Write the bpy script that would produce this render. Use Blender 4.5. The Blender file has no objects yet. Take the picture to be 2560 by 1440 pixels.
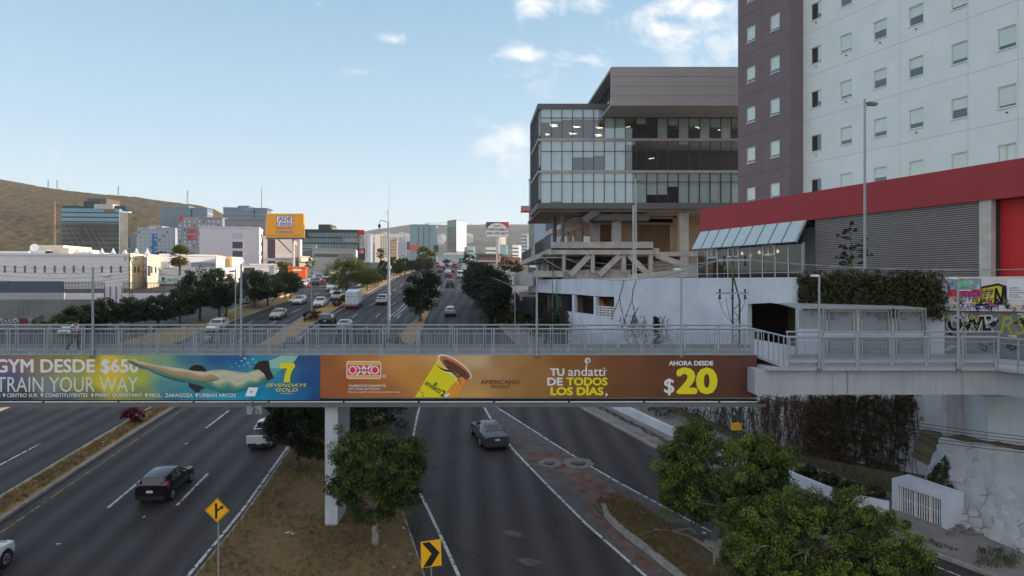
import bpy, math, random, bmesh
import numpy as np
from mathutils import Vector, Matrix
scene = bpy.context.scene
COL = scene.collection
R = math.radians
F = 2560 * 24 / 36
HZ = 708.0
H = 15.3
cam_d = bpy.data.cameras.new("camera")
cam = bpy.data.objects.new("camera", cam_d)
COL.objects.link(cam)
cam_d.sensor_width = 36
cam_d.lens = 24
cam_d.clip_start = 0.2
cam_d.clip_end = 20000
cam_d.shift_y = -12 / 2560
cam.location = (0, 0, H)
cam.rotation_euler = (R(90), 0, 0)
scene.camera = cam
SUN_AZ, SUN_EL = R(78), R(13)           # azimuth from +Y towards +X
sun_d = bpy.data.lights.new("sun", 'SUN')
sun_d.energy = 3.6
sun_d.angle = R(0.5)
sun_d.color = (1.0, 0.84, 0.66)
sun = bpy.data.objects.new("sun", sun_d)
COL.objects.link(sun)
sd = Vector((math.sin(SUN_AZ) * math.cos(SUN_EL), math.cos(SUN_AZ) * math.cos(SUN_EL), math.sin(SUN_EL)))
sun.rotation_euler = sd.to_track_quat('Z', 'Y').to_euler()
sun.location = (60, 20, 80)
vs = scene.view_settings
vs.view_transform = 'Standard'
vs.look = 'None'
vs.exposure = 0.92
vs.gamma = 1
world = bpy.data.worlds.new("World")
scene.world = world
world.use_nodes = True
wt = world.node_tree
wn, wl = wt.nodes, wt.links
wn.clear()
w_out = wn.new('ShaderNodeOutputWorld')
bg = wn.new('ShaderNodeBackground')
bg.inputs['Strength'].default_value = 0.15
wl.new(bg.outputs[0], w_out.inputs[0])
sky = wn.new('ShaderNodeTexSky')
sky.sky_type = 'NISHITA'
sky.sun_disc = False
sky.sun_elevation = SUN_EL
sky.sun_rotation = SUN_AZ
sky.altitude = 1800
sky.air_density = 1.0
sky.dust_density = 0.6
sky.ozone_density = 1.0
def wmath(op, a, b=None, c=None):
 n = wn.new('ShaderNodeMath'); n.operation = op
 for i, v in enumerate((a, b, c)):
  if v is None: continue
  if isinstance(v, (int, float)): n.inputs[i].default_value = v
  else: wl.new(v, n.inputs[i])
 return n.outputs[0]
wtc = wn.new('ShaderNodeTexCoord')
wsep = wn.new('ShaderNodeSeparateXYZ'); wl.new(wtc.outputs['Generated'], wsep.inputs[0])
w_y = wmath('MAXIMUM', wsep.outputs[1], 0.05)
w_u = wmath('DIVIDE', wsep.outputs[0], w_y)
w_v = wmath('DIVIDE', wsep.outputs[2], w_y)
wcomb = wn.new('ShaderNodeCombineXYZ'); wl.new(w_u, wcomb.inputs[0]); wl.new(w_v, wcomb.inputs[1])
def wnoise(scale, detail, sx=1, sy=1, dist=0.0):
 m = wn.new('ShaderNodeMapping'); m.inputs['Scale'].default_value = (sx, sy, 1)
 wl.new(wcomb.outputs[0], m.inputs[0])
 n = wn.new('ShaderNodeTexNoise'); n.inputs['Scale'].default_value = scale; n.inputs['Detail'].default_value = detail
 n.inputs['Roughness'].default_value = 0.62; n.inputs['Distortion'].default_value = dist
 wl.new(m.outputs[0], n.inputs[0]); return n.outputs['Fac']
n_big = wnoise(5, 7, 1, 1.7, .4)
n_small = wnoise(16, 6, 1, 1.3, .6)
def duv(px, py): return (px - 1280) / F, (HZ - py) / F
CLOUDS = [(1340, 5, 70, 40, 1.3), (1450, 12, 120, 38, 1.1), (1730, 15, 130, 40, 1.5), (1600, 70, 280, 150, .66), (1760, 130, 200, 150, .85),
  (1310, 135, 60, 26, 1.35), (1250, 185, 120, 60, .35), (1480, 190, 250, 100, .72), (1350, 200, 180, 90, .6), (1270, 355, 90, 60, 1.25), (1300, 400, 120, 80, .8), (980, 95, 60, 20, .85), (915, 176, 50, 14, .75),
  (770, 408, 30, 12, .6), (300, 460, 140, 28, .42), (130, 385, 70, 14, .38), (1660, 75, 60, 28, 1.3), (1150, 400, 60, 20, .5), (1475, 145, 40, 20, 1.1)]
acc = None
for (px, py, rx, ry, d) in CLOUDS:
 cu, cv = duv(px, py)
 a = wmath('DIVIDE', wmath('SUBTRACT', w_u, cu), rx / F)
 b = wmath('DIVIDE', wmath('SUBTRACT', w_v, cv), ry / F)
 r2 = wmath('ADD', wmath('MULTIPLY', a, a), wmath('MULTIPLY', b, b))
 g = wmath('MULTIPLY', wmath('POWER', 2.718, wmath('MULTIPLY', r2, -0.9)), d)
 acc = g if acc is None else wmath('MAXIMUM', acc, g)
nmix = wmath('ADD', wmath('MULTIPLY', n_big, .42), wmath('MULTIPLY', n_small, .58))
dens = wmath('MULTIPLY', wmath('SUBTRACT', wmath('ADD', wmath('MULTIPLY', nmix, 1.9), wmath('MULTIPLY', acc, .40)), 1.18), 2.6)
wcl = wn.new('ShaderNodeClamp'); wl.new(dens, wcl.inputs[0])
mask = wmath('MULTIPLY', wcl.outputs[0], wmath('GREATER_THAN', wsep.outputs[1], 0.1))
wcr = wn.new('ShaderNodeMix'); wcr.data_type = 'RGBA'          # lit / grey cloud colour from the small noise
wl.new(wcl.outputs[0], wcr.inputs['Factor'])
wcr.inputs[6].default_value = (3.3, 3.5, 3.7, 1); wcr.inputs[7].default_value = (4.6, 4.4, 4.25, 1)
wmx = wn.new('ShaderNodeMix'); wmx.data_type = 'RGBA'
wl.new(wmath('MULTIPLY', mask, .8), wmx.inputs['Factor'])
SKYMIX = wmx
vr = wn.new('ShaderNodeValToRGB'); wl.new(wmath('MAXIMUM', wsep.outputs[2], 0.0), vr.inputs[0])
for i, (pos, c) in enumerate(((0.0, (3.6, 3.66, 3.5)), (.07, (3.1, 3.4, 3.5)), (.20, (2.05, 2.75, 3.2)), (.40, (1.25, 2.05, 2.75)), (.62, (1.75, 2.3, 2.85)), (1.0, (2.1, 2.3, 2.6)))):
 e = vr.color_ramp.elements[i] if i < 2 else vr.color_ramp.elements.new(pos)
 e.position = pos; e.color = c + (1,)
veil = wn.new('ShaderNodeMix'); veil.data_type = 'RGBA'; veil.inputs['Factor'].default_value = .78
hz_ = wn.new('ShaderNodeMix'); hz_.data_type = 'RGBA'; hz_.inputs[7].default_value = (3.45, 3.36, 3.25, 1)      # the half of the sky behind the camera is hazier and warmer
hf = wn.new('ShaderNodeMapRange'); hf.inputs[1].default_value = .15; hf.inputs[2].default_value = -.45; hf.inputs[3].default_value = 0; hf.inputs[4].default_value = .85; wl.new(wsep.outputs[1], hf.inputs[0])
wl.new(hf.outputs[0], hz_.inputs['Factor']); wl.new(vr.outputs[0], hz_.inputs[6])
wl.new(sky.outputs[0], veil.inputs[6]); wl.new(hz_.outputs[2], veil.inputs[7])
wl.new(veil.outputs[2], wmx.inputs[6]); wl.new(wcr.outputs[2], wmx.inputs[7])
wl.new(wmx.outputs[2], bg.inputs['Color'])
_PY = np.array([-400, 0, 33, 118, 140, 187, 260, 340, 480, 560, 800, 1500, 12000.])
_PZ = np.array([-30, -15.3, -12.1, -3.9, -2.0, 1.35, 5.3, 9.0, 14.6, 15.4, 12, 6, 0]) + H
def gz(y): return float(np.interp(y, _PY, _PZ))
def slope(y): return (gz(y + 3) - gz(y - 3)) / 6
def P(px, py, y): return Vector(((px - 1280) / F * y, y, H + (HZ - py) / F * y))
def G(px, py, up=0.0):
 k = (HZ - py) / F
 lo, hi = 8.0, 560.0
 f = lambda y: H + k * y - gz(y)
 flo = f(lo)
 y = lo
 for i in range(1, 600):
  y2 = lo + (hi - lo) * i / 600
  if f(y2) <= 0 or f(y2) * flo <= 0:
   a, b = y, y2
   for _ in range(40):
    m = (a + b) / 2
    if f(m) * f(a) <= 0: b = m
    else: a = m
   y = (a + b) / 2
   break
  y = y2
 return Vector(((px - 1280) / F * y, y, gz(y) + up))
def GY(px, y, up=0.0): return Vector(((px - 1280) / F * y, y, gz(y) + up))
def lin(c): return tuple(((v / 255) / 12.92 if v / 255 <= .04045 else ((v / 255 + .055) / 1.055) ** 2.4) for v in c)
MATS = {}
def mat(name, col, rough=.7, metal=0., var=.12, scale=1.5, bump=0., bscale=20., spec=.4, col2=None, detail=5, coat=0., stretch=None, emit=None, streak=0.):
 if name in MATS: return MATS[name]
 m = bpy.data.materials.new(name); m.use_nodes = True
 nt = m.node_tree; n = nt.nodes; l = nt.links
 b = n['Principled BSDF']
 b.inputs['Roughness'].default_value = rough; b.inputs['Metallic'].default_value = metal
 b.inputs['Specular IOR Level'].default_value = spec
 b.inputs['Coat Weight'].default_value = coat
 tc = n.new('ShaderNodeTexCoord'); mp = n.new('ShaderNodeMapping'); l.new(tc.outputs['Object'], mp.inputs[0])
 if stretch: mp.inputs['Scale'].default_value = stretch
 c1 = tuple(max(0, c * (1 - var)) for c in col) + (1,)
 c2 = tuple(min(1, c * (1 + var)) for c in (col2 or col)) + (1,)
 if var > 0 or col2:
  nz = n.new('ShaderNodeTexNoise'); nz.inputs['Scale'].default_value = scale; nz.inputs['Detail'].default_value = detail
  l.new(mp.outputs[0], nz.inputs[0])
  rp = n.new('ShaderNodeValToRGB'); rp.color_ramp.elements[0].position = .32; rp.color_ramp.elements[1].position = .68
  rp.color_ramp.elements[0].color = c1; rp.color_ramp.elements[1].color = c2
  l.new(nz.outputs['Fac'], rp.inputs[0]); src = rp.outputs[0]
  if streak > 0:      # rain streaks: noise stretched vertically
   mp2 = n.new('ShaderNodeMapping'); mp2.inputs['Scale'].default_value = (3, 3, .12); l.new(tc.outputs['Object'], mp2.inputs[0])
   n2 = n.new('ShaderNodeTexNoise'); n2.inputs['Scale'].default_value = 2.0; n2.inputs['Detail'].default_value = 6; l.new(mp2.outputs[0], n2.inputs[0])
   r2 = n.new('ShaderNodeMapRange'); r2.inputs[1].default_value = .5; r2.inputs[2].default_value = .75; r2.inputs[3].default_value = 0; r2.inputs[4].default_value = streak
   l.new(n2.outputs['Fac'], r2.inputs[0])
   mx = n.new('ShaderNodeMix'); mx.data_type = 'RGBA'; l.new(r2.outputs[0], mx.inputs['Factor']); l.new(src, mx.inputs[6]); mx.inputs[7].default_value = (.09, .08, .07, 1)
   src = mx.outputs[2]
  l.new(src, b.inputs['Base Color'])
 else:
  b.inputs['Base Color'].default_value = tuple(col) + (1,)
 if bump > 0:
  nb = n.new('ShaderNodeTexNoise'); nb.inputs['Scale'].default_value = bscale; nb.inputs['Detail'].default_value = 6
  l.new(mp.outputs[0], nb.inputs[0])
  bp = n.new('ShaderNodeBump'); bp.inputs['Strength'].default_value = bump; bp.inputs['Distance'].default_value = .05
  l.new(nb.outputs['Fac'], bp.inputs['Height']); l.new(bp.outputs[0], b.inputs['Normal'])
 if emit:
  b.inputs['Emission Color'].default_value = tuple(emit[:3]) + (1,); b.inputs['Emission Strength'].default_value = emit[3]
 MATS[name] = m
 return m
def vcol_mat(name, rough=.6, spec=.3, mul=1.0, noise=.06):
 if name in MATS: return MATS[name]
 m = bpy.data.materials.new(name); m.use_nodes = True
 nt = m.node_tree; n = nt.nodes; l = nt.links; b = n['Principled BSDF']
 b.inputs['Roughness'].default_value = rough; b.inputs['Specular IOR Level'].default_value = spec
 a = n.new('ShaderNodeAttribute'); a.attribute_name = 'Col'
 tc = n.new('ShaderNodeTexCoord'); nz = n.new('ShaderNodeTexNoise'); nz.inputs['Scale'].default_value = 6; l.new(tc.outputs['Object'], nz.inputs[0])
 mr = n.new('ShaderNodeMapRange'); mr.inputs[3].default_value = 1 - noise * 2; mr.inputs[4].default_value = 1 + noise * 2; l.new(nz.outputs['Fac'], mr.inputs[0])
 mx = n.new('ShaderNodeMix'); mx.data_type = 'RGBA'; mx.blend_type = 'MULTIPLY'; mx.inputs['Factor'].default_value = 1
 l.new(a.outputs['Color'], mx.inputs[6]); l.new(mr.outputs[0], mx.inputs[7]); l.new(mx.outputs[2], b.inputs['Base Color'])
 MATS[name] = m
 return m
def glass_mat(name, tint=(.55, .62, .66), rough=.03, refl=.35, edge=.6):
 """window glass: partly mirror (fresnel-like), partly see-through with a tint"""
 if name in MATS: return MATS[name]
 m = bpy.data.materials.new(name); m.use_nodes = True
 nt = m.node_tree; n = nt.nodes; l = nt.links; n.clear()
 o = n.new('ShaderNodeOutputMaterial'); mx = n.new('ShaderNodeMixShader'); t = n.new('ShaderNodeBsdfTransparent'); g = n.new('ShaderNodeBsdfGlossy')
 t.inputs[0].default_value = tint + (1,); g.inputs['Roughness'].default_value = rough; g.inputs[0].default_value = (.9, .95, 1, 1)
 fr = n.new('ShaderNodeLayerWeight'); fr.inputs[0].default_value = .25
 ma = n.new('ShaderNodeMath'); ma.operation = 'MULTIPLY_ADD'; ma.inputs[1].default_value = edge; ma.inputs[2].default_value = refl
 l.new(fr.outputs['Facing'], ma.inputs[0]); ma.use_clamp = True
 l.new(ma.outputs[0], mx.inputs[0]); l.new(t.outputs[0], mx.inputs[1]); l.new(g.outputs[0], mx.inputs[2]); l.new(mx.outputs[0], o.inputs[0])
 MATS[name] = m
 return m
def mesh_mat(name, col, pitch=.05, wire=.22):
 """welded wire netting: opaque wires on a square grid, holes between them"""
 if name in MATS: return MATS[name]
 m = bpy.data.materials.new(name); m.use_nodes = True
 nt = m.node_tree; n = nt.nodes; l = nt.links
 b = n['Principled BSDF']; b.inputs['Base Color'].default_value = col + (1,); b.inputs['Roughness'].default_value = .5; b.inputs['Metallic'].default_value = .3
 tc = n.new('ShaderNodeTexCoord'); sp = n.new('ShaderNodeSeparateXYZ'); l.new(tc.outputs['UV'], sp.inputs[0])
 outs = []
 for i in (0, 1):
  d = n.new('ShaderNodeMath'); d.operation = 'DIVIDE'; d.inputs[1].default_value = pitch; l.new(sp.outputs[i], d.inputs[0])
  f = n.new('ShaderNodeMath'); f.operation = 'FRACT'; l.new(d.outputs[0], f.inputs[0])
  c = n.new('ShaderNodeMath'); c.operation = 'LESS_THAN'; c.inputs[1].default_value = wire; l.new(f.outputs[0], c.inputs[0]); outs.append(c)
 mxm = n.new('ShaderNodeMath'); mxm.operation = 'MAXIMUM'; l.new(outs[0].outputs[0], mxm.inputs[0]); l.new(outs[1].outputs[0], mxm.inputs[1])
 l.new(mxm.outputs[0], b.inputs['Alpha'])
 MATS[name] = m
 return m
WLOC = {}
def wloc(o):
 v = Vector((0, 0, 0))
 while o is not None:
  v = v + o.location; o = o.parent
 return v
class MB:
 def __init__(s): s.v, s.f, s.m = [], [], []
 def face(s, pts, mi=0):
  k = len(s.v); s.v += [Vector(p) for p in pts]; s.f.append(tuple(range(k, k + len(pts)))); s.m.append(mi)
 def hexa(s, b, t, mi=0):
  """b, t: 4 bottom and 4 top points, counter-clockwise seen from above"""
  k = len(s.v); s.v += [Vector(p) for p in list(b) + list(t)]; n = len(b)
  s.f.append(tuple(k + i for i in reversed(range(n)))); s.f.append(tuple(k + n + i for i in range(n)))
  for i in range(n): j = (i + 1) % n; s.f.append((k + i, k + j, k + n + j, k + n + i))
  s.m += [mi] * (n + 2)
 def box(s, x0, x1, y0, y1, z0, z1, mi=0):
  s.hexa([(x0, y0, z0), (x1, y0, z0), (x1, y1, z0), (x0, y1, z0)], [(x0, y0, z1), (x1, y0, z1), (x1, y1, z1), (x0, y1, z1)], mi)
 def prism(s, poly, vec, mi=0):
  vec = Vector(vec); s.hexa([Vector(p) for p in poly], [Vector(p) + vec for p in poly], mi)
 def beam(s, a, b, w, h, mi=0, up=(0, 0, 1)):
  a, b = Vector(a), Vector(b); d = (b - a).normalized(); u = Vector(up)
  if abs(d.dot(u)) > .98: u = Vector((0, 1, 0))
  sx = d.cross(u).normalized() * w / 2; sy = sx.cross(d).normalized() * h / 2
  q = [sx * i + sy * j for i, j in ((-1, -1), (1, -1), (1, 1), (-1, 1))]
  s.hexa([a + e for e in q], [b + e for e in q], mi)
 def tube(s, a, b, r0, r1=None, n=8, mi=0, cap=True):
  s.path([a, b], [r0, r0 if r1 is None else r1], n, mi, cap)
 def path(s, pts, rad, n=6, mi=0, cap=True):
  pts = [Vector(p) for p in pts]
  if not hasattr(rad, '__len__'): rad = [rad] * len(pts)
  k0 = len(s.v); ref = None
  for i, p in enumerate(pts):
   d = (pts[min(i + 1, len(pts) - 1)] - pts[max(i - 1, 0)]).normalized()
   if ref is None: ref = Vector((1, 0, 0)) if abs(d.x) < .8 else Vector((0, 1, 0))
   a = d.cross(ref).normalized(); b = d.cross(a).normalized(); ref = b.cross(d).normalized()
   for j in range(n):
    t = 2 * math.pi * j / n
    s.v.append(p + (a * math.cos(t) + b * math.sin(t)) * rad[i])
  for i in range(len(pts) - 1):
   for j in range(n):
    q = (j + 1) % n
    s.f.append((k0 + i * n + j, k0 + i * n + q, k0 + (i + 1) * n + q, k0 + (i + 1) * n + j)); s.m.append(mi)
  if cap:
   s.f.append(tuple(k0 + j for j in reversed(range(n)))); s.f.append(tuple(k0 + (len(pts) - 1) * n + j for j in range(n))); s.m += [mi, mi]
 def lathe(s, c, prof, n=12, mi=0, axis=(0, 0, 1)):
  """prof: list of (radius, height along axis)"""
  ax = Vector(axis).normalized(); c = Vector(c)
  u = ax.cross(Vector((0, 1, 0)) if abs(ax.y) < .9 else Vector((1, 0, 0))).normalized(); w = ax.cross(u)
  k0 = len(s.v)
  for (r, h) in prof:
   for j in range(n):
    t = 2 * math.pi * j / n; s.v.append(c + ax * h + (u * math.cos(t) + w * math.sin(t)) * r)
  for i in range(len(prof) - 1):
   for j in range(n):
    q = (j + 1) % n; s.f.append((k0 + i * n + j, k0 + i * n + q, k0 + (i + 1) * n + q, k0 + (i + 1) * n + j)); s.m.append(mi)
  s.f.append(tuple(k0 + j for j in reversed(range(n)))); s.f.append(tuple(k0 + (len(prof) - 1) * n + j for j in range(n))); s.m += [mi, mi]
 def ball(s, c, rx, ry, rz, n=10, m=7, mi=0):
  c = Vector(c); k0 = len(s.v)
  for i in range(m + 1):
   a = math.pi * (i / m - .5); a = max(min(a, 1.5), -1.5)
   for j in range(n):
    t = 2 * math.pi * j / n
    s.v.append(c + Vector((rx * math.cos(a) * math.cos(t), ry * math.cos(a) * math.sin(t), rz * math.sin(a))))
  for i in range(m):
   for j in range(n):
    q = (j + 1) % n; s.f.append((k0 + i * n + j, k0 + i * n + q, k0 + (i + 1) * n + q, k0 + (i + 1) * n + j)); s.m.append(mi)
  s.f.append(tuple(k0 + j for j in reversed(range(n)))); s.f.append(tuple(k0 + m * n + j for j in range(n))); s.m += [mi, mi]
 def build(s, name, mats, parent=None, smooth=False, loc=None, uv=None, fix=True):
  me = bpy.data.meshes.new(name)
  base = wloc(parent) if parent is not None else Vector(loc) if loc is not None else Vector((0, 0, 0))
  me.from_pydata([tuple(v - base) for v in s.v], [], s.f)
  for mm in (mats if isinstance(mats, (list, tuple)) else [mats]): me.materials.append(mm)
  if any(s.m): me.polygons.foreach_set('material_index', s.m)
  if fix:
   b = bmesh.new(); b.from_mesh(me); bmesh.ops.recalc_face_normals(b, faces=b.faces); b.to_mesh(me); b.free()
  if smooth:
   for p in me.polygons: p.use_smooth = True
   try: me.set_sharp_from_angle(angle=R(38))
   except Exception: pass
  if uv is not None:
   ul = me.uv_layers.new(name='UVMap')
   for lp in me.loops: ul.data[lp.index].uv = uv(Vector(me.vertices[lp.vertex_index].co) + base)
  me.update()
  o = bpy.data.objects.new(name, me); COL.objects.link(o)
  if parent is not None: o.parent = parent
  elif loc is not None: o.location = loc
  return o
def thing(name, label, cat, loc=(0, 0, 0), group=None):
 o = bpy.data.objects.new(name, None); COL.objects.link(o); o.empty_display_size = .3
 o.location = loc; o['label'] = label; o['category'] = cat
 if group: o['group'] = group
 return o
def tag(o, label, cat, group=None, kind=None):
 o['label'] = label; o['category'] = cat
 if group: o['group'] = group
 if kind: o['kind'] = kind
 return o
def struct(o, kind='structure'):
 o['kind'] = kind; return o
def copy_tree(o, parent=None):
 c = o.copy(); COL.objects.link(c)
 if parent is not None: c.parent = parent
 for ch in list(o.children): copy_tree(ch, c)
 return c
def relabel(o, label, cat=None, group=None):
 o['label'] = label
 if cat: o['category'] = cat
 if group: o['group'] = group
 return o
def vcolor(o, fn):
 """paint a print: fn(world point) -> linear rgb"""
 me = o.data; b = wloc(o)
 ca = me.color_attributes.new('Col', 'FLOAT_COLOR', 'POINT')
 for i, v in enumerate(me.vertices): ca.data[i].color = tuple(fn(Vector(v.co) + b)) + (1,)
 return o
def text_mesh(s, shear=0.0, space=1.0):
 c = bpy.data.curves.new('lettering', 'FONT'); c.body = s; c.size = 1; c.shear = shear; c.space_character = space; c.resolution_u = 3
 o = bpy.data.objects.new('lettering', c); COL.objects.link(o)
 dg = bpy.context.evaluated_depsgraph_get(); dg.update()
 me = bpy.data.meshes.new_from_object(o.evaluated_get(dg))
 bpy.data.objects.remove(o); bpy.data.curves.remove(c)
 return me
def letters(parent, s, place, x0, x1, y0, y1, m, bold=0.0, shear=0.0, space=1.0, name='lettering'):
 """fit the writing s into the box x0..x1, y0 (bottom)..y1 (top); place(x, y) -> world point on the sign"""
 t = text_mesh(s, shear, space); co = np.array([v.co[:] for v in t.vertices]); a, b = co.min(0), co.max(0); fs = [tuple(p.vertices) for p in t.polygons]; bpy.data.meshes.remove(t)
 w = bold * abs(y1 - y0) * 1.15; mb = MB(); X0, X1, sy = x0 + w, x1 - w, (w if y1 > y0 else -w) * .8
 for k, (dx, dy) in enumerate(((0, 0), (-w, 0), (w, 0), (0, -sy), (0, sy), (-w * .7, sy * .7), (w * .7, -sy * .7), (w * .7, sy * .7), (-w * .7, -sy * .7)) if bold else ((0, 0),)):
  n0 = len(mb.v)
  for c in co: mb.v.append(place(X0 + (X1 - X0) * (c[0] - a[0]) / max(1e-6, b[0] - a[0]) + dx, y0 + sy + (y1 - y0 - 2 * sy) * (c[1] - a[1]) / max(1e-6, b[1] - a[1]) + dy) - Vector((0, .0006 * k, 0)))
  mb.f += [tuple(i + n0 for i in f) for f in fs]; mb.m += [0] * len(fs)
 return mb.build(name, m, parent, fix=False)
def flat(parent, name, pts, place, m):
 mb = MB(); mb.face([place(x, y) for x, y in pts]); return mb.build(name, m, parent, fix=False)
class Face:
 """o: lower left corner seen from outside, u: along the wall, z up, n: outward normal"""
 def __init__(s, a, b, z0, z1):
  s.o = Vector((a[0], a[1], z0)); s.w = (Vector((b[0], b[1], 0)) - Vector((a[0], a[1], 0))).length
  s.u = (Vector((b[0], b[1], 0)) - Vector((a[0], a[1], 0))).normalized(); s.h = z1 - z0
  s.n = Vector((s.u.y, -s.u.x, 0))
 def pt(s, x, z, off=0.0): return s.o + s.u * x + Vector((0, 0, z)) + s.n * off
 def slab(s, mb, x0, x1, z0, z1, o0, o1, mi=0):
  mb.hexa([s.pt(x0, z0, o1), s.pt(x1, z0, o1), s.pt(x1, z0, o0), s.pt(x0, z0, o0)], [s.pt(x0, z1, o1), s.pt(x1, z1, o1), s.pt(x1, z1, o0), s.pt(x0, z1, o0)], mi)
 def ray(s, px, py, off=0.0):
  """where the sight line through a photo pixel meets this wall: (x, z) on the wall"""
  kx, kz = (px - 1280) / F, (HZ - py) / F
  o = s.o + s.n * off
  t_den = s.u.x - kx * s.u.y
  t = (kx * o.y - o.x) / t_den
  y = o.y + s.u.y * t
  return t, H + kz * y - s.o.z
 def px(s, px, py, off=0.0):
  t, z = s.ray(px, py, off); return s.pt(t, z, off)
def frame_ring(mb, f, x0, x1, z0, z1, w, o0, o1, mi=0):
 f.slab(mb, x0, x0 + w, z0, z1, o0, o1, mi); f.slab(mb, x1 - w, x1, z0, z1, o0, o1, mi)
 f.slab(mb, x0 + w, x1 - w, z0, z0 + w, o0, o1, mi); f.slab(mb, x0 + w, x1 - w, z1 - w, z1, o0, o1, mi)
rnd = random.Random(7)
# ================================================================ ground, road, islands, markings, hills
def curve(pix, y0=None, y1=None):
 """pixel trace on the ground -> function X(Y), extended straight at both ends"""
 pts = sorted([(G(*p).y, G(*p).x) for p in pix])
 ys = [p[0] for p in pts]; xs = [p[1] for p in pts]
 def f(y):
  if y <= ys[0]:
   k = (xs[1] - xs[0]) / (ys[1] - ys[0]); return xs[0] + k * (y - ys[0])
  if y >= ys[-1]:
   k = (xs[-1] - xs[-2]) / (ys[-1] - ys[-2]); return xs[-1] + k * (y - ys[-1])
  return float(np.interp(y, ys, xs))
 return f
medR = curve([(0, 1307), (160, 1200), (333, 1087), (445, 1017), (742, 841), (815, 789), (865, 762), (895, 750), (965, 709), (985, 695), (1037, 677)])
medL = curve([(0, 1245), (163, 1147), (317, 1055), (382, 1017), (637, 870), (715, 825), (770, 788), (840, 753), (900, 722), (962, 692), (1010, 677)])
kerbR = curve([(2466, 1440), (1642, 1125), (1433, 1012), (1240, 808), (1200, 740), (1172, 690), (1152, 660)])
lmR = curve([(765, 739), (700, 760), (600, 797), (400, 872), (200, 950)])
lmL = curve([(728, 741), (600, 776), (400, 830), (200, 890)])
m_dirt = mat('dry_ground', lin((120, 104, 82)), .95, var=.3, scale=.7, bump=.5, bscale=9, col2=lin((92, 84, 64)))
m_far = mat('far_ground', lin((116, 100, 78)), .95, var=.35, scale=.4, col2=lin((88, 82, 62)))
m_conc = mat('concrete_pavement', lin((128, 124, 122)), .9, var=.18, scale=1.1, bump=.25, bscale=25)
m_kerb = mat('kerb_concrete', lin((150, 146, 142)), .85, var=.2, scale=2.5, bump=.2)
m_grassd = mat('dry_turf', lin((184, 152, 104)), .95, var=.28, scale=2.2, bump=.8, bscale=35, col2=lin((156, 122, 76)))
m_white_line = mat('worn_white_paint', lin((185, 185, 185)), .7, var=.3, scale=6)
def worn(m, sc, lo, hi):
 nt = m.node_tree; n = nt.nodes; l = nt.links; tc = n.new('ShaderNodeTexCoord'); t = n.new('ShaderNodeTexNoise'); t.inputs['Scale'].default_value = sc; t.inputs['Detail'].default_value = 8; l.new(tc.outputs['Object'], t.inputs[0])
 r = n.new('ShaderNodeMapRange'); r.inputs[1].default_value = lo; r.inputs[2].default_value = hi; l.new(t.outputs['Fac'], r.inputs[0]); l.new(r.outputs[0], n['Principled BSDF'].inputs['Alpha']); return m
worn(m_white_line, 3.5, .34, .46)
m_yellow_line = mat('worn_yellow_paint', lin((170, 128, 70)), .75, var=.35, scale=5)
m_red_earth = mat('red_gravel', lin((108, 76, 68)), .95, var=.25, scale=1.3, bump=.6, bscale=40, col2=lin((112, 92, 86)))
m_patch = mat('worn_asphalt', lin((92, 88, 88)), .9, var=.2, scale=1.5, bump=.4, bscale=40)
m_manhole = mat('manhole_concrete', lin((122, 116, 112)), .9, var=.25, scale=3)
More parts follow.
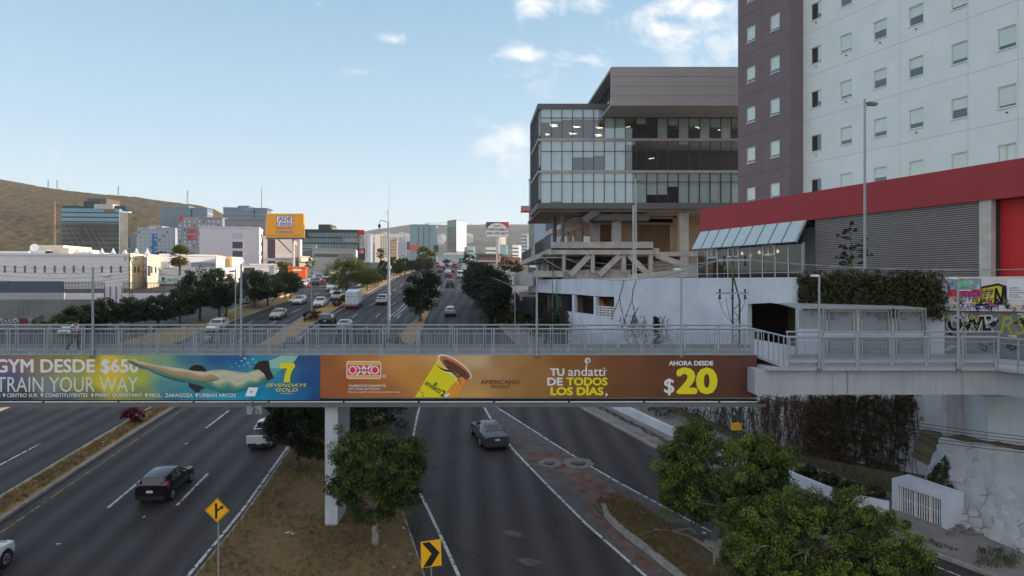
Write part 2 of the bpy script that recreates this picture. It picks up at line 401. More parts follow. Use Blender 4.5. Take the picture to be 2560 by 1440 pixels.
def asphalt():
 m = bpy.data.materials.new('asphalt'); m.use_nodes = True
 nt = m.node_tree; n = nt.nodes; l = nt.links; b = n['Principled BSDF']
 uv = n.new('ShaderNodeUVMap'); uv.uv_map = 'UVMap'
 def nz(scale, sx, sy, det=5):
  mp = n.new('ShaderNodeMapping'); mp.inputs['Scale'].default_value = (sx, sy, 1); l.new(uv.outputs[0], mp.inputs[0])
  t = n.new('ShaderNodeTexNoise'); t.inputs['Scale'].default_value = scale; t.inputs['Detail'].default_value = det; l.new(mp.outputs[0], t.inputs[0]); return t.outputs['Fac']
 def mth(op, a, b_=None):
  q = n.new('ShaderNodeMath'); q.operation = op
  for i, v in enumerate((a, b_)):
   if v is None: continue
   if isinstance(v, (int, float)): q.inputs[i].default_value = v
   else: l.new(v, q.inputs[i])
  return q.outputs[0]
 sp = n.new('ShaderNodeSeparateXYZ'); l.new(uv.outputs[0], sp.inputs[0])
 wav = mth('SINE', mth('MULTIPLY', mth('ADD', sp.outputs[0], -.15), 2 * math.pi / 1.75))      # two wheel tracks per 3.5 m lane
 trk = mth('MULTIPLY', mth('MULTIPLY', mth('ADD', wav, 1.0), .5), nz(1.0, .35, .03, 3))
 big = nz(1.0, .16, .05, 6); fine = nz(30, 1, 1, 4)
 v = mth('ADD', mth('ADD', mth('MULTIPLY', big, .030), mth('MULTIPLY', trk, .030)), mth('MULTIPLY', fine, .030))
 v = mth('ADD', v, .004)
 wv = n.new('ShaderNodeVectorMath'); wv.operation = 'ADD'; nd = n.new('ShaderNodeTexNoise'); nd.inputs['Scale'].default_value = .8; nd.inputs['Detail'].default_value = 5; l.new(uv.outputs[0], nd.inputs[0]); l.new(uv.outputs[0], wv.inputs[0]); l.new(nd.outputs['Color'], wv.inputs[1])
 vo = n.new('ShaderNodeTexVoronoi'); vo.feature = 'DISTANCE_TO_EDGE'; vo.inputs['Scale'].default_value = .16; l.new(wv.outputs[0], vo.inputs[0])
 crack = mth('MULTIPLY', mth('LESS_THAN', vo.outputs[0], .006), mth('GREATER_THAN', nz(1.0, .09, .09, 2), .5))      # thin cracks here and there
 stain = mth('MULTIPLY', mth('GREATER_THAN', nz(1.0, .5, .22, 6), .60), .25)                                            # darker mended and oily areas
 v = mth('MULTIPLY', v, mth('SUBTRACT', mth('SUBTRACT', 1.0, mth('MULTIPLY', crack, .45)), stain))
 cr = n.new('ShaderNodeCombineColor'); l.new(mth('MULTIPLY', v, 1.0), cr.inputs[0]); l.new(mth('MULTIPLY', v, .85), cr.inputs[1]); l.new(mth('MULTIPLY', v, .86), cr.inputs[2])
 l.new(cr.outputs[0], b.inputs['Base Color'])
 l.new(mth('SUBTRACT', .78, mth('MULTIPLY', trk, .25)), b.inputs['Roughness']); b.inputs['Specular IOR Level'].default_value = .38
 bp = n.new('ShaderNodeBump'); bp.inputs['Strength'].default_value = .35; bp.inputs['Distance'].default_value = .02; l.new(fine, bp.inputs['Height']); l.new(bp.outputs[0], b.inputs['Normal'])
 return m
m_asph = asphalt()
YS = [8, 14, 20] + list(np.arange(24, 120, 3.)) + list(np.arange(120, 300, 8.)) + list(np.arange(300, 500, 15.)) + [500, 520, 560]
def strip(name, xl, xr, ys, up, m, nx=1, uv=None):
 mb = MB(); ys = list(ys)
 for a, b in zip(ys[:-1], ys[1:]):
  for i in range(nx):
   t0, t1 = i / nx, (i + 1) / nx
   pa = lambda y, t: (xl(y) + (xr(y) - xl(y)) * t, y, gz(y) + up)
   mb.face([pa(a, t0), pa(a, t1), pa(b, t1), pa(b, t0)])
 return struct(mb.build(name, m, uv=uv))
mb = MB()
gy = [-400, -100, 0, 8, 20] + list(np.arange(24, 600, 12.)) + [640, 700, 800, 1100, 1500, 3000, 12000]
gx = [-9000, -1500, -400, -150, -75, -40, 0, 25, 60, 200, 900, 9000]
for a, b in zip(gy[:-1], gy[1:]):
 for c, d in zip(gx[:-1], gx[1:]):
  mb.face([(c, a, gz(a) - .06), (d, a, gz(a) - .06), (d, b, gz(b) - .06), (c, b, gz(b) - .06)])
struct(mb.build('ground', m_far))
strip('road', lambda y: medR(y) - 62 - .25 * max(0, y - 90), lambda y: kerbR(y), YS, 0.0, m_asph, 3, uv=lambda p: (p.x - medR(p.y), p.y))
strip('pavement', lambda y: kerbR(y) + .18, lambda y: kerbR(y) + (6.5 if y < 60 else 16), [y for y in YS if y <= 330], .13, m_conc)
def kerb(name, xf, ys, w, up, m=m_kerb):
 mb = MB(); ys = list(ys)
 for a, b in zip(ys[:-1], ys[1:]):
  q = lambda y, dx, z: (xf(y) + dx, y, gz(y) + z)
  mb.hexa([q(a, 0, -.05), q(a, w, -.05), q(b, w, -.05), q(b, 0, -.05)], [q(a, 0, up), q(a, w, up), q(b, w, up), q(b, 0, up)])
 return struct(mb.build(name, m))
kerb('kerb', kerbR, [y for y in YS if y <= 330], .18, .15)
MY = [y for y in YS if 20 <= y <= 330]
strip('median_strip', lambda y: medL(y) + .2, lambda y: medR(y) - .2, MY, .17, m_grassd, 3)
kerb('kerb', medL, MY, .2, .16); kerb('kerb', lambda y: medR(y) - .2, MY, .2, .16)
ye = G(765, 739).y
LMY = [y for y in np.arange(50, ye, 4.)] + [ye]
m_grassg = mat('greener_turf', lin((136, 122, 74)), .95, var=.3, scale=2.2, bump=.8, bscale=35, col2=lin((150, 124, 70)))
strip('median_strip', lambda y: lmL(y) + .2, lambda y: max(lmL(y) + .3, lmR(y) - .2), LMY, .17, m_grassg, 3)
kerb('kerb', lmL, LMY, .2, .16); kerb('kerb', lambda y: lmR(y) - .2, LMY, .2, .16)
def island(name, pix, m, up=.16, kw=.2, kerb_on=True, closed=True):
 pts = [G(*p) for p in pix]
 q = []
 for a, b in zip(pts, pts[1:] + pts[:1]):
  k = max(1, int((b - a).length / 2.5))
  for i in range(k):
   c = a.lerp(b, i / k); q.append(Vector((c.x, c.y, gz(c.y))))
 mb = MB(); n = len(q)
 c = sum(q, Vector()) / n
 mb.face([p + Vector((0, 0, up)) for p in q])
 o = mb.build(name, m); 
 b = bmesh.new(); b.from_mesh(o.data); bmesh.ops.triangulate(b, faces=b.faces); b.to_mesh(o.data); b.free(); struct(o)
 if kerb_on:
  kb = MB()
  for i in range(n):
   a, e = q[i], q[(i + 1) % n]
   da = (c - a); da.z = 0; da.normalize(); de = (c - e); de.z = 0; de.normalize()
   kb.hexa([a + Vector((0, 0, -.05)), e + Vector((0, 0, -.05)), e + de * kw + Vector((0, 0, -.05)), a + da * kw + Vector((0, 0, -.05))],
     [a + Vector((0, 0, up + .02)), e + Vector((0, 0, up + .02)), e + de * kw + Vector((0, 0, up + .02)), a + da * kw + Vector((0, 0, up + .02))])
  struct(kb.build('kerb', m_kerb))
 return o
m_island = mat('island_turf', lin((158, 124, 88)), .95, var=.4, scale=1.3, bump=.9, bscale=30, col2=lin((100, 88, 58)))
ISL_A = [(360, 1620), (493, 1440), (600, 1305), (733, 1112), (800, 1035), (850, 990), (905, 985), (950, 1035), (975, 1110), (988, 1190), (1002, 1267), (1030, 1350), (1060, 1440), (1110, 1620)]
island('traffic_island', ISL_A, m_island)
ISL_B = [(1000, 842), (1018, 818), (1047, 795), (1068, 770), (1086, 752), (1090, 757), (1078, 775), (1062, 805), (1050, 836), (1035, 862), (1012, 868)]
island('traffic_island', ISL_B, m_grassd)
G_L = [(1207, 1012), (1227, 1048), (1252, 1083), (1277, 1118), (1360, 1205), (1463, 1308), (1613, 1440), (1760, 1570)]
G_R = [(1232, 1012), (1273, 1038), (1330, 1074), (1390, 1113), (1520, 1192), (1660, 1267), (1777, 1330), (1850, 1366), (2000, 1440), (2230, 1560)]
gl, gr = curve(G_L), curve(G_R)
gys = [y for y in np.arange(23, 58, 1.5)]
strip('road_shoulder', gl, gr, gys, .004, m_patch, 2)
def sheet(name, pix, up, m, kind='structure', jag=0):
 pts = [G(*p) for p in pix]
 r = random.Random(len(pix)); q = []
 for a, b in zip(pts, pts[1:] + pts[:1]):
  k = max(1, int((b - a).length / .8))
  for i in range(k):
   c = a.lerp(b, i / k); q.append(Vector((c.x + r.uniform(-jag, jag), c.y + r.uniform(-jag, jag), 0)))
 for p in q: p.z = gz(p.y) + up
 mb = MB(); mb.face(q); o = mb.build(name, m)
 b = bmesh.new(); b.from_mesh(o.data); bmesh.ops.triangulate(b, faces=b.faces); b.to_mesh(o.data); b.free()
 o['kind'] = kind; return o
sheet('gravel_patch', [(1305, 1135), (1345, 1127), (1400, 1135), (1440, 1165), (1490, 1195), (1560, 1240), (1625, 1270), (1660, 1300), (1720, 1345), (1640, 1300), (1590, 1250), (1530, 1243), (1490, 1250), (1440, 1225), (1400, 1190), (1340, 1160)], .008, m_red_earth, jag=.18)
sheet('gravel_patch', [(1450, 1235), (1490, 1250), (1485, 1275), (1520, 1310), (1580, 1365), (1660, 1430), (1640, 1440), (1560, 1375), (1490, 1300)], .008, m_red_earth, jag=.1)
ISL_C = [(1482, 1262), (1510, 1248), (1560, 1250), (1592, 1262), (1630, 1290), (1690, 1325), (1770, 1366), (1850, 1405), (1960, 1460), (2120, 1560), (1880, 1600), (1760, 1500), (1690, 1440), (1620, 1385), (1570, 1345), (1530, 1310), (1500, 1283)]
m_islC = mat('bare_island_soil', lin((146, 116, 84)), .95, var=.35, scale=1.1, bump=.9, bscale=25, col2=lin((104, 94, 70)))
sheet('traffic_island', ISL_C, .1, m_islC, jag=.1)
kb = MB(); kp = [(1507, 1268), (1517, 1292), (1540, 1318), (1570, 1342), (1620, 1380), (1690, 1437), (1800, 1530)]
kq = [G(*p) for p in kp]
for a, b in zip(kq[:-1], kq[1:]): kb.beam(a + Vector((0, 0, .1)), b + Vector((0, 0, .1)), .26, .26)
struct(kb.build('kerb', m_kerb))
def line_mb(mb, xf, ys, w, up=.006):
 ys = list(ys)
 for a, b in zip(ys[:-1], ys[1:]):
  mb.face([(xf(a) - w / 2, a, gz(a) + up), (xf(a) + w / 2, a, gz(a) + up), (xf(b) + w / 2, b, gz(b) + up), (xf(b) - w / 2, b, gz(b) + up)])
def dashes(off, base, y0, y1, dash=4.5, period=13.6):
 mb = MB(); y = y0
 while y < y1:
  line_mb(mb, lambda q: base(q) + off, np.linspace(y, y + dash, 3), .16); y += period
 return struct(mb.build('road_marking', m_white_line))
Y1 = 300
dashes(4.5, medR, 22.3, Y1); dashes(8.0, medR, 22.6, Y1); dashes(11.4, medR, 76, Y1)
for off in (-3.4, -6.8): dashes(off, medL, 28, Y1)
dashes(-10.2, medL, 47, Y1)
def polyline(pix, w, m, up=.006):
 f = curve(pix); a, b = min(G(*p).y for p in pix), max(G(*p).y for p in pix)
 mb = MB(); line_mb(mb, f, np.linspace(a, b, max(3, int((b - a) / 2))), w, up); return struct(mb.build('road_marking', m))
mb = MB(); line_mb(mb, lambda y: medR(y) + .75, np.arange(22, 58, 2.), .09); struct(mb.build('road_marking', m_yellow_line))
mb = MB(); line_mb(mb, lambda y: medR(y) + .6, np.arange(76, 260, 4.), .14); struct(mb.build('road_marking', m_white_line))
mb = MB(); line_mb(mb, lambda y: medL(y) - .5, np.arange(90, 260, 4.), .14); struct(mb.build('road_marking', m_white_line))
polyline([(1000, 1620)] if False else [(470, 1440), (600, 1284), (727, 1107), (790, 1030)], .16, m_white_line)
polyline([(1147, 1440), (1095, 1325), (1050, 1232)], .16, m_white_line)
polyline([(1030, 1110), (1036, 1075), (1043, 1040), (1051, 1010)], .15, m_white_line)
polyline([(p[0], p[1]) for p in G_L], .16, m_white_line, .010)
polyline([(p[0], p[1]) for p in G_R], .16, m_white_line, .010)
polyline([(1037, 867), (1055, 825), (1079, 752), (1092, 722)], .16, m_white_line)
polyline([(975, 792), (1000, 771), (1025, 747), (1060, 716)], .2, m_white_line)
polyline([(985, 792), (1008, 773), (1030, 752)], .2, m_white_line)
polyline([(2320, 1408), (2400, 1440)], .1, m_white_line)
worn(m_yellow_line, 3, .33, .6)
for px, py, w_ in ((1285, 1333, 26), (1330, 1405, 34), (1300, 1340, 14)): sheet('asphalt_patch', [(px + w_ * math.cos(a), py + w_ * .3 * math.sin(a * 1.1)) for a in np.linspace(0, 5.8, 9)], .006, m_patch, jag=.12)
def manhole(px, py, r, label):
 c = G(px, py, .012); mb = MB(); rr = random.Random(px)
 n = 22; pts = [c + Vector((math.cos(2 * math.pi * i / n) * r * rr.uniform(.85, 1.15), math.sin(2 * math.pi * i / n) * r * rr.uniform(.85, 1.15), 0)) for i in range(n)]
 for p in pts: p.z = gz(p.y) + .012
 t = thing('manhole', label, 'manhole', c)
 mb.hexa(pts, [p + Vector((0, 0, .01)) for p in pts]); mb.build('concrete_collar', m_manhole, t)
 m2 = MB(); m2.lathe(c + Vector((0, 0, .02)), [(r * .5, 0), (r * .5, .012), (.02, .016)], 18); m2.build('cover', mat('cast_iron', (.06, .06, .06), .6), t)
 return t
manhole(1374, 1158, .75, 'left manhole of two in the reddish gravel behind the grey saloon')
manhole(1446, 1158, .95, 'right manhole of two, on the white line beside the gravel')
def hill(name, m, prof, y0, y1, py_base, bump, seed, zb=0.0, nx=70, ny=26):
 """prof: ridge outline [(px, py)] seen at depth y1; slope runs down to y0"""
 rr = np.random.RandomState(seed); mb = MB(); xs = np.array([p[0] for p in prof], float); zs = np.array([p[1] for p in prof], float)
 pxs = np.linspace(xs[0], xs[-1], nx)
 ph = rr.uniform(0, 6.28, (12, 2)); fr = rr.uniform(.003, .05, 12)
 grid = []
 for j in range(ny + 1):
  t = j / ny; y = y0 + (y1 - y0) * t; row = []
  for px in pxs:
   X = (px - 1280) / F * (y1 * .55 + y * .45)
   zr = H + (HZ - float(np.interp(px, xs, zs))) / F * y1
   z = zb + (zr - zb) * (t ** .8)
   w = sum(math.sin(X * fr[k] + ph[k, 0]) * math.sin(y * fr[k] * 1.3 + ph[k, 1]) / (1 + fr[k] * 60) for k in range(12))
   z += bump * w * (.3 + .7 * (1 - t)) + rr.uniform(-.5, .5) * bump * .25
   row.append((X, y, z))
  grid.append(row)
 back = [(x, y + 900, zb) for x, y, z in grid[-1]]; grid.append(back)
 for j in range(len(grid) - 1):
  for i in range(nx - 1): mb.face([grid[j][i], grid[j][i + 1], grid[j + 1][i + 1], grid[j + 1][i]])
 return struct(mb.build(name, m, smooth=True))
def scrub(name, c1, c2, bush, s1, s2):
 m = mat(name, c1, .98, var=.2, scale=s1, col2=c2, detail=8); nt = m.node_tree; n = nt.nodes; l = nt.links; b = n['Principled BSDF']; b.inputs['Specular IOR Level'].default_value = .1
 src = b.inputs['Base Color'].links[0].from_socket; tc = n.new('ShaderNodeTexCoord'); vo = n.new('ShaderNodeTexVoronoi'); vo.inputs['Scale'].default_value = s2; l.new(tc.outputs['Object'], vo.inputs[0])
 mr = n.new('ShaderNodeMapRange'); mr.inputs[1].default_value = .25; mr.inputs[2].default_value = .6; mr.inputs[3].default_value = .85; mr.inputs[4].default_value = 0; l.new(vo.outputs['Distance'], mr.inputs[0])
 mx = n.new('ShaderNodeMix'); mx.data_type = 'RGBA'; l.new(mr.outputs[0], mx.inputs['Factor']); l.new(src, mx.inputs[6]); mx.inputs[7].default_value = tuple(bush) + (1,); l.new(mx.outputs[2], b.inputs['Base Color'])
 bp = n.new('ShaderNodeBump'); bp.invert = True; bp.inputs['Strength'].default_value = .9; bp.inputs['Distance'].default_value = 2.5; l.new(vo.outputs['Distance'], bp.inputs['Height']); l.new(bp.outputs[0], b.inputs['Normal']); return m
m_hill = scrub('scrub_hillside', lin((120, 92, 58)), lin((88, 78, 46)), lin((62, 60, 32)), .010, .09)
m_hill2 = scrub('distant_hillside', lin((110, 100, 86)), lin((94, 92, 74)), lin((74, 74, 58)), .006, .05)
hill('hill', m_hill, [(-500, 420), (-200, 432), (0, 449), (120, 470), (240, 484), (330, 491), (420, 504), (500, 514), (540, 524), (560, 540), (600, 580), (640, 640)], 640, 1300, 0, 5, 3, zb=20, nx=110, ny=40)
hill('hill', m_hill2, [(400, 640), (640, 610), (760, 597), (870, 583), (960, 572), (1050, 564), (1130, 563), (1220, 562), (1320, 561), (1500, 560), (1900, 575), (2400, 600)], 2100, 3600, 0, 12, 5, zb=15, nx=140, ny=40)
# ================================================================ right side: hotel, red podium building, office, concrete garage, retaining wall
m_white_wall = mat('white_render', lin((226, 234, 236)), .85, var=.04, scale=.6, bump=.08, bscale=30)
m_brown_wall = mat('brown_render', lin((124, 112, 116)), .85, var=.06, scale=.8, bump=.1, bscale=30)
m_joint = mat('wall_joint', lin((192, 193, 198)), .9, var=0)
m_joint_b = mat('wall_joint_brown', lin((90, 82, 86)), .9, var=0)
m_frame_w = mat('white_window_frame', (.72, .72, .74), .5, var=.03)
m_blind = mat('roller_blind', lin((230, 234, 226)), .8, var=.05, scale=2)
m_room_shade = mat('interior_shade', (.03, .032, .036), .9, var=.2)  # near-black colour stands for the shade inside rooms and recesses
m_glass = glass_mat('window_glass', tint=(.95, .97, .95), refl=.03, edge=.35)
m_grey_alu = mat('dark_aluminium', lin((74, 78, 84)), .5, metal=.3, var=.05)
m_concrete = mat('raw_concrete', lin((180, 175, 172)), .9, var=.14, scale=.9, bump=.25, bscale=14, streak=.35)
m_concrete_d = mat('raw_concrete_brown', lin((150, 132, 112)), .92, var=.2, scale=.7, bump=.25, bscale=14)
m_beige_wall = mat('beige_block_wall', lin((164, 146, 120)), .9, var=.08, scale=.7)
m_wall_white_old = mat('weathered_white_wall', lin((206, 212, 224)), .9, var=.1, scale=.5, bump=.2, bscale=12, streak=.13)
m_red = mat('red_panel', lin((158, 50, 58)), .55, var=.05, scale=.5, bump=.03, bscale=60)
m_red2 = mat('bright_red_wall', lin((196, 44, 46)), .6, var=.05, scale=.5)
hotel = thing('hotel_tower', 'tall white hotel tower with small square windows and a brown end block', 'hotel', (24, 57, gz(57)))
HU = Vector((.395, -1, 0)).normalized()            # along the facade, towards the camera
def on_plane(K, px):
 k = (px - 1280) / F; y = K / (k + .395); return (k * y, y)
KW, KB = 46.9, 45.38
zb, zt = gz(57), 52
c0 = on_plane(KW, 2008)
c1 = (c0[0] + HU.x * 66, c0[1] + HU.y * 66)  # wing lengthened past the view so that it shades the near road
FW = Face(c0, c1, zb, zt)
b0, b1 = on_plane(KB, 1845), on_plane(KB, 1975)
FB = Face(b0, b1, zb, zt)
mb = MB()
nw = -FW.n * 17
q = [Vector((c0[0], c0[1], zb)), Vector((c1[0], c1[1], zb))]
STO = 3.605; z_row = H + 15.07 - zb; RV = .14
def pierced(f, cols, rows, w, h, depth, name, m, ztop):
 """facade skin of thickness RV with real openings, on a solid core behind it"""
 mb = MB(); q0, q1 = f.pt(0, 0, -RV), f.pt(f.w, 0, -RV); nn = -f.n * depth; mb.prism([q0, q1, q1 + nn, q0 + nn], (0, 0, ztop)); z = 0
 for r_ in sorted(rows):
  f.slab(mb, 0, f.w, z, r_ - h / 2, -RV, 0); x = 0
  for c in sorted(cols): f.slab(mb, x, c - w / 2, r_ - h / 2, r_ + h / 2, -RV, 0); x = c + w / 2
  f.slab(mb, x, f.w, r_ - h / 2, r_ + h / 2, -RV, 0); z = r_ + h / 2
 f.slab(mb, 0, f.w, z, ztop, -RV, 0); return mb.build(name, m, hotel)
WC = [FW.ray(px, 300)[0] for px in (2040, 2115, 2200, 2290, 2398, 2517)]; WX = [WC[-1] + 5.2 * i for i in (1, 2, 3, 4, 5, 6)]
WR = [z_row + STO * k for k in range(-2, 5)]
pierced(FW, WC + WX, WR, 1.12, 1.36, 17, 'white_wing', m_white_wall, zt - zb)
BC = [FB.ray(px, 300)[0] for px in (1877, 1937)]
BR0 = sum(H + (HZ - y_) / F * (KB / ((px - 1280) / F + .395)) - zb for px, y_ in ((1877, 287), (1937, 266))) / 2; BR = [BR0 + 3.6 * k for k in range(-2, 5)]
mb = MB(); q = [Vector((b0[0], b0[1], zb)), Vector((b1[0], b1[1], zb))]; nb = -FB.n * 19
pierced(FB, BC, BR, 1.1, 1.42, 19, 'brown_block', m_brown_wall, zt + 1.5 - zb)
mb = MB()
for k in range(-3, 8):
 z = z_row + STO * k - 1.55
 if z < 0: continue
 FW.slab(mb, 0, FW.w, z - .02, z + .02, 0, .004)
for x in (FW.ray(2250, 300)[0], FW.ray(2420, 300)[0], FW.ray(2545, 300)[0]): FW.slab(mb, x - .015, x + .015, 0, FW.h, 0, .003)
mb.build('wall_joints', m_joint, hotel)
mb = MB()
for k in range(-3, 8):
 z = z_row + STO * k - 1.75
 FB.slab(mb, 0, FB.w, z - .02, z + .02, 0, .004)
FB.slab(mb, FB.ray(1905, 300)[0] - .015, FB.ray(1905, 300)[0] + .015, 0, FB.h, 0, .003)
mb.build('wall_joints', m_joint_b, hotel)
def hotel_window(f, x, z, w, h, blind, side=False):
 """frame > pane, blind, dark room: square window set back in its opening"""
 mb = MB(); frame_ring(mb, f, x - w / 2, x + w / 2, z - h / 2, z + h / 2, .06, -.10, -.05); f.slab(mb, x - w / 2 - .04, x + w / 2 + .04, z - h / 2 - .05, z - h / 2 - .002, .002, .05)
 fr = mb.build('window', m_frame_w, hotel); I = (x - w / 2 + .06, x + w / 2 - .06, z - h / 2 + .06, z + h / 2 - .06)
 mb = MB(); f.slab(mb, *I, -.085, -.08); mb.build('pane', m_glass, fr); mb = MB(); f.slab(mb, *I, -RV + .002, -RV + .006); mb.build('room_shade_sheet', m_room_shade, fr)
 if blind > .03: mb = MB(); f.slab(mb, x + w * .12 if side else I[0], I[1], I[3] - (h - .12) * blind, I[3], -.12, -.112); mb.build('blind', m_blind, fr)
 return fr
wr = random.Random(11)
for ci, x in enumerate(WC):
 for k in range(-2, 4):
  z = z_row + STO * k
  hotel_window(FW, x, z, 1.12, 1.36, [0, 0, .7, .9, .75, .6][k + 2] if ci == 0 else wr.choice((.82, .86, .9, .75, .55, .84)), side=(ci == 0 and k < 3))
  if wr.random() < .6: mb = MB(); p = FW.pt(x + .05, z - 1.0); mb.beam(p, p + FW.n * .12, .07, .07); mb.build('vent_cap', m_grey_alu, hotel)
for x in BC:
 for z in BR: hotel_window(FB, x, z, 1.1, 1.42, wr.choice((.8, .88, .85)))
for x in WX:
 for z in WR: hotel_window(FW, x, z, 1.12, 1.36, .8)
KP = 43.7
pod = thing('podium_building', 'low dark red fascia building with glazed front in front of the hotel', 'building', (20, 55, H))
pA, pB = on_plane(KP, 1750), on_plane(KP, 2700)
zter = H - 1.2
FP = Face(pA, pB, zter, 30)
def fz(px, py): return FP.ray(px, py)
t0, zt0 = fz(1750, 523); _, zb0 = fz(1750, 583)
zt1 = fz(2300, 437.5)[1]; zb1 = fz(2300, 514.5)[1]
zt_, zb_ = (zt0 + zt1) / 2, (zb0 + zb1) / 2
mb = MB(); FP.slab(mb, 0, FP.w, zb_, zt_, -1.4, 0); mb.build('red_fascia', m_red, pod)
mb = MB(); FP.slab(mb, 0.02, FP.w - .02, zt_ - .35, zt_ - .15, -3.0, -1.4); mb.build('flat_roof', mat('roof_membrane', (.25, .25, .26), .9), pod)
xa, xb_, xc, xd = fz(1752, 640)[0], fz(2030, 640)[0], fz(2445, 640)[0], fz(2475, 640)[0]
mb = MB(); z = .05
while z < zb_ - .05:
 a = z; FP.slab(mb, xb_ + .05, xc, a, a + .07, -.32, -.25); z += .135
mb.build('louvre_slats', mat('louvre_metal', lin((150, 146, 146)), .45, metal=.3, var=.05), pod)
mb = MB(); FP.slab(mb, xb_ + .02, xc, 0, zb_, -.6, -.36); mb.build('louvre_backing', mat('louvre_back', lin((88, 86, 88)), .7), pod)
mb = MB(); FP.slab(mb, xc, xd, 0, zb_, -.5, -.1); mb.build('pillar', mat('pale_pillar', lin((190, 186, 180)), .8, streak=.2), pod)
mb = MB(); FP.slab(mb, xd, FP.w, 0, zb_, -1.6, -.9); mb.build('red_wall', m_red2, pod)
zc_top, zc_bot = zb_ - .02, fz(2000, 607)[1]
nb = 9
gz_front = .35
xg = [xa + (xb_ - .6 - xa) * i / nb for i in range(nb + 1)]
mb = MB(); FP.slab(mb, -.1, xb_ - .5, 0, zt_ - .4, -3.2, -3.0); FP.slab(mb, 0, xb_ - .5, zb_ - .25, zb_ - .01, -2.98, -.1); FP.slab(mb, xa, xb_, -.1, 0.0, -2.6, gz_front); mb.build('room_back', mat('restaurant_wall', lin((66, 58, 54)), .9), pod)
lampm = mat('lit_pendant', (1, .8, .5), .5, var=0, emit=(1, .72, .35, 2.2))
for i in range(5):
 p = FP.pt(xg[3] + 1.1 * i, zc_bot - .6 - .2 * (i % 2), -1.2); mb = MB(); mb.lathe(p, [(.02, .3), (.1, .18), (.13, 0), (.02, -.02)][::-1], 10); mb.build('pendant_lamp', lampm, pod)
m_refl = glass_mat('dark_shop_glass', tint=(.42, .42, .44), refl=.03, edge=.25)
for i in range(nb):
 mb = MB(); FP.slab(mb, xg[i] + .03, xg[i + 1] - .03, 0.02, zc_bot, gz_front - .02, gz_front); g = mb.build('shop_window', m_refl, pod)
 mb = MB(); FP.slab(mb, xg[i] - .03, xg[i] + .03, 0, zc_bot, gz_front - .05, gz_front + .04); FP.slab(mb, xg[i] + .03, xg[i + 1] - .03, zc_bot * .47, zc_bot * .47 + .03, gz_front - .04, gz_front + .01); mb.build('mullion', m_frame_w, g)
 if i in (1, 3, 6):
  m2 = MB(); frame_ring(m2, FP, xg[i] + .05, xg[i + 1] - .05, zc_bot - .85, zc_bot - .03, .09, gz_front + .005, gz_front + .06)
  xm = (xg[i] + xg[i + 1]) / 2; FP.slab(m2, xm - .04, xm + .04, zc_bot - .76, zc_bot - .12, gz_front + .006, gz_front + .05); m2.build('vent_sash', m_frame_w, g)
 m3 = MB(); o0, o1 = .06, gz_front + .75
 a, b, c, d = FP.pt(xg[i], zc_bot, o1), FP.pt(xg[i + 1], zc_bot, o1), FP.pt(xg[i + 1], zc_top, o0), FP.pt(xg[i], zc_top, o0)
 e = Vector((0, 0, .03)); m3.hexa([a, b, c, d], [a + e, b + e, c + e, d + e]); cp = m3.build('canopy_pane', mat('canopy_glass', lin((176, 192, 198)), .12, var=.05, spec=.8, coat=.5), pod)
 m4 = MB(); m4.beam(a + e, d + e, .05, .07); m4.beam(a, b, .05, .09); m4.build('canopy_rib', m_grey_alu, cp)
mb = MB(); FP.slab(mb, xb_ - .6, xb_ - .45, 0, zc_bot, gz_front - .1, gz_front + .1); mb.beam(FP.pt(xb_ - .52, zc_bot, gz_front + .75), FP.pt(xb_ - .52, zc_top, .1), .16, .16); mb.build('end_post', mat('steel_post', lin((160, 166, 172)), .5), pod)
mb = MB(); FP.slab(mb, xb_ - .45, xb_, 0, zb_, -.9, -.7); mb.build('recess_shade', m_room_shade, pod)
mb = MB(); FP.slab(mb, .1, xa + .1, 0, zb_ - .02, -2.6, -1.4); mb.build('side_wall', m_concrete_d, pod)
mb = MB()
tp = [P(1300, 700, 112), P(1330, 700, 99.6), P(1535, 700, 65), P(1870, 700, 48.4), P(2010, 700, 45.2), P(2360, 700, 40.6), P(2600, 700, 38.4)]
tp = [Vector((p.x, p.y, 0)) for p in tp]
tpb = [Vector((70, 30, 0)), Vector((75, 112, 0))]
ring = tp + tpb
mb.face([Vector((p.x, p.y, zter)) for p in ring]); mb.face([Vector((p.x, p.y, zter - .4)) for p in ring])
o = mb.build('terrace', m_conc); struct(o)
bmx = bmesh.new(); bmx.from_mesh(o.data); bmesh.ops.triangulate(bmx, faces=bmx.faces); bmx.to_mesh(o.data); bmx.free()
wall = thing('retaining_wall', 'long weathered white wall below the car park terrace', 'wall', (9, 58, gz(58)))
W1a, W1b = P(1328, 700, 100), P(1535, 700, 64.4)
W2b = P(1870, 700, 47.6); W3b = P(2010, 700, 44.5); W4b = P(2362, 700, 40.0); W5b = P(2620, 700, 37.4)
def wf(a, b): return Face((a.x, a.y), (b.x, b.y), 0, 20)
w1, w2, w3, w4, w5 = wf(W1a, W1b), wf(W1b, W2b), wf(W2b, W3b), wf(W3b, W4b), wf(W4b, W5b)
def wpoly(mb, f, pix, th=.35, off=0.0):
 mb.prism([f.px(x, y, off) for x, y in pix][::-1], -f.n * th)
mb = MB()
ztop = H + .33
wpoly(mb, w1, [(1331, 699), (1534.5, 696), (1534.5, 742), (1484, 740.5), (1453, 737), (1331, 730)])
wpoly(mb, w1, [(1430, 737.2), (1436, 737.6), (1436, 779.5), (1430, 779)])
wpoly(mb, w1, [(1484, 741.5), (1490, 742), (1490, 788), (1484, 787)])
wpoly(mb, w1, [(1412, 778), (1484, 786.5), (1490, 789), (1534.5, 793), (1534.5, 905), (1412, 860)])
m_v = mb.build('wall_front', m_wall_white_old, wall)
mb = MB()
L = [w1.px(x, y, -.12) for x, y in ((1490, 765), (1534.5, 769), (1534.5, 793), (1490, 789))]
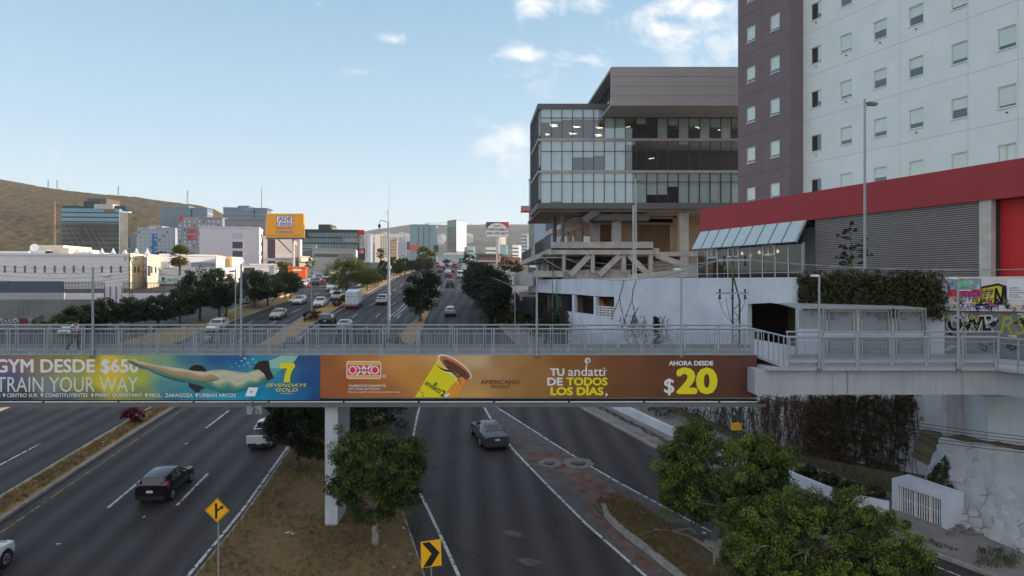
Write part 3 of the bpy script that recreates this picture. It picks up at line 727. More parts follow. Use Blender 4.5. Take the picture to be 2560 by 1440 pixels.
for i in range(5): mb.beam(L[0].lerp(L[3], i / 4), L[1].lerp(L[2], i / 4), .14, .12)
for i in range(6): mb.beam(L[0].lerp(L[1], i / 5), L[3].lerp(L[2], i / 5), .14, .12)
mb.build('lattice_parapet', m_frame_w, wall)
mb = MB(); wpoly(mb, w2, [(1535.5, 696), (1869.5, 694), (1869.5, 1420), (1690, 1330), (1535.5, 1010)]); mb.build('wall_front', m_wall_white_old, wall)
mb = MB()
wpoly(mb, w3, [(1870.5, 694), (2010, 693), (2010, 766), (1990, 765), (1925, 757), (1870.5, 760)])
wpoly(mb, w3, [(1990, 766), (2010, 767), (2010, 1300), (1990, 1300)])
wpoly(mb, w3, [(1870.5, 846), (1989, 868), (1989, 1300), (1870.5, 1300)])
mb.build('wall_front', m_wall_white_old, wall)
mb = MB(); wpoly(mb, w4, [(2011, 693), (2361, 691), (2361, 1420), (2011, 1420)]); mb.build('wall_front', m_wall_white_old, wall)
mb = MB(); wpoly(mb, w5, [(2362.5, 692), (2570, 691), (2640, 691), (2640, 780), (2362.5, 776)]); mb.build('hoarding_panel', mat('white_hoarding', lin((205, 203, 206)), .8, var=.06), wall)
mb = MB(); wpoly(mb, w5, [(2362.5, 901), (2640, 905), (2640, 1300), (2362.5, 1300)], off=-.25); mb.build('wall_front', m_wall_white_old, wall)
mb = MB(); wpoly(mb, w5, [(2362.5, 777), (2640, 781), (2640, 904), (2362.5, 900)], off=-.25); mb.build('lower_wall', mat('grey_block_wall', lin((120, 118, 122)), .9, var=.15, scale=2, bump=.2), wall)
mb = MB()
for f, d in ((w1, 7), (w3, 6)):
 q = [f.pt(-.3, -1 if f is w1 else -6, -d), f.pt(f.w + .3, -1 if f is w1 else -6, -d)]
 mb.prism([q[0] , q[1], q[1] - f.n * .3, q[0] - f.n * .3], (0, 0, 15.0 if f is w1 else 19.5))
q = [w1.px(1331, 785), w1.px(1534, 795)]
mb.prism([q[0] - w1.n * .4, q[1] - w1.n * .4, q[1] - w1.n * 7, q[0] - w1.n * 7], (0, 0, .25))
for px in (1345, 1356, 1440, 1450):
 a, b = w1.px(px, 728, -2.4), w1.px(px, 800, -2.4); mb.beam(a, b, .7, .5)
mb.build('undercroft', m_concrete_d, wall)
mb = MB(); a = w1.px(1497, 741, -2.6); b = w1.px(1514, 766, -2.6); mb.beam(a, b, .5, .9); mb.beam(b + Vector((0, 0, .2)), b - Vector((0, 0, 1.6)), .6, .6)
o = mb.build('stair_flight', mat('orange_steel', lin((206, 132, 60)), .7), wall)
OY = 90.0
off = thing('office_building', 'modern office block with grey framed glass storeys on concrete legs', 'office', (12, OY, gz(OY)))
def oz(py): return H + (HZ - py) / F * OY
def ox(px): return (px - 1280) / F * OY
dvec = Vector((-.06, 1, 0)).normalized()
def oface(px0, px1, y): return Face(((px0 - 1280) / F * y, y), ((px1 - 1280) / F * y, y), 0, 60)
X0, X1 = ox(1344), ox(1960)
FO = Face((X0, OY), (X1, OY), 0, 60)
DEP = 11.6
def obox(name, x0, x1, d0, d1, z0, z1, m, par=off):
 mb = MB(); q = [Vector((x0, OY, z0)) + dvec * d0, Vector((x1, OY, z0)) + dvec * d0, Vector((x1, OY, z0)) + dvec * d1, Vector((x0, OY, z0)) + dvec * d1]
 mb.prism(q, (0, 0, z1 - z0)); return mb.build(name, m, par)
m_oframe = mat('grey_cladding', lin((104, 102, 106)), .6, var=.05, scale=.4)
m_opanel = mat('light_grey_cladding', lin((160, 154, 154)), .6, var=.04, scale=.4)
obox('roof_slab', X0, X1, 0, DEP, oz(272), oz(259), m_oframe)
obox('bottom_slab', X0, X1, 0, DEP, oz(521.5), oz(507), m_oframe)
for a, b in ((352, 345.5), (432, 425.5)): obox('floor_band', X0 + .05, X1, .02, DEP, oz(a), oz(b), m_concrete)
mb = MB()
obox('end_frame', X0, X0 + 2.2, DEP - .5, DEP - .01, oz(507.5), oz(271.5), m_oframe)
obox('core_wall', X0 + .6, X1, 7.0, 7.4, oz(507), oz(272), mat('office_core', lin((92, 84, 76)), .9, var=.15, scale=.3))
storeys = [(345.5, 272.5), (425.5, 352), (507, 432)]
bay = 26.5
lampz = mat('office_strip_lamp', (1, .9, .7), .5, var=0, emit=(1, .86, .6, 1.1))
m_blind_o = mat('office_blind', lin((226, 238, 240)), .8, var=.06, scale=.8)
m_blind_g = mat('office_blind_grey', lin((226, 230, 220)), .8, var=.06, scale=.8)
m_oglass = glass_mat('office_glass', tint=(.92, .95, .96), refl=.08)
orn = random.Random(5)
for si, (pb, pt_) in enumerate(storeys):
 zb2, zt2 = oz(pb), oz(pt_); zm = zb2 + (zt2 - zb2) * (.70 if si != 1 else .65)
 for i in range(20):
  px0 = 1352 + bay * i; x0, x1 = ox(px0), ox(px0 + bay)
  if px0 > 1870: break
  mb = MB(); mb.box(x0 + .03, x1 - .03, OY + .10, OY + .12, zb2, zt2); w = mb.build('window', m_oglass, off)
  mb = MB(); mb.box(x0 - .04, x0 + .04, OY + .02, OY + .16, zb2, zt2); mb.box(x0 + .04, x1 - .04, OY + .03, OY + .15, zm - .04, zm + .04); mb.build('mullion', m_grey_alu, w)
  if si == 0: d = [.45, .40, .36, .34, .34, .34, 1, 1, 0, .5, 0, 1, .55, 1, .58, 1, .6, 1, .2, .9][i] if i < 20 else 1
  elif si == 1: d = [1, 1, 1, .55, .55, .5, 1, 1, .12, 0, 0, 0, 0, .1, 0, 0, 0, 0, 0, .3][i]
  else: d = [1, .95, 1, 1, 1, 1, 1, 1, 1, 1, .72, .72, .45, 1, 1, 1, 1, 1, 1, .4][i]
  if d > 0:
   mb = MB(); mb.box(x0 + .05, x1 - .05, OY + .35, OY + .37, zt2 - (zt2 - zb2) * d + .02, zt2 - .02); mb.build('blind', m_blind_o if i < 9 else m_blind_g, w)
def zig(px, py, s, n=3):
 mb = MB(); z = oz(py) + 0; pts = []
 for k in range(n + 1): pts.append(Vector((ox(px + (s if k % 2 else -s)), OY + 1.2 + k * .75, z + k * (-.02))))
 pts = [Vector((p.x, p.y, oz(py - 5 * k))) for k, p in enumerate(pts)]
 for a, b in zip(pts[:-1], pts[1:]): mb.beam(a, b, .07, .07)
 return mb.build('strip_lamp', lampz, off)
zig(1388, 312, 9, 4); zig(1446, 314, 9, 2); zig(1504, 316, 8, 2); zig(1371, 333, 5, 2); zig(1436, 331, 9, 2); zig(1502, 336, 8, 3)
zig(1575, 313, 7, 1); zig(1760, 316, 8, 2); zig(1812, 320, 10, 1); zig(1818, 343, 8, 1); zig(1635, 393, 8, 1)
for (pb, pt_) in storeys:
 zb2, zt2 = oz(pb), oz(pt_)
 for k in range(7):
  a, b = .25 + k * 1.55, .25 + (k + 1) * 1.55 - .1
  q = lambda d, xo: Vector((X0 + xo, OY, 0)) + dvec * d
  mb = MB(); mb.hexa([q(a, .12) + Vector((0, 0, zb2)), q(b, .12) + Vector((0, 0, zb2)), q(b, .16) + Vector((0, 0, zb2)), q(a, .16) + Vector((0, 0, zb2))],
      [q(a, .12) + Vector((0, 0, zt2)), q(b, .12) + Vector((0, 0, zt2)), q(b, .16) + Vector((0, 0, zt2)), q(a, .16) + Vector((0, 0, zt2))])
  w = mb.build('window', m_oglass, off)
  mb = MB(); mb.beam(q(a - .05, .1) + Vector((0, 0, zb2)), q(a - .05, .1) + Vector((0, 0, zt2)), .1, .12, up=(1, 0, 0)); mb.build('mullion', m_grey_alu, w)
  mb = MB(); mb.hexa([q(a, .4) + Vector((0, 0, zb2 + .6)), q(b, .4) + Vector((0, 0, zb2 + .6)), q(b, .43) + Vector((0, 0, zb2 + .6)), q(a, .43) + Vector((0, 0, zb2 + .6))],
      [q(a, .4) + Vector((0, 0, zt2)), q(b, .4) + Vector((0, 0, zt2)), q(b, .43) + Vector((0, 0, zt2)), q(a, .43) + Vector((0, 0, zt2))]); mb.build('blind', m_blind_g, w)
UB = 84.0
ux0, ux1 = (1528 - 1280) / F * UB, (2000 - 1280) / F * UB
uz0, uz1 = H + (HZ - 264) / F * UB, H + (HZ - 167) / F * UB
mb = MB(); q = [Vector((ux0, UB, uz0)), Vector((ux1, UB, uz0)), Vector((ux1, UB, uz0)) + dvec * 17, Vector((ux0, UB, uz0)) + dvec * 17]
t_ = .5
mb.prism(q, (0, 0, .35)); q2 = [p + Vector((0, 0, uz1 - uz0 - .35)) for p in q]; mb.prism(q2, (0, 0, .35))
mb.prism([q[0] + Vector((0, 0, .35)), q[1] + Vector((0, 0, .35)), q[1] + dvec * .5 + Vector((0, 0, .35)), q[0] + dvec * .5 + Vector((0, 0, .35))], (0, 0, uz1 - uz0 - .7))
mb.prism([q[0] + dvec * 16.5 + Vector((0, 0, .35)), q[1] + dvec * 16.5 + Vector((0, 0, .35)), q[1] + dvec * 17 + Vector((0, 0, .35)), q[0] + dvec * 17 + Vector((0, 0, .35))], (0, 0, uz1 - uz0 - .7))
ub = mb.build('upper_box', m_opanel, off)
mb = MB()
for k in (1, 2, 3):
 z = uz0 + (uz1 - uz0) * k / 4; mb.box(ux0, ux1, UB - .006, UB - .002, z - .025, z + .025)
mb.build('panel_joints', mat('panel_joint', lin((110, 106, 108)), .8, var=0), ub)
for k in range(9):
 a = Vector((ux0 + 1.3, UB, uz0 + .35)) + dvec * (.6 + k * 1.75)
 b = a + dvec * 1.65
 mb = MB(); mb.hexa([a, b, b + Vector((.04, 0, 0)), a + Vector((.04, 0, 0))], [p + Vector((0, 0, uz1 - uz0 - .7)) for p in (a, b, b + Vector((.04, 0, 0)), a + Vector((.04, 0, 0)))]); w = mb.build('window', m_oglass, ub)
 mb = MB(); mb.beam(a, a + Vector((0, 0, uz1 - uz0 - .7)), .1, .14, up=(1, 0, 0)); mb.build('mullion', m_grey_alu, w)
mb = MB(); q3 = [Vector((ux0 + 3.0, UB, uz0 + .35)) + dvec * .5, Vector((ux1, UB, uz0 + .35)) + dvec * .5, Vector((ux1, UB, uz0 + .35)) + dvec * 16.5, Vector((ux0 + 3.0, UB, uz0 + .35)) + dvec * 16.5]
mb.prism(q3, (0, 0, uz1 - uz0 - .72)); mb.build('inner_rooms', MATS['office_core'], ub)
zdeck = oz(655)
def pxbox(name, px0, px1, py0, py1, y, depth, m, par):
 a, b = P(px0, py1, y), P(px1, py0, y); mb = MB(); mb.box(a.x, b.x, y, y + depth, a.z, b.z); return mb.build(name, m, par)
for px0, px1, y, m in ((1381, 1392, 98, m_oframe), (1402, 1412, 92.5, m_oframe)):
 c = P((px0 + px1) / 2, 660, y); mb = MB(); mb.tube((c.x, y, H - 6), (c.x, y, oz(521)), (px1 - px0) / F * y / 2, n=14); mb.build('round_column', m, off)
for px0, px1, y in ((1477, 1500, 97), (1531, 1553, 93), (1699, 1722, 92)): pxbox('column', px0, px1, 521.5 + 0, 800, y, 1.2, m_concrete, off)
for px0, px1, y in ((1418, 1424, 120), (1436, 1440, 116), (1455, 1459, 108)): pxbox('column', px0, px1, 560, 690, y, 1.0, m_concrete_d, off)
pxbox('beige_wall', 1553, 1596, 545, 690, 99, .4, m_beige_wall, off); pxbox('beige_wall', 1678, 1760, 540, 690, 99, .4, m_beige_wall, off)
pxbox('brown_wall', 1597, 1676, 530, 690, 101.5, .5, mat('brown_block_wall', lin((128, 104, 88)), .92, var=.15, scale=.5), off)
pxbox('brown_wall', 1500, 1531, 530, 690, 101.5, .5, MATS['brown_block_wall'], off)
mb = MB(); a = P(1455, 555, 93); b = P(1490, 530, 93); mb.beam(a + Vector((0, 0, 0)), b, 5.0, .9); c = P(1618, 545, 93); mb.beam(P(1478, 545, 92.2), c, 2.0, .75); mb.build('stair_soffit', m_oframe, off)
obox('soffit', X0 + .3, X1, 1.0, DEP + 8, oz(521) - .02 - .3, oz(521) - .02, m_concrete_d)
gar = thing('parking_garage', 'raw concrete parking garage with diagonal struts and receding decks', 'garage', (8, 100, gz(100)))
GYY = 88.0
def gx_(px, y=GYY): return (px - 1280) / F * y
def g_(py, y=GYY): return H + (HZ - py) / F * y
def gbox(name, px0, px1, py0, py1, d0=0, d1=1.0, m=None, y=GYY):
 mb = MB(); mb.box(gx_(px0, y), gx_(px1, y), y + d0, y + d1, g_(py1, y), g_(py0, y)); return mb.build(name, m or m_concrete, gar)
gbox('parapet', 1377, 1504.5, 604.5, 624.5, 0, .35); gbox('parapet', 1505.5, 1633, 604.5, 624.5, 0, .35)
gbox('deck_edge', 1377, 1633, 625, 636, -.1, 2.0)
gbox('deck_slab', 1360, 1760, 628, 634, 2.0, 14)
gbox('deck_edge', 1633.5, 1755, 632, 640, .2, 2.0)
for a, b in ((1407, 1414), (1478, 1487), (1555, 1565.5), (1623, 1633)): gbox('post', a, b, 636.5, 682, .1, .9)
gbox('post', 1702, 1722, 640.5, 690, .1, .9)
for (xa_, ya_, xb2, yb2) in ((1425, 688, 1474, 638), (1497, 688, 1550, 638), (1572, 638, 1617, 683), (1640, 638, 1738, 674)):
 mb = MB(); a, b = P(xa_, ya_, GYY + .5), P(xb2, yb2, GYY + .5); mb.beam(a, b, .7, .62, up=(0, 1, 0)); mb.build('diagonal_strut', m_concrete, gar)
gbox('low_parapet', 1334, 1408, 677, 692, -.3, .2); gbox('low_parapet', 1408.5, 1580, 674, 697, .95, 1.4)
mb = MB(); a, b = P(1570, 697, 86), P(1756, 678, 84); mb.beam(a, b, .5, 1.0); mb.build('ramp_parapet', m_concrete, gar); mb = MB(); a, b = P(1630, 668, 92), P(1756, 660, 92); mb.beam(a, b, .5, 1.6); mb.build('ramp_parapet', m_concrete, gar)
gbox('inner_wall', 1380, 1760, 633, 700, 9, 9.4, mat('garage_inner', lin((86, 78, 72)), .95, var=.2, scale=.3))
gbox('floor_slab', 1340, 1780, 690, 693, 1.5, 14)
def gside(c, y): return c - .06 * (y - 0)
def deck(name, cx, y0, y1, z0, z1, wid, th, m):
 mb = MB(); a = Vector((cx - .06 * y0, y0, 0)); b = Vector((cx - .06 * y1, y1, 0)); w = Vector((wid, 0, 0))
 mb.hexa([a + Vector((0, 0, z0)), a + w + Vector((0, 0, z0)), b + w + Vector((0, 0, z1)), b + Vector((0, 0, z1))], [a + Vector((0, 0, z0 + th)), a + w + Vector((0, 0, z0 + th)), b + w + Vector((0, 0, z1 + th)), b + Vector((0, 0, z1 + th))])
 return mb.build(name, m, gar)
zL0, zL1 = g_(636), H + (HZ - 663) / F * 141
deck('deck_edge', 10.28, 88, 141, zL0, zL1, 14, .8, m_concrete)
zU0, zU1 = H + (HZ - 553) / F * 95, H + (HZ - 590) / F * 135
deck('deck_edge', 14.66, 97, 136, zU0, zU1, 14, .8, m_concrete)
deck('deck_slab', 17.2, 97, 136, zU0 - .02, zU1 - .02, 14, .6, m_concrete_d)
def side_rail(cx, y0, y1, z0, z1, h):
 mb = MB(); n = int((y1 - y0) / 1.2)
 for k in range(n + 1):
  y = y0 + (y1 - y0) * k / n; z = z0 + (z1 - z0) * k / n; mb.beam((cx - .06 * y, y, z), (cx - .06 * y, y, z + h), .05, .05)
 for hh in (.0, .5, 1.0): mb.beam((cx - .06 * y0, y0, z0 + h * hh), (cx - .06 * y1, y1, z1 + h * hh), .05, .05)
 for k in range(n * 3):
  y = y0 + (y1 - y0) * k / (n * 3); z = z0 + (z1 - z0) * k / (n * 3); mb.beam((cx - .06 * y, y, z), (cx - .06 * y, y, z + h), .025, .025)
 return mb.build('railing', mat('dark_railing', (.05, .055, .06), .6), gar)
side_rail(10.4, 89, 111, zL0 + .8, zL0 + .8 + (zL1 - zL0) * 23 / 53, 1.9); side_rail(10.4, 119, 140, zL0 + .8 + (zL1 - zL0) * 31 / 53, zL1 + .8, 1.6)
side_rail(14.8, 98, 135, zU0 + .8, zU1 + .8, 1.5)
mb = MB(); mb.box(10.5 - .06 * 112, 12 - .06 * 112, 112, 118.5, zL0 - .3, zL0 + 2.8); mb.build('pier_wall', m_concrete, gar)
for y in (100, 109, 118, 127, 136):
 mb = MB(); x = 15.4 - .06 * y; mb.box(x, x + .8, y, y + .8, zL0, g_(553) - .3); mb.build('column', m_concrete, gar)
 mb = MB(); x = 11.4 - .06 * y; mb.box(x, x + .8, y, y + .8, gz(y), zL0 - .03); mb.build('column', m_concrete, gar)
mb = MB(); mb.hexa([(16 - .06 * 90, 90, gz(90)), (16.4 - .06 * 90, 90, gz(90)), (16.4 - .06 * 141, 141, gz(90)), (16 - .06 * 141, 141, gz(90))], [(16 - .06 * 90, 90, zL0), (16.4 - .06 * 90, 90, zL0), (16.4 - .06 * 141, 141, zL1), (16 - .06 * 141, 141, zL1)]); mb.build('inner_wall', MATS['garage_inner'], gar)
mb = MB()
pc = [P(1286, 690, 118), P(1292, 690, 108), P(1305, 690, 101), P(1333, 690, 95.5)]
for a, b in zip(pc[:-1], pc[1:]): mb.beam(Vector((a.x, a.y, H + .55)), Vector((b.x, b.y, H + .55)), .3, 1.9)
mb.build('curved_parapet', m_concrete, gar)
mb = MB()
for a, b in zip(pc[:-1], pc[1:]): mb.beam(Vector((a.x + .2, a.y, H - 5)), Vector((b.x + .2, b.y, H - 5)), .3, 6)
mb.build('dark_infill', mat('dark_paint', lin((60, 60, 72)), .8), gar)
pxbox('hanging_panel', 1299, 1322, 729, 752, 101, .3, m_concrete, gar)
# ================================================================ pedestrian bridge with banners, lamps, cage, walker
BD = 33.4; BF = 36.6           # near and far side of the deck (metres from the camera)
m_steel = mat('galvanised_steel', lin((158, 166, 174)), .5, metal=.35, var=.08, scale=3)
m_steel_d = mat('painted_grey_steel', lin((104, 108, 114)), .6, var=.1, scale=2)
m_girder = mat('girder_grey_paint', lin((172, 176, 182)), .7, var=.08, scale=.6, streak=.25)
m_mesh = mesh_mat('wire_netting', lin((128, 138, 148)), .06, .11)
m_kick = mat('kick_plate_grey', lin((140, 150, 158)), .7, var=.1)
m_pier = mat('pier_pale_paint', lin((196, 204, 212)), .8, var=.06, scale=1, streak=.15)
m_black = mat('black_and_gap_shade', (.012, .012, .014), .8, var=0)
m_whitebar = mat('white_tube', lin((225, 225, 220)), .5, var=.03)
br = thing('pedestrian_bridge', 'grey steel pedestrian bridge with wire netting rails spanning the avenue', 'bridge', (0, BD, gz(35)))
def bx(px, y=BD): return (px - 1280) / F * y
def bz(py, y=BD): return H + (HZ - py) / F * y
XL = bx(-260); XR = bx(1892)
zdk = bz(888)
mb = MB(); mb.box(XL, XR, BD, BF + .1, zdk - .14, zdk); mb.build('deck', mat('deck_concrete', lin((140, 142, 146)), .9, var=.12, scale=1.5), br)
mb = MB(); mb.box(XL, XR, BD + .35, BF - .2, bz(1001), zdk - .145); mb.build('girder', m_girder, br)
mb = MB(); mb.box(XL, bx(1908), BD - .35, BD + .33, bz(1014.5), bz(1006.5)); mb.build('catwalk', m_steel_d, br)
mb = MB(); mb.box(XL, bx(1893), BD - .05, BD + .33, bz(1006), bz(1000.5)); mb.build('gap_shade_strip', m_black, br)  # shade between banner and catwalk filled in as a black strip
x = XL
while x < bx(1860):
 x2 = min(x + 3.62, bx(1893)); mb = MB(); mb.beam((x + .03, BD - .12, bz(1003.6)), (x2 - .03, BD - .12, bz(1003.4)), .05, .05); mb.build('white_tube', m_whitebar, br); x += 3.66
pl, pr = bx(811), bx(840)
mb = MB(); mb.box(pl, pl + .62, BD + .1, BD + 2.6, gz(BD) - .4, bz(1006.5)); mb.build('pier', m_pier, br)
mb = MB(); mb.box(pl - 42, pl - 41.3, BD + .1, BD + 2.6, gz(BD) - .4, bz(1006.5)); mb.build('pier', m_pier, br)
def rail_run(y, x0, x1, z, zt, step, par, pts=None, seed=1, mid=True):
 """straight railing along x at depth y from deck height z to hand rail height zt"""
 r = random.Random(seed)
 mb = MB(); mb.path([(x0, y, zt), (x1, y, zt)], .05, 8); mb.build('hand_rail', m_steel, par)
 n = max(1, round((x1 - x0) / step)); st = (x1 - x0) / n
 for i in range(n):
  a, b = x0 + i * st + .06, x0 + (i + 1) * st - .06
  mb = MB()
  for xx in (a, b): mb.beam((xx, y, z - .12), (xx, y, zt), .045, .05)
  k = 0
  ztp = zt - .22
  mb.beam((a, y, ztp), (b, y, ztp), .03, .03); mb.beam((a, y, z + .24), (b, y, z + .24), .03, .03); mb.beam((a, y, z + .03), (b, y, z + .03), .04, .05)
  nb_ = 12; skip = r.random() < .3
  for j in range(1, nb_):
   if mid and (j in (3, 9) or (not skip and j % 2 == 0)): mb.beam((a + (b - a) * j / nb_, y, z + .03), (a + (b - a) * j / nb_, y, ztp), .018, .018)
  p = mb.build('rail_panel', m_steel, par)
  m2 = MB(); m2.face([(a, y + .02, z + .24), (b, y + .02, z + .24), (b, y + .02, ztp), (a, y + .02, ztp)]); m2.build('netting', m_mesh, p, uv=lambda q: (q.x, q.z), fix=False)
  m2 = MB(); m2.face([(a, y + .02, z + .03), (b, y + .02, z + .03), (b, y + .02, z + .24), (a, y + .02, z + .24)]); m2.build('kick_plate', m_kick, p, fix=False)
zt = bz(822.5)
rail_run(BD + .06, XL, bx(1885), zdk, zt, 3.62 / 2, br, seed=2)
rail_run(BF, XL, (1880 - 1280) / F * BF, zdk, zt, 3.62 / 2, br, seed=5, mid=True)
BD2, BF2 = 32.0, 35.7
def b2x(px): return (px - 1280) / F * BD2
def b2z(py): return H + (HZ - py) / F * BD2
zd2 = b2z(920)
XR2 = b2x(2490)
mb = MB(); mb.box(bx(1892) + .02, XR2, BD2, BF2 + .1, zd2 - .12, zd2); mb.build('deck', m_girder, br)
ga = P(1893, 925, BD2 + .3)
mb = MB(); mb.box(b2x(1893), b2x(2516), BD2 + .3, BF2 - .3, b2z(989), b2z(926)); mb.build('girder', m_girder, br)
mb = MB(); mb.box(b2x(2126), b2x(2127.5), BD2 + .296, BD2 + .299, b2z(988.5), b2z(926.5)); mb.build('girder_joint', m_steel_d, br)
mb = MB(); mb.prism([P(1893, 888, BD), P(1972, 919, BD2), P(1972, 919, BD2) + Vector((0, 3.3, 0)), P(1893, 888, BD) + Vector((0, 3.3, 0))], (0, 0, -.12)); mb.build('deck', m_girder, br)
for nm, e in (('near', 0), ('far', 3.5)):
 a, b = P(1885, 823, BD) + Vector((0, e * .93, 0)), P(1972, 843.5, BD2) + Vector((0, e, 0))
 a.z = zt; b.z = b2z(843.5); mb = MB(); mb.path([a - Vector((.4, 0, 0)) if e else a, b], .042, 8)
 za, zb9 = zdk, zd2
 for k in range(8):
  t = k / 7; p = a.lerp(b, t); base = za + (zb9 - za) * t; mb.beam((p.x, p.y, base), (p.x, p.y, p.z), .035 if k % 3 else .06, .035)
 mb.build('rail_panel', m_steel, br)
rail_run(BD2 + .05, b2x(1972), XR2, zd2, b2z(843.5), 1.68, br, seed=9, mid=False)
rail_run(BF2, (1965 - 1280) / F * BF2, (2500 - 1280) / F * BF2, zd2, b2z(843.5), 1.8, br, seed=4, mid=False)
e0, e1 = P(2490, 843.5, BD2), P(2600, 868, 30.1)
e0.z = b2z(843.5); e1.z = e0.z
mb = MB(); mb.path([e0, e1], .042, 8)
for t in (.04, .52, .98):
 p = e0.lerp(e1, t); mb.beam((p.x, p.y, zd2 - .1), p, .06, .05)
mb.beam(Vector((e0.x, e0.y, zd2 + .25)), Vector((e1.x, e1.y, zd2 + .25)), .03, .03); mb.beam(e0 - Vector((0, 0, .25)), e1 - Vector((0, 0, .25)), .03, .03)
p = mb.build('rail_panel', m_steel, br)
mb = MB(); mb.face([(e0.x, e0.y, zd2 + .2), (e1.x, e1.y, zd2 + .2), (e1.x, e1.y, e0.z - .25), (e0.x, e0.y, e0.z - .25)]); mb.build('netting', m_mesh, p, uv=lambda q: (q.y, q.z), fix=False)
mb = MB(); mb.prism([Vector((e0.x, e0.y, zd2 - .12)), Vector((e1.x, e1.y, zd2 - .12)), Vector((e1.x + 5, e1.y + .8, zd2 - .12)), Vector((e0.x + 3, e0.y + 4, zd2 - .12)), Vector((e0.x, e0.y + 4, zd2 - .12))], (0, 0, .12)); mb.build('deck', m_girder, br)
mb = MB(); mb.prism([Vector((e0.x + .3, e0.y + .5, zd2 - 1.3)), Vector((e1.x + .5, e1.y + .6, zd2 - 1.3)), Vector((e1.x + 5, e1.y + 1.2, zd2 - 1.3)), Vector((e0.x + 3, e0.y + 3.5, zd2 - 1.3))], (0, 0, 1.15)); mb.build('girder', m_girder, br)
cg = thing('netting_cage', 'grey steel cage of square netting frames over the right end of the footbridge', 'cage', ((2150 - 1280) / F * 35.9, 35.9, zd2))
CY = 36.2
def cz(py): return H + (HZ - py) / F * CY
def cx(px): return (px - 1280) / F * CY
for i, (a, b) in enumerate(((2064, 2140), (2152, 2228), (2238, 2314))):
 for (ya, yb) in ((773, 830), (846, 900)):
  mb = MB(); x0, x1, z0, z1 = cx(a), cx(b), cz(yb), cz(ya)
  for (q0, q1) in (((x0, z0), (x1, z0)), ((x0, z1), (x1, z1)), ((x0, z0), (x0, z1)), ((x1, z0), (x1, z1)), ((x0 + .16, z0), (x0 + .16, z1 - .08)), ((x1 - .16, z0), (x1 - .16, z1 - .08)), ((x0 + .16, z1 - .1), (x1 - .16, z1 - .1))):
   mb.beam((q0[0], CY, q0[1]), (q1[0], CY, q1[1]), .07, .06, up=(0, 1, 0))
  f = mb.build('cage_frame', mat('weathered_steel', lin((136, 134, 132)), .6, metal=.2, var=.15, scale=3), cg)
  mb = MB(); mb.face([(x0 + .16, CY + .03, z0), (x1 - .16, CY + .03, z0), (x1 - .16, CY + .03, z1 - .1), (x0 + .16, CY + .03, z1 - .1)]); mb.build('netting', mesh_mat('dense_netting', lin((112, 114, 118)), .05, .4), f, uv=lambda q: (q.x, q.z), fix=False)
mb = MB(); 
mb.hexa([(cx(1992), CY + .1, cz(772)), (cx(2316), CY + .1, cz(772)), (cx(2316), CY + 2.2, cz(772)), (cx(1992), CY + 2.2, cz(764))], [(cx(1992), CY + .1, cz(768)), (cx(2316), CY + .1, cz(770)), (cx(2316), CY + 2.2, cz(768)), (cx(1992), CY + 2.2, cz(760))]); mb.build('cage_roof', m_steel, cg)
mb = MB()
for px in (1993, 2060, 2316): mb.beam((cx(px), CY + .1, zd2), (cx(px), CY + .1, cz(770)), .09, .09)
mb.beam((cx(1993), CY + .1, cz(770)), (cx(2062), CY + .1, cz(770)), .07, .07); mb.beam((cx(1993), CY + .1, cz(822)), (cx(2062), CY + .1, cz(822)), .05, .05)
f = mb.build('cage_post', m_steel, cg)
mb = MB(); mb.face([(cx(2000), CY + .13, cz(822)), (cx(2058), CY + .13, cz(822)), (cx(2058), CY + .13, cz(775)), (cx(2000), CY + .13, cz(775))]); mb.build('netting', MATS['dense_netting'], f, uv=lambda q: (q.x, q.z), fix=False)
m_print = vcol_mat('banner_print', rough=.5, spec=.3, noise=.05)
WHITE_SHADE = np.array(lin((188, 200, 224)))        # how a white print looks in this open shade
def pc(c):
 v = np.array(lin(c)) / WHITE_SHADE * .78; return tuple(np.clip(v, 0.004, .9))
def blend(points, power=3.0, sx=1.0, sy=1.6):
 P_ = np.array([(x * sx, y * sy) for x, y, _ in points]); C_ = np.array([lin(c) for *_, c in points])
 def fn(px, py):
  d = ((P_ - np.array([px * sx, py * sy])) ** 2).sum(1) ** .5 + 1.0; w = d ** -power; w /= w.sum()
  v = (C_ * w[:, None]).sum(0) / WHITE_SHADE * .78; return np.clip(v, .004, .9)
 return fn
YB = BD - .06
def pl_(off): return lambda px, py: P(px, py, YB - off)
def banner(name, label, px0, px1, pts, ytop, ybot):
 t = thing(name, label, 'banner', P((px0 + px1) / 2, ybot, YB))
 mb = MB(); nx = int((px1 - px0) / 6); ny = 14
 V = [[P(px0 + (px1 - px0) * i / nx, ytop + (ybot - ytop) * j / ny, YB) for i in range(nx + 1)] for j in range(ny + 1)]
 k = 0
 for j in range(ny + 1):
  for i in range(nx + 1): mb.v.append(V[j][i])
 for j in range(ny):
  for i in range(nx): a = j * (nx + 1) + i; mb.f.append((a + nx + 1, a + nx + 2, a + 1, a)); mb.m.append(0)
 o = mb.build('banner_cloth', m_print, t, fix=False, smooth=False)
 fn = blend(pts); inv = lambda q: ((q.x) / q.y * F + 1280, HZ - (q.z - H) / q.y * F)
 vcolor(o, lambda q: fn(*inv(q)))
 m2 = MB(); m2.box(bx(px0, YB), bx(px1, YB), YB + .012, YB + .05, bz(ybot, YB), bz(ytop, YB)); m2.build('backing', m_steel_d, t)
 return t
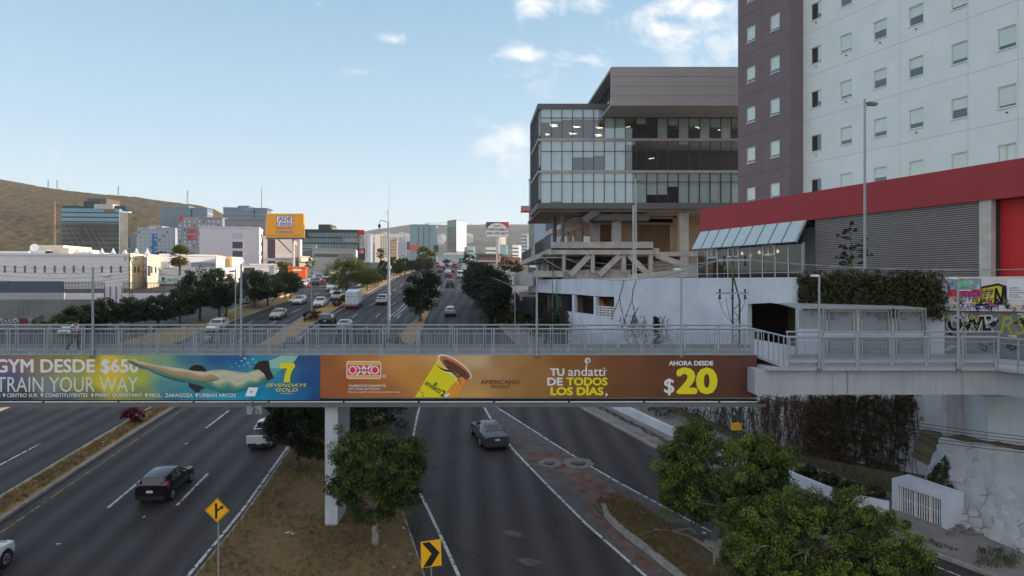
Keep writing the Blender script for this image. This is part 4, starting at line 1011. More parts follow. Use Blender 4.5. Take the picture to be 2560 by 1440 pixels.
gym = banner('gym_banner', 'blue and yellow gym banner with a swimmer on the left half of the footbridge', -260, 800, [
 (-200, 895, (90, 70, 120)), (-100, 950, (96, 84, 130)), (0, 892, (112, 92, 116)), (60, 900, (122, 100, 118)), (20, 950, (74, 84, 140)), (60, 990, (50, 60, 78)), (0, 995, (52, 62, 92)), (110, 900, (124, 118, 84)), (150, 892, (112, 120, 66)), (170, 950, (140, 150, 100)), (120, 965, (110, 126, 150)), (160, 995, (62, 84, 110)),
 (230, 892, (136, 132, 58)), (270, 895, (196, 178, 50)), (285, 930, (200, 184, 40)), (265, 960, (196, 184, 44)), (230, 985, (96, 110, 84)), (330, 900, (140, 160, 90)), (350, 945, (150, 168, 72)), (350, 985, (112, 136, 84)), (400, 892, (110, 152, 130)), (400, 930, (110, 160, 150)), (410, 960, (70, 132, 156)), (430, 995, (52, 108, 146)), (470, 892, (50, 110, 150)), (540, 892, (28, 84, 150)), (600, 895, (24, 88, 164)), (470, 985, (34, 130, 170)), (560, 995, (24, 142, 190)),
 (640, 900, (40, 128, 180)), (660, 930, (50, 140, 186)), (640, 990, (20, 140, 196)), (700, 985, (24, 116, 180)), (700, 895, (60, 130, 170)), (760, 895, (36, 74, 140)), (795, 900, (38, 72, 136)), (780, 950, (26, 72, 142)), (795, 995, (28, 66, 130)), (740, 990, (30, 96, 164))], 888.5, 1000)
cafe = banner('coffee_banner', 'brown coffee advertising banner with a yellow paper cup on the footbridge', 800.6, 1892, [
 (805, 895, (134, 84, 52)), (805, 995, (136, 82, 50)), (900, 893, (164, 112, 58)), (870, 950, (140, 84, 50)), (960, 980, (150, 98, 56)), (1000, 900, (180, 136, 84)), (1040, 940, (176, 128, 68)), (1100, 890, (178, 148, 110)), (1190, 900, (176, 160, 142)), (1200, 940, (160, 130, 96)), (1180, 990, (176, 140, 88)), (1260, 900, (146, 118, 84)), (1330, 930, (138, 104, 62)), (1280, 990, (146, 114, 72)), (1330, 990, (134, 100, 60)), (1420, 900, (118, 82, 48)), (1430, 990, (118, 84, 48)), (1560, 900, (104, 68, 48)), (1560, 985, (96, 66, 40)), (1660, 900, (88, 56, 46)), (1660, 985, (86, 58, 40)), (1780, 895, (82, 52, 48)), (1800, 985, (76, 52, 46)), (1885, 895, (74, 48, 46)), (1885, 985, (72, 48, 44))], 888, 994)
def pm(name, c): return mat('print_' + name, pc(c), .5, var=.03, scale=8)
p_white, p_yel, p_white2 = pm('white', (196, 206, 232)), pm('yellow', (222, 200, 30)), pm('faded_white', (182, 198, 214))
p_black, p_brown = pm('black', (30, 26, 30)), pm('brown', (92, 62, 44))
def E(parent, name, cx_, cy, rx, ry, place, m, a0=0, a1=360, n=28, rot=0):
 pts = []
 for i in range(n + 1):
  t = R(a0 + (a1 - a0) * i / n); x, y = rx * math.cos(t), ry * math.sin(t); pts.append((cx_ + x * math.cos(rot) - y * math.sin(rot), cy + x * math.sin(rot) + y * math.cos(rot)))
 if a1 - a0 == 360: pts = pts[:-1]
 return flat(parent, name, pts, place, m)
def sw(pts): return [(300 + x / 4.923, 880 + y / 4.923) for x, y in pts]
L1, L2, L3, L4, L5, L6 = (pl_(.004 * i) for i in range(1, 7))
letters(gym, 'GYM DESDE $650', L1, -13, 347, 937, 897.5, p_white, bold=.032, name='lettering')
letters(gym, 'TRAIN YOUR WAY', L1, -9, 345, 980, 942, p_white2, bold=.002, name='lettering')
flat(gym, 'swimmer_print', sw([(330, 205), (560, 288), (745, 343), (850, 372), (800, 380), (690, 360), (540, 312), (400, 250)]), L2, pm('teal_shade', (32, 96, 118)))
flat(gym, 'swimmer_print', sw([(1830, 108), (1900, 85), (1975, 45), (2195, 45), (2150, 110), (2070, 180), (1960, 240), (1890, 300), (1845, 210)]), L2, pm('pale_teal', (128, 180, 186)))
flat(gym, 'swimmer_print', sw([(1850, 200), (1960, 200), (2060, 175), (1960, 240), (1890, 300)]), L3, pm('mid_teal', (66, 150, 170)))
flat(gym, 'swimmer_print', sw([(835, 360), (850, 430), (900, 470), (930, 502), (985, 490), (1000, 458), (1060, 448), (1100, 380), (900, 355)]), L2, pm('dark_hair', (30, 40, 48)))
flat(gym, 'swimmer_print', sw([(740, 335), (900, 365), (1050, 372), (1200, 347), (1350, 382), (1500, 420), (1640, 400), (1760, 375), (1815, 345), (1760, 400), (1640, 440), (1560, 465), (1400, 505), (1250, 505), (1150, 470), (1060, 455), (1010, 420), (850, 378)]), L3, pm('body_shade', (62, 118, 116)))
flat(gym, 'swimmer_print', sw([(1060, 430), (1250, 420), (1450, 450), (1560, 462), (1400, 505), (1250, 505), (1150, 470)]), L4, pm('belly_shade', (40, 104, 116)))
E(gym, 'swimmer_print', 300 + 952 / 4.923, 880 + 245 / 4.923, 112 / 4.923, 88 / 4.923, L2, pm('swim_cap', (26, 24, 28)), 180, 360)
def shaded(top, bot, stops, off, n=30, m=9):
 """part of the printed photograph: a strip between two edges, coloured from one edge to the other"""
 T, Bo = np.array(sw(top)), np.array(sw(bot)); ta, tb = np.linspace(0, 1, len(T)), np.linspace(0, 1, len(Bo)); mb = MB(); cl = []; S_ = np.array([pc(c) for c in stops]); ss = np.linspace(0, 1, len(stops))
 for i in range(n + 1):
  t = i / n; a = np.array([np.interp(t, ta, T[:, k]) for k in (0, 1)]); b = np.array([np.interp(t, tb, Bo[:, k]) for k in (0, 1)])
  for k in range(m + 1): f = k / m; q = a + (b - a) * f; mb.v.append(L5(q[0], q[1]) - Vector((0, off, 0))); g = min(1, max(0, f + .10 * math.sin(t * 23) * math.sin(f * 3.1))); cl.append([np.interp(g, ss, S_[:, c]) for c in range(3)])
 for i in range(n):
  for k in range(m): a = i * (m + 1) + k; mb.f.append((a, a + m + 1, a + m + 2, a + 1)); mb.m.append(0)
 o = mb.build('swimmer_print', m_print, gym, fix=False); ca = o.data.color_attributes.new('Col', 'FLOAT_COLOR', 'POINT')
 for i, c in enumerate(cl): ca.data[i].color = (*c, 1)
shaded([(1050, 243), (1130, 224), (1260, 215), (1420, 238), (1560, 255), (1645, 228), (1700, 216), (1745, 216)], [(1050, 425), (1150, 470), (1280, 505), (1400, 505), (1560, 462), (1660, 425), (1760, 395), (1855, 335)], [(150, 158, 150), (184, 190, 188), (160, 168, 162), (180, 186, 184), (104, 146, 136), (56, 122, 124), (36, 104, 122)], 0)
shaded([(80, 95), (165, 90), (230, 110), (450, 165), (620, 185), (760, 203), (900, 232), (1050, 245), (1130, 250), (1215, 290)], [(84, 100), (140, 145), (250, 200), (420, 225), (560, 276), (740, 336), (900, 366), (1050, 372), (1130, 365), (1215, 340)], [(170, 182, 178), (182, 180, 168), (156, 136, 112), (150, 138, 116), (116, 132, 120), (48, 104, 116)], .004)
flat(gym, 'swimmer_print', sw([(85, 100), (170, 124), (300, 175), (380, 205), (250, 203), (130, 142)]), pl_(.027), pm('hand_shade', (78, 100, 106)))
flat(gym, 'swimmer_print', sw([(1635, 215), (1660, 160), (1700, 120), (1760, 105), (1830, 108), (1845, 210), (1890, 318), (1815, 355), (1770, 265), (1710, 215)]), pl_(.028), pm('trunks', (30, 26, 30)))
for (x, y, r) in ((604, 902, 2.2), (612, 896, 3), (620, 907, 2.6), (598, 915, 1.6), (632, 898, 2.4), (590, 908, 1.3), (580, 918, 1.2), (640, 906, 2), (625, 916, 1.6), (610, 912, 1.8)): E(gym, 'bubble_print', x, y, r * 1.6, r, L2, pm('bubble', (110, 176, 206)), n=10)
flat(gym, 'logo', [(697, 921), (702, 907.5), (735, 907.5), (738.5, 916), (731, 926), (726, 940), (725, 956), (709, 956), (711, 940), (717, 921)], pl_(.032), p_yel)
letters(gym, 'SEVENDAYS', pl_(.032), 665, 767, 967, 959, p_yel, bold=.02, shear=.25); letters(gym, 'GOLD', pl_(.032), 689, 745, 979, 970, p_yel, bold=.02, shear=.25)
letters(gym, 'aquatic&fitness', pl_(.032), 702, 734, 986, 981, p_white2)
for s, a, b in (('CENTRO SUR', 17, 94), ('CONSTITUYENTES', 112, 220), ('PASEO QUERÉTARO', 238, 355), ('PROL.  ZARAGOZA', 373, 482), ('URBAN ARCOS', 499, 590)):
 letters(gym, s, pl_(.032), a, b, 993, 983.5 if 'É' not in s else 981.5, p_white, bold=.02)
 c = a - 7; flat(gym, 'map_pin', [(c, 993.5), (c - 3.4, 987.5), (c - 3.2, 984.5), (c, 982.6), (c + 3.2, 984.5), (c + 3.4, 987.5)], pl_(.032), p_white)
 E(gym, 'map_pin', c, 986.3, 1.3, 1.3, pl_(.034), pm('pin_hole', (40, 90, 130)), n=10)
letters(gym, '¡', pl_(.032), -1, 1, 993, 984, p_white)
def rrect(x0, y0, x1, y1, r, n=5):
 o = []
 for cx_, cy, a in ((x1 - r, y0 + r, -90), (x1 - r, y1 - r, 0), (x0 + r, y1 - r, 90), (x0 + r, y0 + r, 180)):
  for i in range(n + 1): t = R(a + 90 * i / n); o.append((cx_ + r * math.cos(t), cy + r * math.sin(t)))
 return o
C1, C2, C3, C4 = (pl_(.004 * i) for i in range(1, 5))
flat(cafe, 'logo', rrect(866, 902.5, 953, 947.5, 6), C1, p_white)
flat(cafe, 'logo', rrect(868.2, 904.6, 950.8, 911.6, 2.5), C2, pm('ochre', (196, 164, 84))); flat(cafe, 'logo', rrect(868.2, 939, 950.8, 945.4, 2.5), C2, MATS['print_ochre'])
flat(cafe, 'logo', [(868.5, 912.5), (950.5, 912.5), (950.5, 938), (868.5, 938)], C2, pm('red', (214, 44, 66)))
letters(cafe, 'O', C3, 871, 892, 936.5, 914, p_white, bold=.012); letters(cafe, 'O', C3, 926.5, 948.5, 936.5, 914, p_white, bold=.012)
flat(cafe, 'logo', [(890, 914.5), (896, 914.5), (915, 936), (909, 936)], C3, p_white); flat(cafe, 'logo', [(895, 937.8), (889, 937.8), (909, 914.5), (914.5, 914.5)], C3, p_white)
flat(cafe, 'logo', [(904, 914.5), (910, 914.5), (929, 936), (923, 936)], C4, p_white); flat(cafe, 'logo', [(912, 936), (906, 936), (924, 912.6), (931, 912.6)], C4, p_white)
E(cafe, 'logo', 960.5, 941, 4.3, 4.3, C1, p_white, n=16); E(cafe, 'logo', 960.5, 941, 3.3, 3.3, C2, pm('tan', (170, 120, 64)), n=16); letters(cafe, 'R', C3, 959, 962.4, 943.3, 938.6, p_white)
for s, a, b, y0, y1, bo in (('*ALIMENTATE SANAMENTE.', 871, 966, 967.5, 961, .02), ('Sólo tiendas participantes.', 871, 952, 976, 968.5, 0), ('Precios sujetos a cambio sin previo aviso.', 871, 1001, 984, 977, 0)): letters(cafe, s, C1, a, b, y0, y1, p_white, bold=bo)
cup = pm('cup_yellow', (226, 200, 30))
flat(cafe, 'cup_print', [(1097, 893), (1172, 947), (1160, 962), (1142, 993.5), (1037, 993.5), (1060, 955)], C1, cup)
flat(cafe, 'cup_print', [(1172, 947), (1160, 962), (1142, 993.5), (1108, 993.5), (1128, 965), (1150, 945)], C2, pm('cup_orange', (224, 140, 44)))
flat(cafe, 'cup_print', [(1140, 938), (1172, 947), (1164, 958), (1150, 950)], C3, pm('cup_orange2', (220, 112, 50)))
E(cafe, 'cup_print', 1137, 917, 50, 17.5, C3, pm('cup_rim', (206, 206, 220)), rot=R(34)); E(cafe, 'cup_print', 1137.5, 918, 46, 14.5, C4, pm('cup_inside', (176, 108, 62)), rot=R(34)); E(cafe, 'cup_print', 1141, 922, 40, 9.5, pl_(.02), pm('coffee', (84, 56, 46)), rot=R(34))
def ribbon(pts, w, m, pl): 
 up = [(x, y - w * (i / (len(pts) - 1) * (1 - i / (len(pts) - 1)) * 4)) for i, (x, y) in enumerate(pts)]; flat(cafe, 'cup_print', pts + up[::-1][1:-1], pl, m)
ribbon([(1090, 910), (1100, 921), (1112, 928), (1128, 930), (1142, 942), (1150, 958), (1156, 966)], 5, p_black, C4); ribbon([(1094, 902), (1106, 912), (1118, 921), (1130, 925), (1146, 936), (1158, 950), (1163, 957)], 4, p_white, C4); ribbon([(1098, 916), (1112, 930), (1130, 940), (1146, 960), (1152, 972)], 3, p_white, C4)
def tilt(cx_, cy, ang, pl): 
 ca, sa = math.cos(ang), math.sin(ang); return lambda x, y: pl(cx_ + x * ca - y * sa, cy + x * sa + y * ca)
letters(cafe, 'andatti', tilt(1064, 956, R(32), C4), 0, 44, 5.5, -8.5, p_black, bold=.01)
letters(cafe, '2', tilt(1100, 987, R(12), C4), 0, 12, 3, -13, p_black, bold=.03, shear=.2); E(cafe, 'cup_print', 1117, 988, 8, 4, C4, p_white, rot=R(-30))
def swirl(pl, x, y, s, m):
 pts = []
 for i in range(22): t = i / 21; a = R(90 + 470 * t); r = s * (.16 + .26 * t); pts.append((x + r * math.cos(a), y - s * .25 - r * math.sin(a)))
 for i in range(16): t = i / 15; pts.append((pts[21][0] + s * (.12 * math.sin(3.1 * t * 1.6)) + s * .25 * t, pts[21][1] + s * 1.0 * t))
 mb = MB()
 for a, b in zip(pts[:-1], pts[1:]):
  p, q = pl(*a), pl(*b); d = (q - p); 
  if d.length < 1e-5: continue
  d.normalize(); nn = Vector((-d.z, 0, d.x)) * s * .00012 * YB * 1.0
  nn = Vector((-d.z, 0, d.x)) * s * .055 * YB / F * 1.6
  mb.face([p + nn, q + nn, q - nn, p - nn])
 return mb.build('logo', m, cafe, fix=False)
swirl(C4, 1090, 962, 9, p_black)
E(cafe, 'cup_print', 1055, 982, 2, 1.4, C4, p_black, n=8); E(cafe, 'cup_print', 1057, 990, 2.2, 1.4, C4, p_black, n=8); E(cafe, 'cup_print', 1050, 976, 1.6, 1.2, C4, p_black, n=8)
letters(cafe, 'AMERICANO', C1, 1202, 1299, 961, 949.5, p_brown, bold=.045); letters(cafe, 'MEDIANO', C1, 1226, 1275.5, 970.5, 962.5, p_brown, bold=.02)
letters(cafe, 'TU', C1, 1375, 1411, 940, 921, p_white, bold=.05); letters(cafe, 'andatti', C1, 1420, 1513, 940, 917.5, p_white, bold=.012)
swirl(C2, 1470, 906, 17, p_white); E(cafe, 'logo', 1516, 926, 1.4, 1.4, C1, p_white, n=8)
letters(cafe, 'DE', C1, 1368, 1407, 964, 944, p_white, bold=.05); letters(cafe, 'TODOS', C1, 1416, 1519, 964, 943.5, p_yel, bold=.05)
letters(cafe, 'LOS DÍAS', C1, 1376, 1509, 988.5, 962.5, p_yel, bold=.05); letters(cafe, ',', C1, 1513, 1519, 992, 983, p_white, bold=.05)
letters(cafe, 'AHORA DESDE', C1, 1672, 1783, 914, 902, p_white, bold=.05)
letters(cafe, '$', C1, 1660, 1686, 988.5, 946, p_white, bold=.022); letters(cafe, '20', C1, 1690, 1794, 986, 918.5, p_yel, bold=.065)
def bridge_lamp(px, ytop, y, z0, left, label):
 b = P(px, ytop, y); t = thing('footbridge_lamp', label, 'street lamp', (b.x, y, z0), 'slim lamps along the footbridge')
 mb = MB(); mb.tube((b.x, y, z0 - .1), (b.x, y, b.z), .065, .05, n=10); mb.build('pole', m_steel, t)
 s = -1 if left else 1
 mb = MB(); mb.hexa([(b.x + s * .03, y - .07, b.z - .08), (b.x + s * .03, y + .07, b.z - .08), (b.x + s * .38, y + .09, b.z - .06), (b.x + s * .38, y - .09, b.z - .06)] [::1 if s < 0 else 1],
     [(b.x + s * .03, y - .06, b.z + .04), (b.x + s * .03, y + .06, b.z + .04), (b.x + s * .36, y + .08, b.z + .03), (b.x + s * .36, y - .08, b.z + .03)]); mb.build('lamp_head', m_whitebar, t)
 mb = MB(); mb.box(b.x - .1, b.x + .1, y - .09, y + .1, z0 - .12, z0 - .02); mb.build('base_clamp', m_steel_d, t)
for px, yt, y, z0, lf, lb in ((232, 665, BD - .02, zdk, False, 'slim grey lamp on the footbridge beside the walking person'), (603, 660, BD - .02, zdk, False, 'slim grey lamp on the footbridge above the swimmer'),
      (1342, 665, BD - .02, zdk, True, 'slim grey lamp on the footbridge left of the green lattice pylon'), (1703, 672, BD - .02, zdk, True, 'slim grey lamp on the footbridge in front of the plain white wall'),
      (2048, 688, BD2 - .02, zd2, True, 'slim grey lamp on the footbridge in front of the climbing plants'), (2395, 694, BD2 - .02, zd2, True, 'slim grey lamp on the footbridge in front of the graffiti')):
 bridge_lamp(px, yt, y, z0, lf, lb)
def person():
 yy = 35.6; k = yy / F
 base = P(187, 884, yy); base.z = zdk
 t = thing('person', 'person in a white top and dark trousers walking along the footbridge', 'person', base)
 S = 1.70 / 1.75
 def sk(name, verts, edges, rad, m, parent, lev=2):
  me = bpy.data.meshes.new(name); me.from_pydata([tuple(Vector(v) * S) for v in verts], edges, [])
  o = bpy.data.objects.new(name, me); COL.objects.link(o)
  sm = o.modifiers.new('skin', 'SKIN'); ss = o.modifiers.new('sub', 'SUBSURF'); ss.levels = lev; ss.render_levels = lev
  for i, r in enumerate(rad): me.skin_vertices[0].data[i].radius = (r[0] * S, r[1] * S) if isinstance(r, tuple) else (r * S, r * S)
  me.skin_vertices[0].data[0].use_root = True
  dg = bpy.context.evaluated_depsgraph_get(); dg.update(); m2 = bpy.data.meshes.new_from_object(o.evaluated_get(dg))
  bpy.data.objects.remove(o); m2.name = name; m2.materials.clear(); m2.materials.append(m)
  for p in m2.polygons: p.use_smooth = True
  o = bpy.data.objects.new(name, m2); COL.objects.link(o); o.parent = parent; return o
 skin = mat('skin', lin((150, 108, 86)), .6, var=.04)
 V = [(0, 0, .95), (.0, 0, 1.15), (.02, 0, 1.36), (.045, 0, 1.47), (.07, 0, 1.56), (.085, 0, 1.66),           # 0-5
  (.02, -.19, 1.38), (-.04, -.24, 1.12), (.12, -.24, .94), (.18, -.23, .88),                                # 6-9 near arm, bent forward
  (.02, .19, 1.38), (.03, .24, 1.12), (.16, .23, .96), (.22, .22, .91),                                     # 10-13
  (.0, -.09, .90), (-.10, -.10, .50), (-.36, -.10, .16), (-.27, -.10, .06),                                  # 14-17 near leg trailing
  (.0, .09, .90), (.10, .10, .50), (.14, .10, .09), (.27, .10, .035)]                                        # 18-21 far leg leading
 Eg = [(0, 1), (1, 2), (2, 3), (3, 4), (4, 5), (2, 6), (6, 7), (7, 8), (8, 9), (2, 10), (10, 11), (11, 12), (12, 13), (0, 14), (14, 15), (15, 16), (16, 17), (0, 18), (18, 19), (19, 20), (20, 21)]
 rd = [(.15, .11), (.14, .11), (.16, .10), .055, .095, .085, .06, .045, .036, .04, .06, .045, .036, .04, .085, .06, .042, .035, .085, .06, .042, .035]
 sk('body', V, Eg, rd, skin, t)
 sk('top', [V[0], V[1], V[2], (.035, 0, 1.43), V[6], (-.03, -.235, 1.16), V[10], (.028, .235, 1.16)], [(0, 1), (1, 2), (2, 3), (2, 4), (4, 5), (2, 6), (6, 7)], [(.18, .14), (.165, .135), (.18, .125), .075, .08, .065, .08, .065], mat('white_cloth', lin((216, 220, 226)), .9, var=.06, scale=10), t)
 sk('trousers', [(0, 0, .98), V[14], V[15], (-.335, -.10, .19), V[18], V[19], (.138, .10, .13)], [(0, 1), (1, 2), (2, 3), (0, 4), (4, 5), (5, 6)], [(.17, .13), .11, .08, .065, .11, .08, .065], mat('dark_trousers', lin((44, 44, 50)), .9, var=.1, scale=10), t)
 sk('sleeve', [(.03, -.2, 1.36), (-.045, -.25, 1.10), (.11, -.25, .955)], [(0, 1), (1, 2)], [.085, .068, .052], mat('grey_sleeve', lin((96, 102, 108)), .9, var=.05), t)
 mb = MB(); mb.ball(Vector((.075, 0, 1.66)) * S, .125, .115, .135, 14, 9)
 for i in range(26):
  a = i * 2.4; r = .12; mb.ball(Vector((.06 + r * math.cos(a) * .8 - .02, r * math.sin(a) * .8, 1.66 + .09 * math.cos(i * 1.7))) * S, .05, .05, .05, 6, 4)
 for v in mb.v: v += base
 mb.build('hair', mat('dark_hair', (.012, .010, .010), .8, var=.2, scale=30), t, smooth=True)
 mb = MB()
 for v in [0]: mb.ball(Vector((.165, 0, 1.60)) * S, .05, .055, .075, 10, 7); mb.ball(Vector((.215, 0, 1.605)) * S, .016, .014, .02, 6, 4)
 for v in mb.v: v += base
 mb.build('face', skin, t, smooth=True)
 for sx_, leg in ((V[17], 0), (V[21], 1)):
  mb = MB(); p = Vector(sx_) * S + base; d = Vector((.16, 0, -.10)) if leg == 0 else Vector((.16, 0, .0))
  mb.beam(p - d * .7 + Vector((0, 0, .02)), p + d * .6 + Vector((0, 0, .01)), .09, .08); mb.build('shoe', m_black, t)
 mb = MB(); mb.path([base + Vector(q) * S for q in ((-.16, -.05, 1.30), (-.10, -.14, 1.40), (.02, -.17, 1.42), (.13, -.13, 1.25), (.13, -.10, 1.05))], .022, 6); mb.build('strap', m_black, t)
person()
sp_ = thing('solar_panel', 'small white tilted solar panel on a thin pole in front of the swimmer', 'solar panel', P(628, 1040, 32.5))
mb = MB(); mb.prism([P(613, 990.5, 32.6), P(637, 991, 32.6), P(645, 970.5, 32.9), P(621, 970, 32.9)], (0, .03, .03)); mb.build('panel', mat('pale_panel', lin((214, 220, 232)), .5, var=.03), sp_)
mb = MB(); a = P(628, 991, 32.75); mb.tube((a.x + .12, 32.85, P(628, 1040, 32.85).z), (a.x, 32.75, a.z + .25), .035, n=8); mb.beam((a.x, 32.8, bz(1010)), (a.x, 33.1, bz(1010)), .06, .06); mb.build('pole', m_steel_d, sp_)
mb = MB(); a, b = P(617, 1036, 32.9), P(653, 1016, 32.9); mb.box(a.x, b.x, 32.9, 33.2, a.z, b.z); mb.build('cabinet', mat('cabinet_grey', lin((150, 158, 156)), .6, var=.05), sp_)
mb = MB(); c = P(639, 1031, 32.86); mb.path([c + Vector((.16 * math.cos(R(a_)), 0, .13 * math.sin(R(a_)))) for a_ in range(0, 400, 30)], .014, 5); mb.build('cable_coil', m_black, sp_)
# ================================================================ left side and far buildings
m_wshade = mat('pale_plaster', lin((226, 222, 226)), .85, var=.04, scale=.3)
m_cream = mat('cream_plaster', lin((228, 212, 186)), .85, var=.05, scale=.4)
m_mauve = mat('mauve_white_render', lin((216, 208, 216)), .85, var=.03, scale=.2)
m_hgrey = mat('hotel_grey', lin((170, 178, 190)), .85, var=.04, scale=.1)
m_hgrey2 = mat('hotel_dark_grey', lin((142, 146, 156)), .85, var=.04, scale=.1)
m_win = mat('far_window', lin((70, 78, 86)), .15, var=.1, scale=.3, spec=.8)
m_winl = mat('far_window_pale', lin((186, 196, 206)), .3, var=.1, scale=.3)
m_roofg = mat('flat_roof_grey', lin((150, 148, 144)), .9, var=.1, scale=.2)
m_teal = mat('teal_curtain_glass', lin((128, 164, 180)), .25, var=.1, scale=.05, spec=.4)
m_tealb = mat('dark_band_glass', lin((48, 62, 74)), .3, var=.1, scale=.05, spec=.3)
class Blk:
 """block with a front face A-B and a right face B-C; corners given as (px, depth)"""
 def __init__(s, name, label, cat, A, B, C, ytop, ybot, m, group=None, roof=True, rise=0):
  f = lambda q: Vector(((q[0] - 1280) / F * q[1], q[1], 0))
  s.A, s.B, s.C = f(A), f(B), f(C); s.y = B[1]
  s.z1 = H + (HZ - ytop) / F * s.y; s.z0 = H + (HZ - ybot) / F * s.y
  s.D = s.A + (s.C - s.B)
  s.t = thing(name, label, cat, (s.A + s.B) / 2 + Vector((0, 0, s.z0)), group)
  s.f1 = Face((s.A.x, s.A.y), (s.B.x, s.B.y), s.z0, s.z1); s.f2 = Face((s.B.x, s.B.y), (s.C.x, s.C.y), s.z0, s.z1)
  mb = MB(); mb.prism([v + Vector((0, 0, s.z0)) for v in (s.A, s.B, s.C, s.D)], (0, 0, s.z1 - s.z0)); s.wall = mb.build('walls', m, s.t)
  if roof:
   mb = MB()
   for p, q in ((s.A, s.B), (s.B, s.C), (s.C, s.D), (s.D, s.A)): mb.beam(p + Vector((0, 0, s.z1 + .25)), q + Vector((0, 0, s.z1 + .25)), .35, .5)
   mb.build('roof_parapet', m if roof is True else roof, s.t)
 def win(s, f, x0, x1, z0, z1, m=None, name='window', frame=None, off=.05):
  mb = MB(); f.slab(mb, x0, x1, z0, z1, -.05, off); w = mb.build(name, m or m_win, s.t)
  if frame: mb = MB(); frame_ring(mb, f, x0 - .1, x1 + .1, z0 - .1, z1 + .1, .12, 0, off + .06); mb.build('frame', frame, w)
  return w
 def wpx(s, f, px0, py0, px1, py1, m=None, name='window', frame=None, off=.05):
  a, z1 = f.ray(px0, py0); b, z0 = f.ray(px1, py1); return s.win(f, a, b, z0, z1, m, name, frame, off)
 def bands(s, f, n, m, frac=.35, name='window_band', x0=.02, x1=.02, off=.06):
  h = f.h / n
  for i in range(n): s.win(f, x0, f.w - x1, i * h + .03, i * h + h * frac, m, name, off=off)
 def rooftop(s, px0, px1, py0, depth0, depth1, m, name='roof_house'):
  f = lambda px, y: Vector(((px - 1280) / F * y, y, s.z1)); y0, y1 = s.y + depth0, s.y + depth1
  a = f(px0, y0); b = f(px1, y0); zt = H + (HZ - py0) / F * y0; mb = MB(); mb.box(a.x, b.x, y0, y1, s.z1, zt); return mb.build(name, m, s.t)
hall = Blk('white_hall', 'long white hall with a row of dark slit windows and small tent roofs', 'hall', (-60, 148), (322, 152), (330, 185), 640, 740, m_wshade)
for px, top in ((12, 664), (37.5, 664), (62.5, 664), (87.5, 664), (112, 664), (137, 664), (161, 664), (184.5, 664), (208.5, 664), (232, 664.5), (255, 664.5), (278, 664.5), (301.5, 664.5)):
 hall.wpx(hall.f1, px - 2.6, top, px + 2.6, top + 17.5)
for px0, px1, py, m in ((-20, 72, 628, m_wshade), (72, 118, 625, m_wshade), (118, 218, 629, m_wshade), (96, 158, 613, m_cream), (158, 172, 620, m_cream)):
 hall.rooftop(px0, px1, py, 6 + (px0 % 7), 22, m)
mb = MB(); c = P(123, 640, 158); mb.lathe((c.x, 158, hall.z1), [(.75, 0), (.8, 1.0), (.7, 1.3), (.3, 1.5)], 12); mb.build('water_tank', mat('black_tank', (.03, .03, .03), .6), hall.t)
mb = MB(); c = P(87, 620, 160); mb.lathe((c.x, 160, c.z), [(.1, -.1), (.9, .25), (.95, .3)], 14, axis=(.3, -.9, .3)); mb.build('dish_antenna', m_wshade, hall.t)
for px in (198, 227, 255, 283, 312, 341, 368):
 y = 165; b0 = P(px - 14, 638, y); b1 = P(px + 14, 638, y); z0 = hall.z1 + .2; zt2 = H + (HZ - 621) / F * y; mb = MB(); cx_ = (b0.x + b1.x) / 2; w = (b1.x - b0.x) / 2
 mb.lathe((cx_, y, z0), [(w, 0), (w * .55, (zt2 - z0) * .3), (w * .2, (zt2 - z0) * .75), (w * .08, zt2 - z0)], 8); mb.build('tent_roof', m_wshade, hall.t)
mb = MB(); hall.f1.slab(mb, hall.f1.w - 5.2, hall.f1.w - 3.8, hall.f1.ray(290, 690)[1], hall.f1.ray(290, 684)[1], 0, .6); mb.build('air_conditioner', m_wshade, hall.t)
c1_ = Blk('cream_house', 'sunlit cream plaster house at the right end of the white hall', 'house', (323, 150), (357, 156), (360, 170), 641, 740, m_cream)
for px in (337, 346): c1_.wpx(c1_.f1, px - 2, 666, px + 2, 682)
c2_ = Blk('cream_house', 'cream plaster block with a tall dark doorway left of the palm', 'house', (368, 152), (399, 158), (403, 170), 643, 740, m_cream)
for px in (379, 389): c2_.wpx(c2_.f1, px - 2, 667, px + 2, 682)
c2_.wpx(c2_.f1, 355 + 14, 664, 366 + 10, 690)
c3_ = Blk('low_shop', 'low white shop building with grey shutters behind the palm', 'shop', (399, 165), (540, 172), (548, 195), 642, 720, m_wshade)
c3_.wpx(c3_.f1, 402, 655, 424, 672, mat('shutter_blue_grey', lin((150, 164, 180)), .7)); c3_.wpx(c3_.f1, 478, 655, 538, 668, mat('shutter_blue_grey', lin((150, 164, 180)), .7))
c3_.rooftop(521, 537, 637, 3, 8, mat('orange_paint', lin((222, 150, 90)), .8))
c4_ = Blk('curved_shop', 'white shop front with an oval gold emblem left of the big white block', 'shop', (540, 160), (604, 166), (608, 190), 648, 720, m_wshade)
oc = c4_.f1.px(572, 660, .15)
mb = MB(); c4_.f1.slab(mb, c4_.f1.ray(565, 660)[0], c4_.f1.ray(578, 660)[0], c4_.f1.ray(570, 668)[1], c4_.f1.ray(570, 641)[1], .05, .25); sgn = mb.build('emblem_board', mat('dull_gold', lin((170, 140, 84)), .6), c4_.t)
mb = MB(); mb.ball(c4_.f1.px(571.5, 655, .35), .38, .1, 1.05, 12, 9); mb.build('emblem', mat('pale_gold', lin((236, 214, 160)), .5), sgn)
def wallrun(name, label, cat, a, b, py0, py1, m, th=.3):
 A, B = P(a[0], py1, a[1]), P(b[0], py1, b[1]); zt2 = H + (HZ - py0) / F * a[1]
 t = thing(name, label, cat, (A + B) / 2); f = Face((A.x, A.y), (B.x, B.y), A.z, zt2)
 mb = MB(); f.slab(mb, 0, f.w, 0, zt2 - A.z, -th, 0); mb.build('wall_body', m, t); return t, f
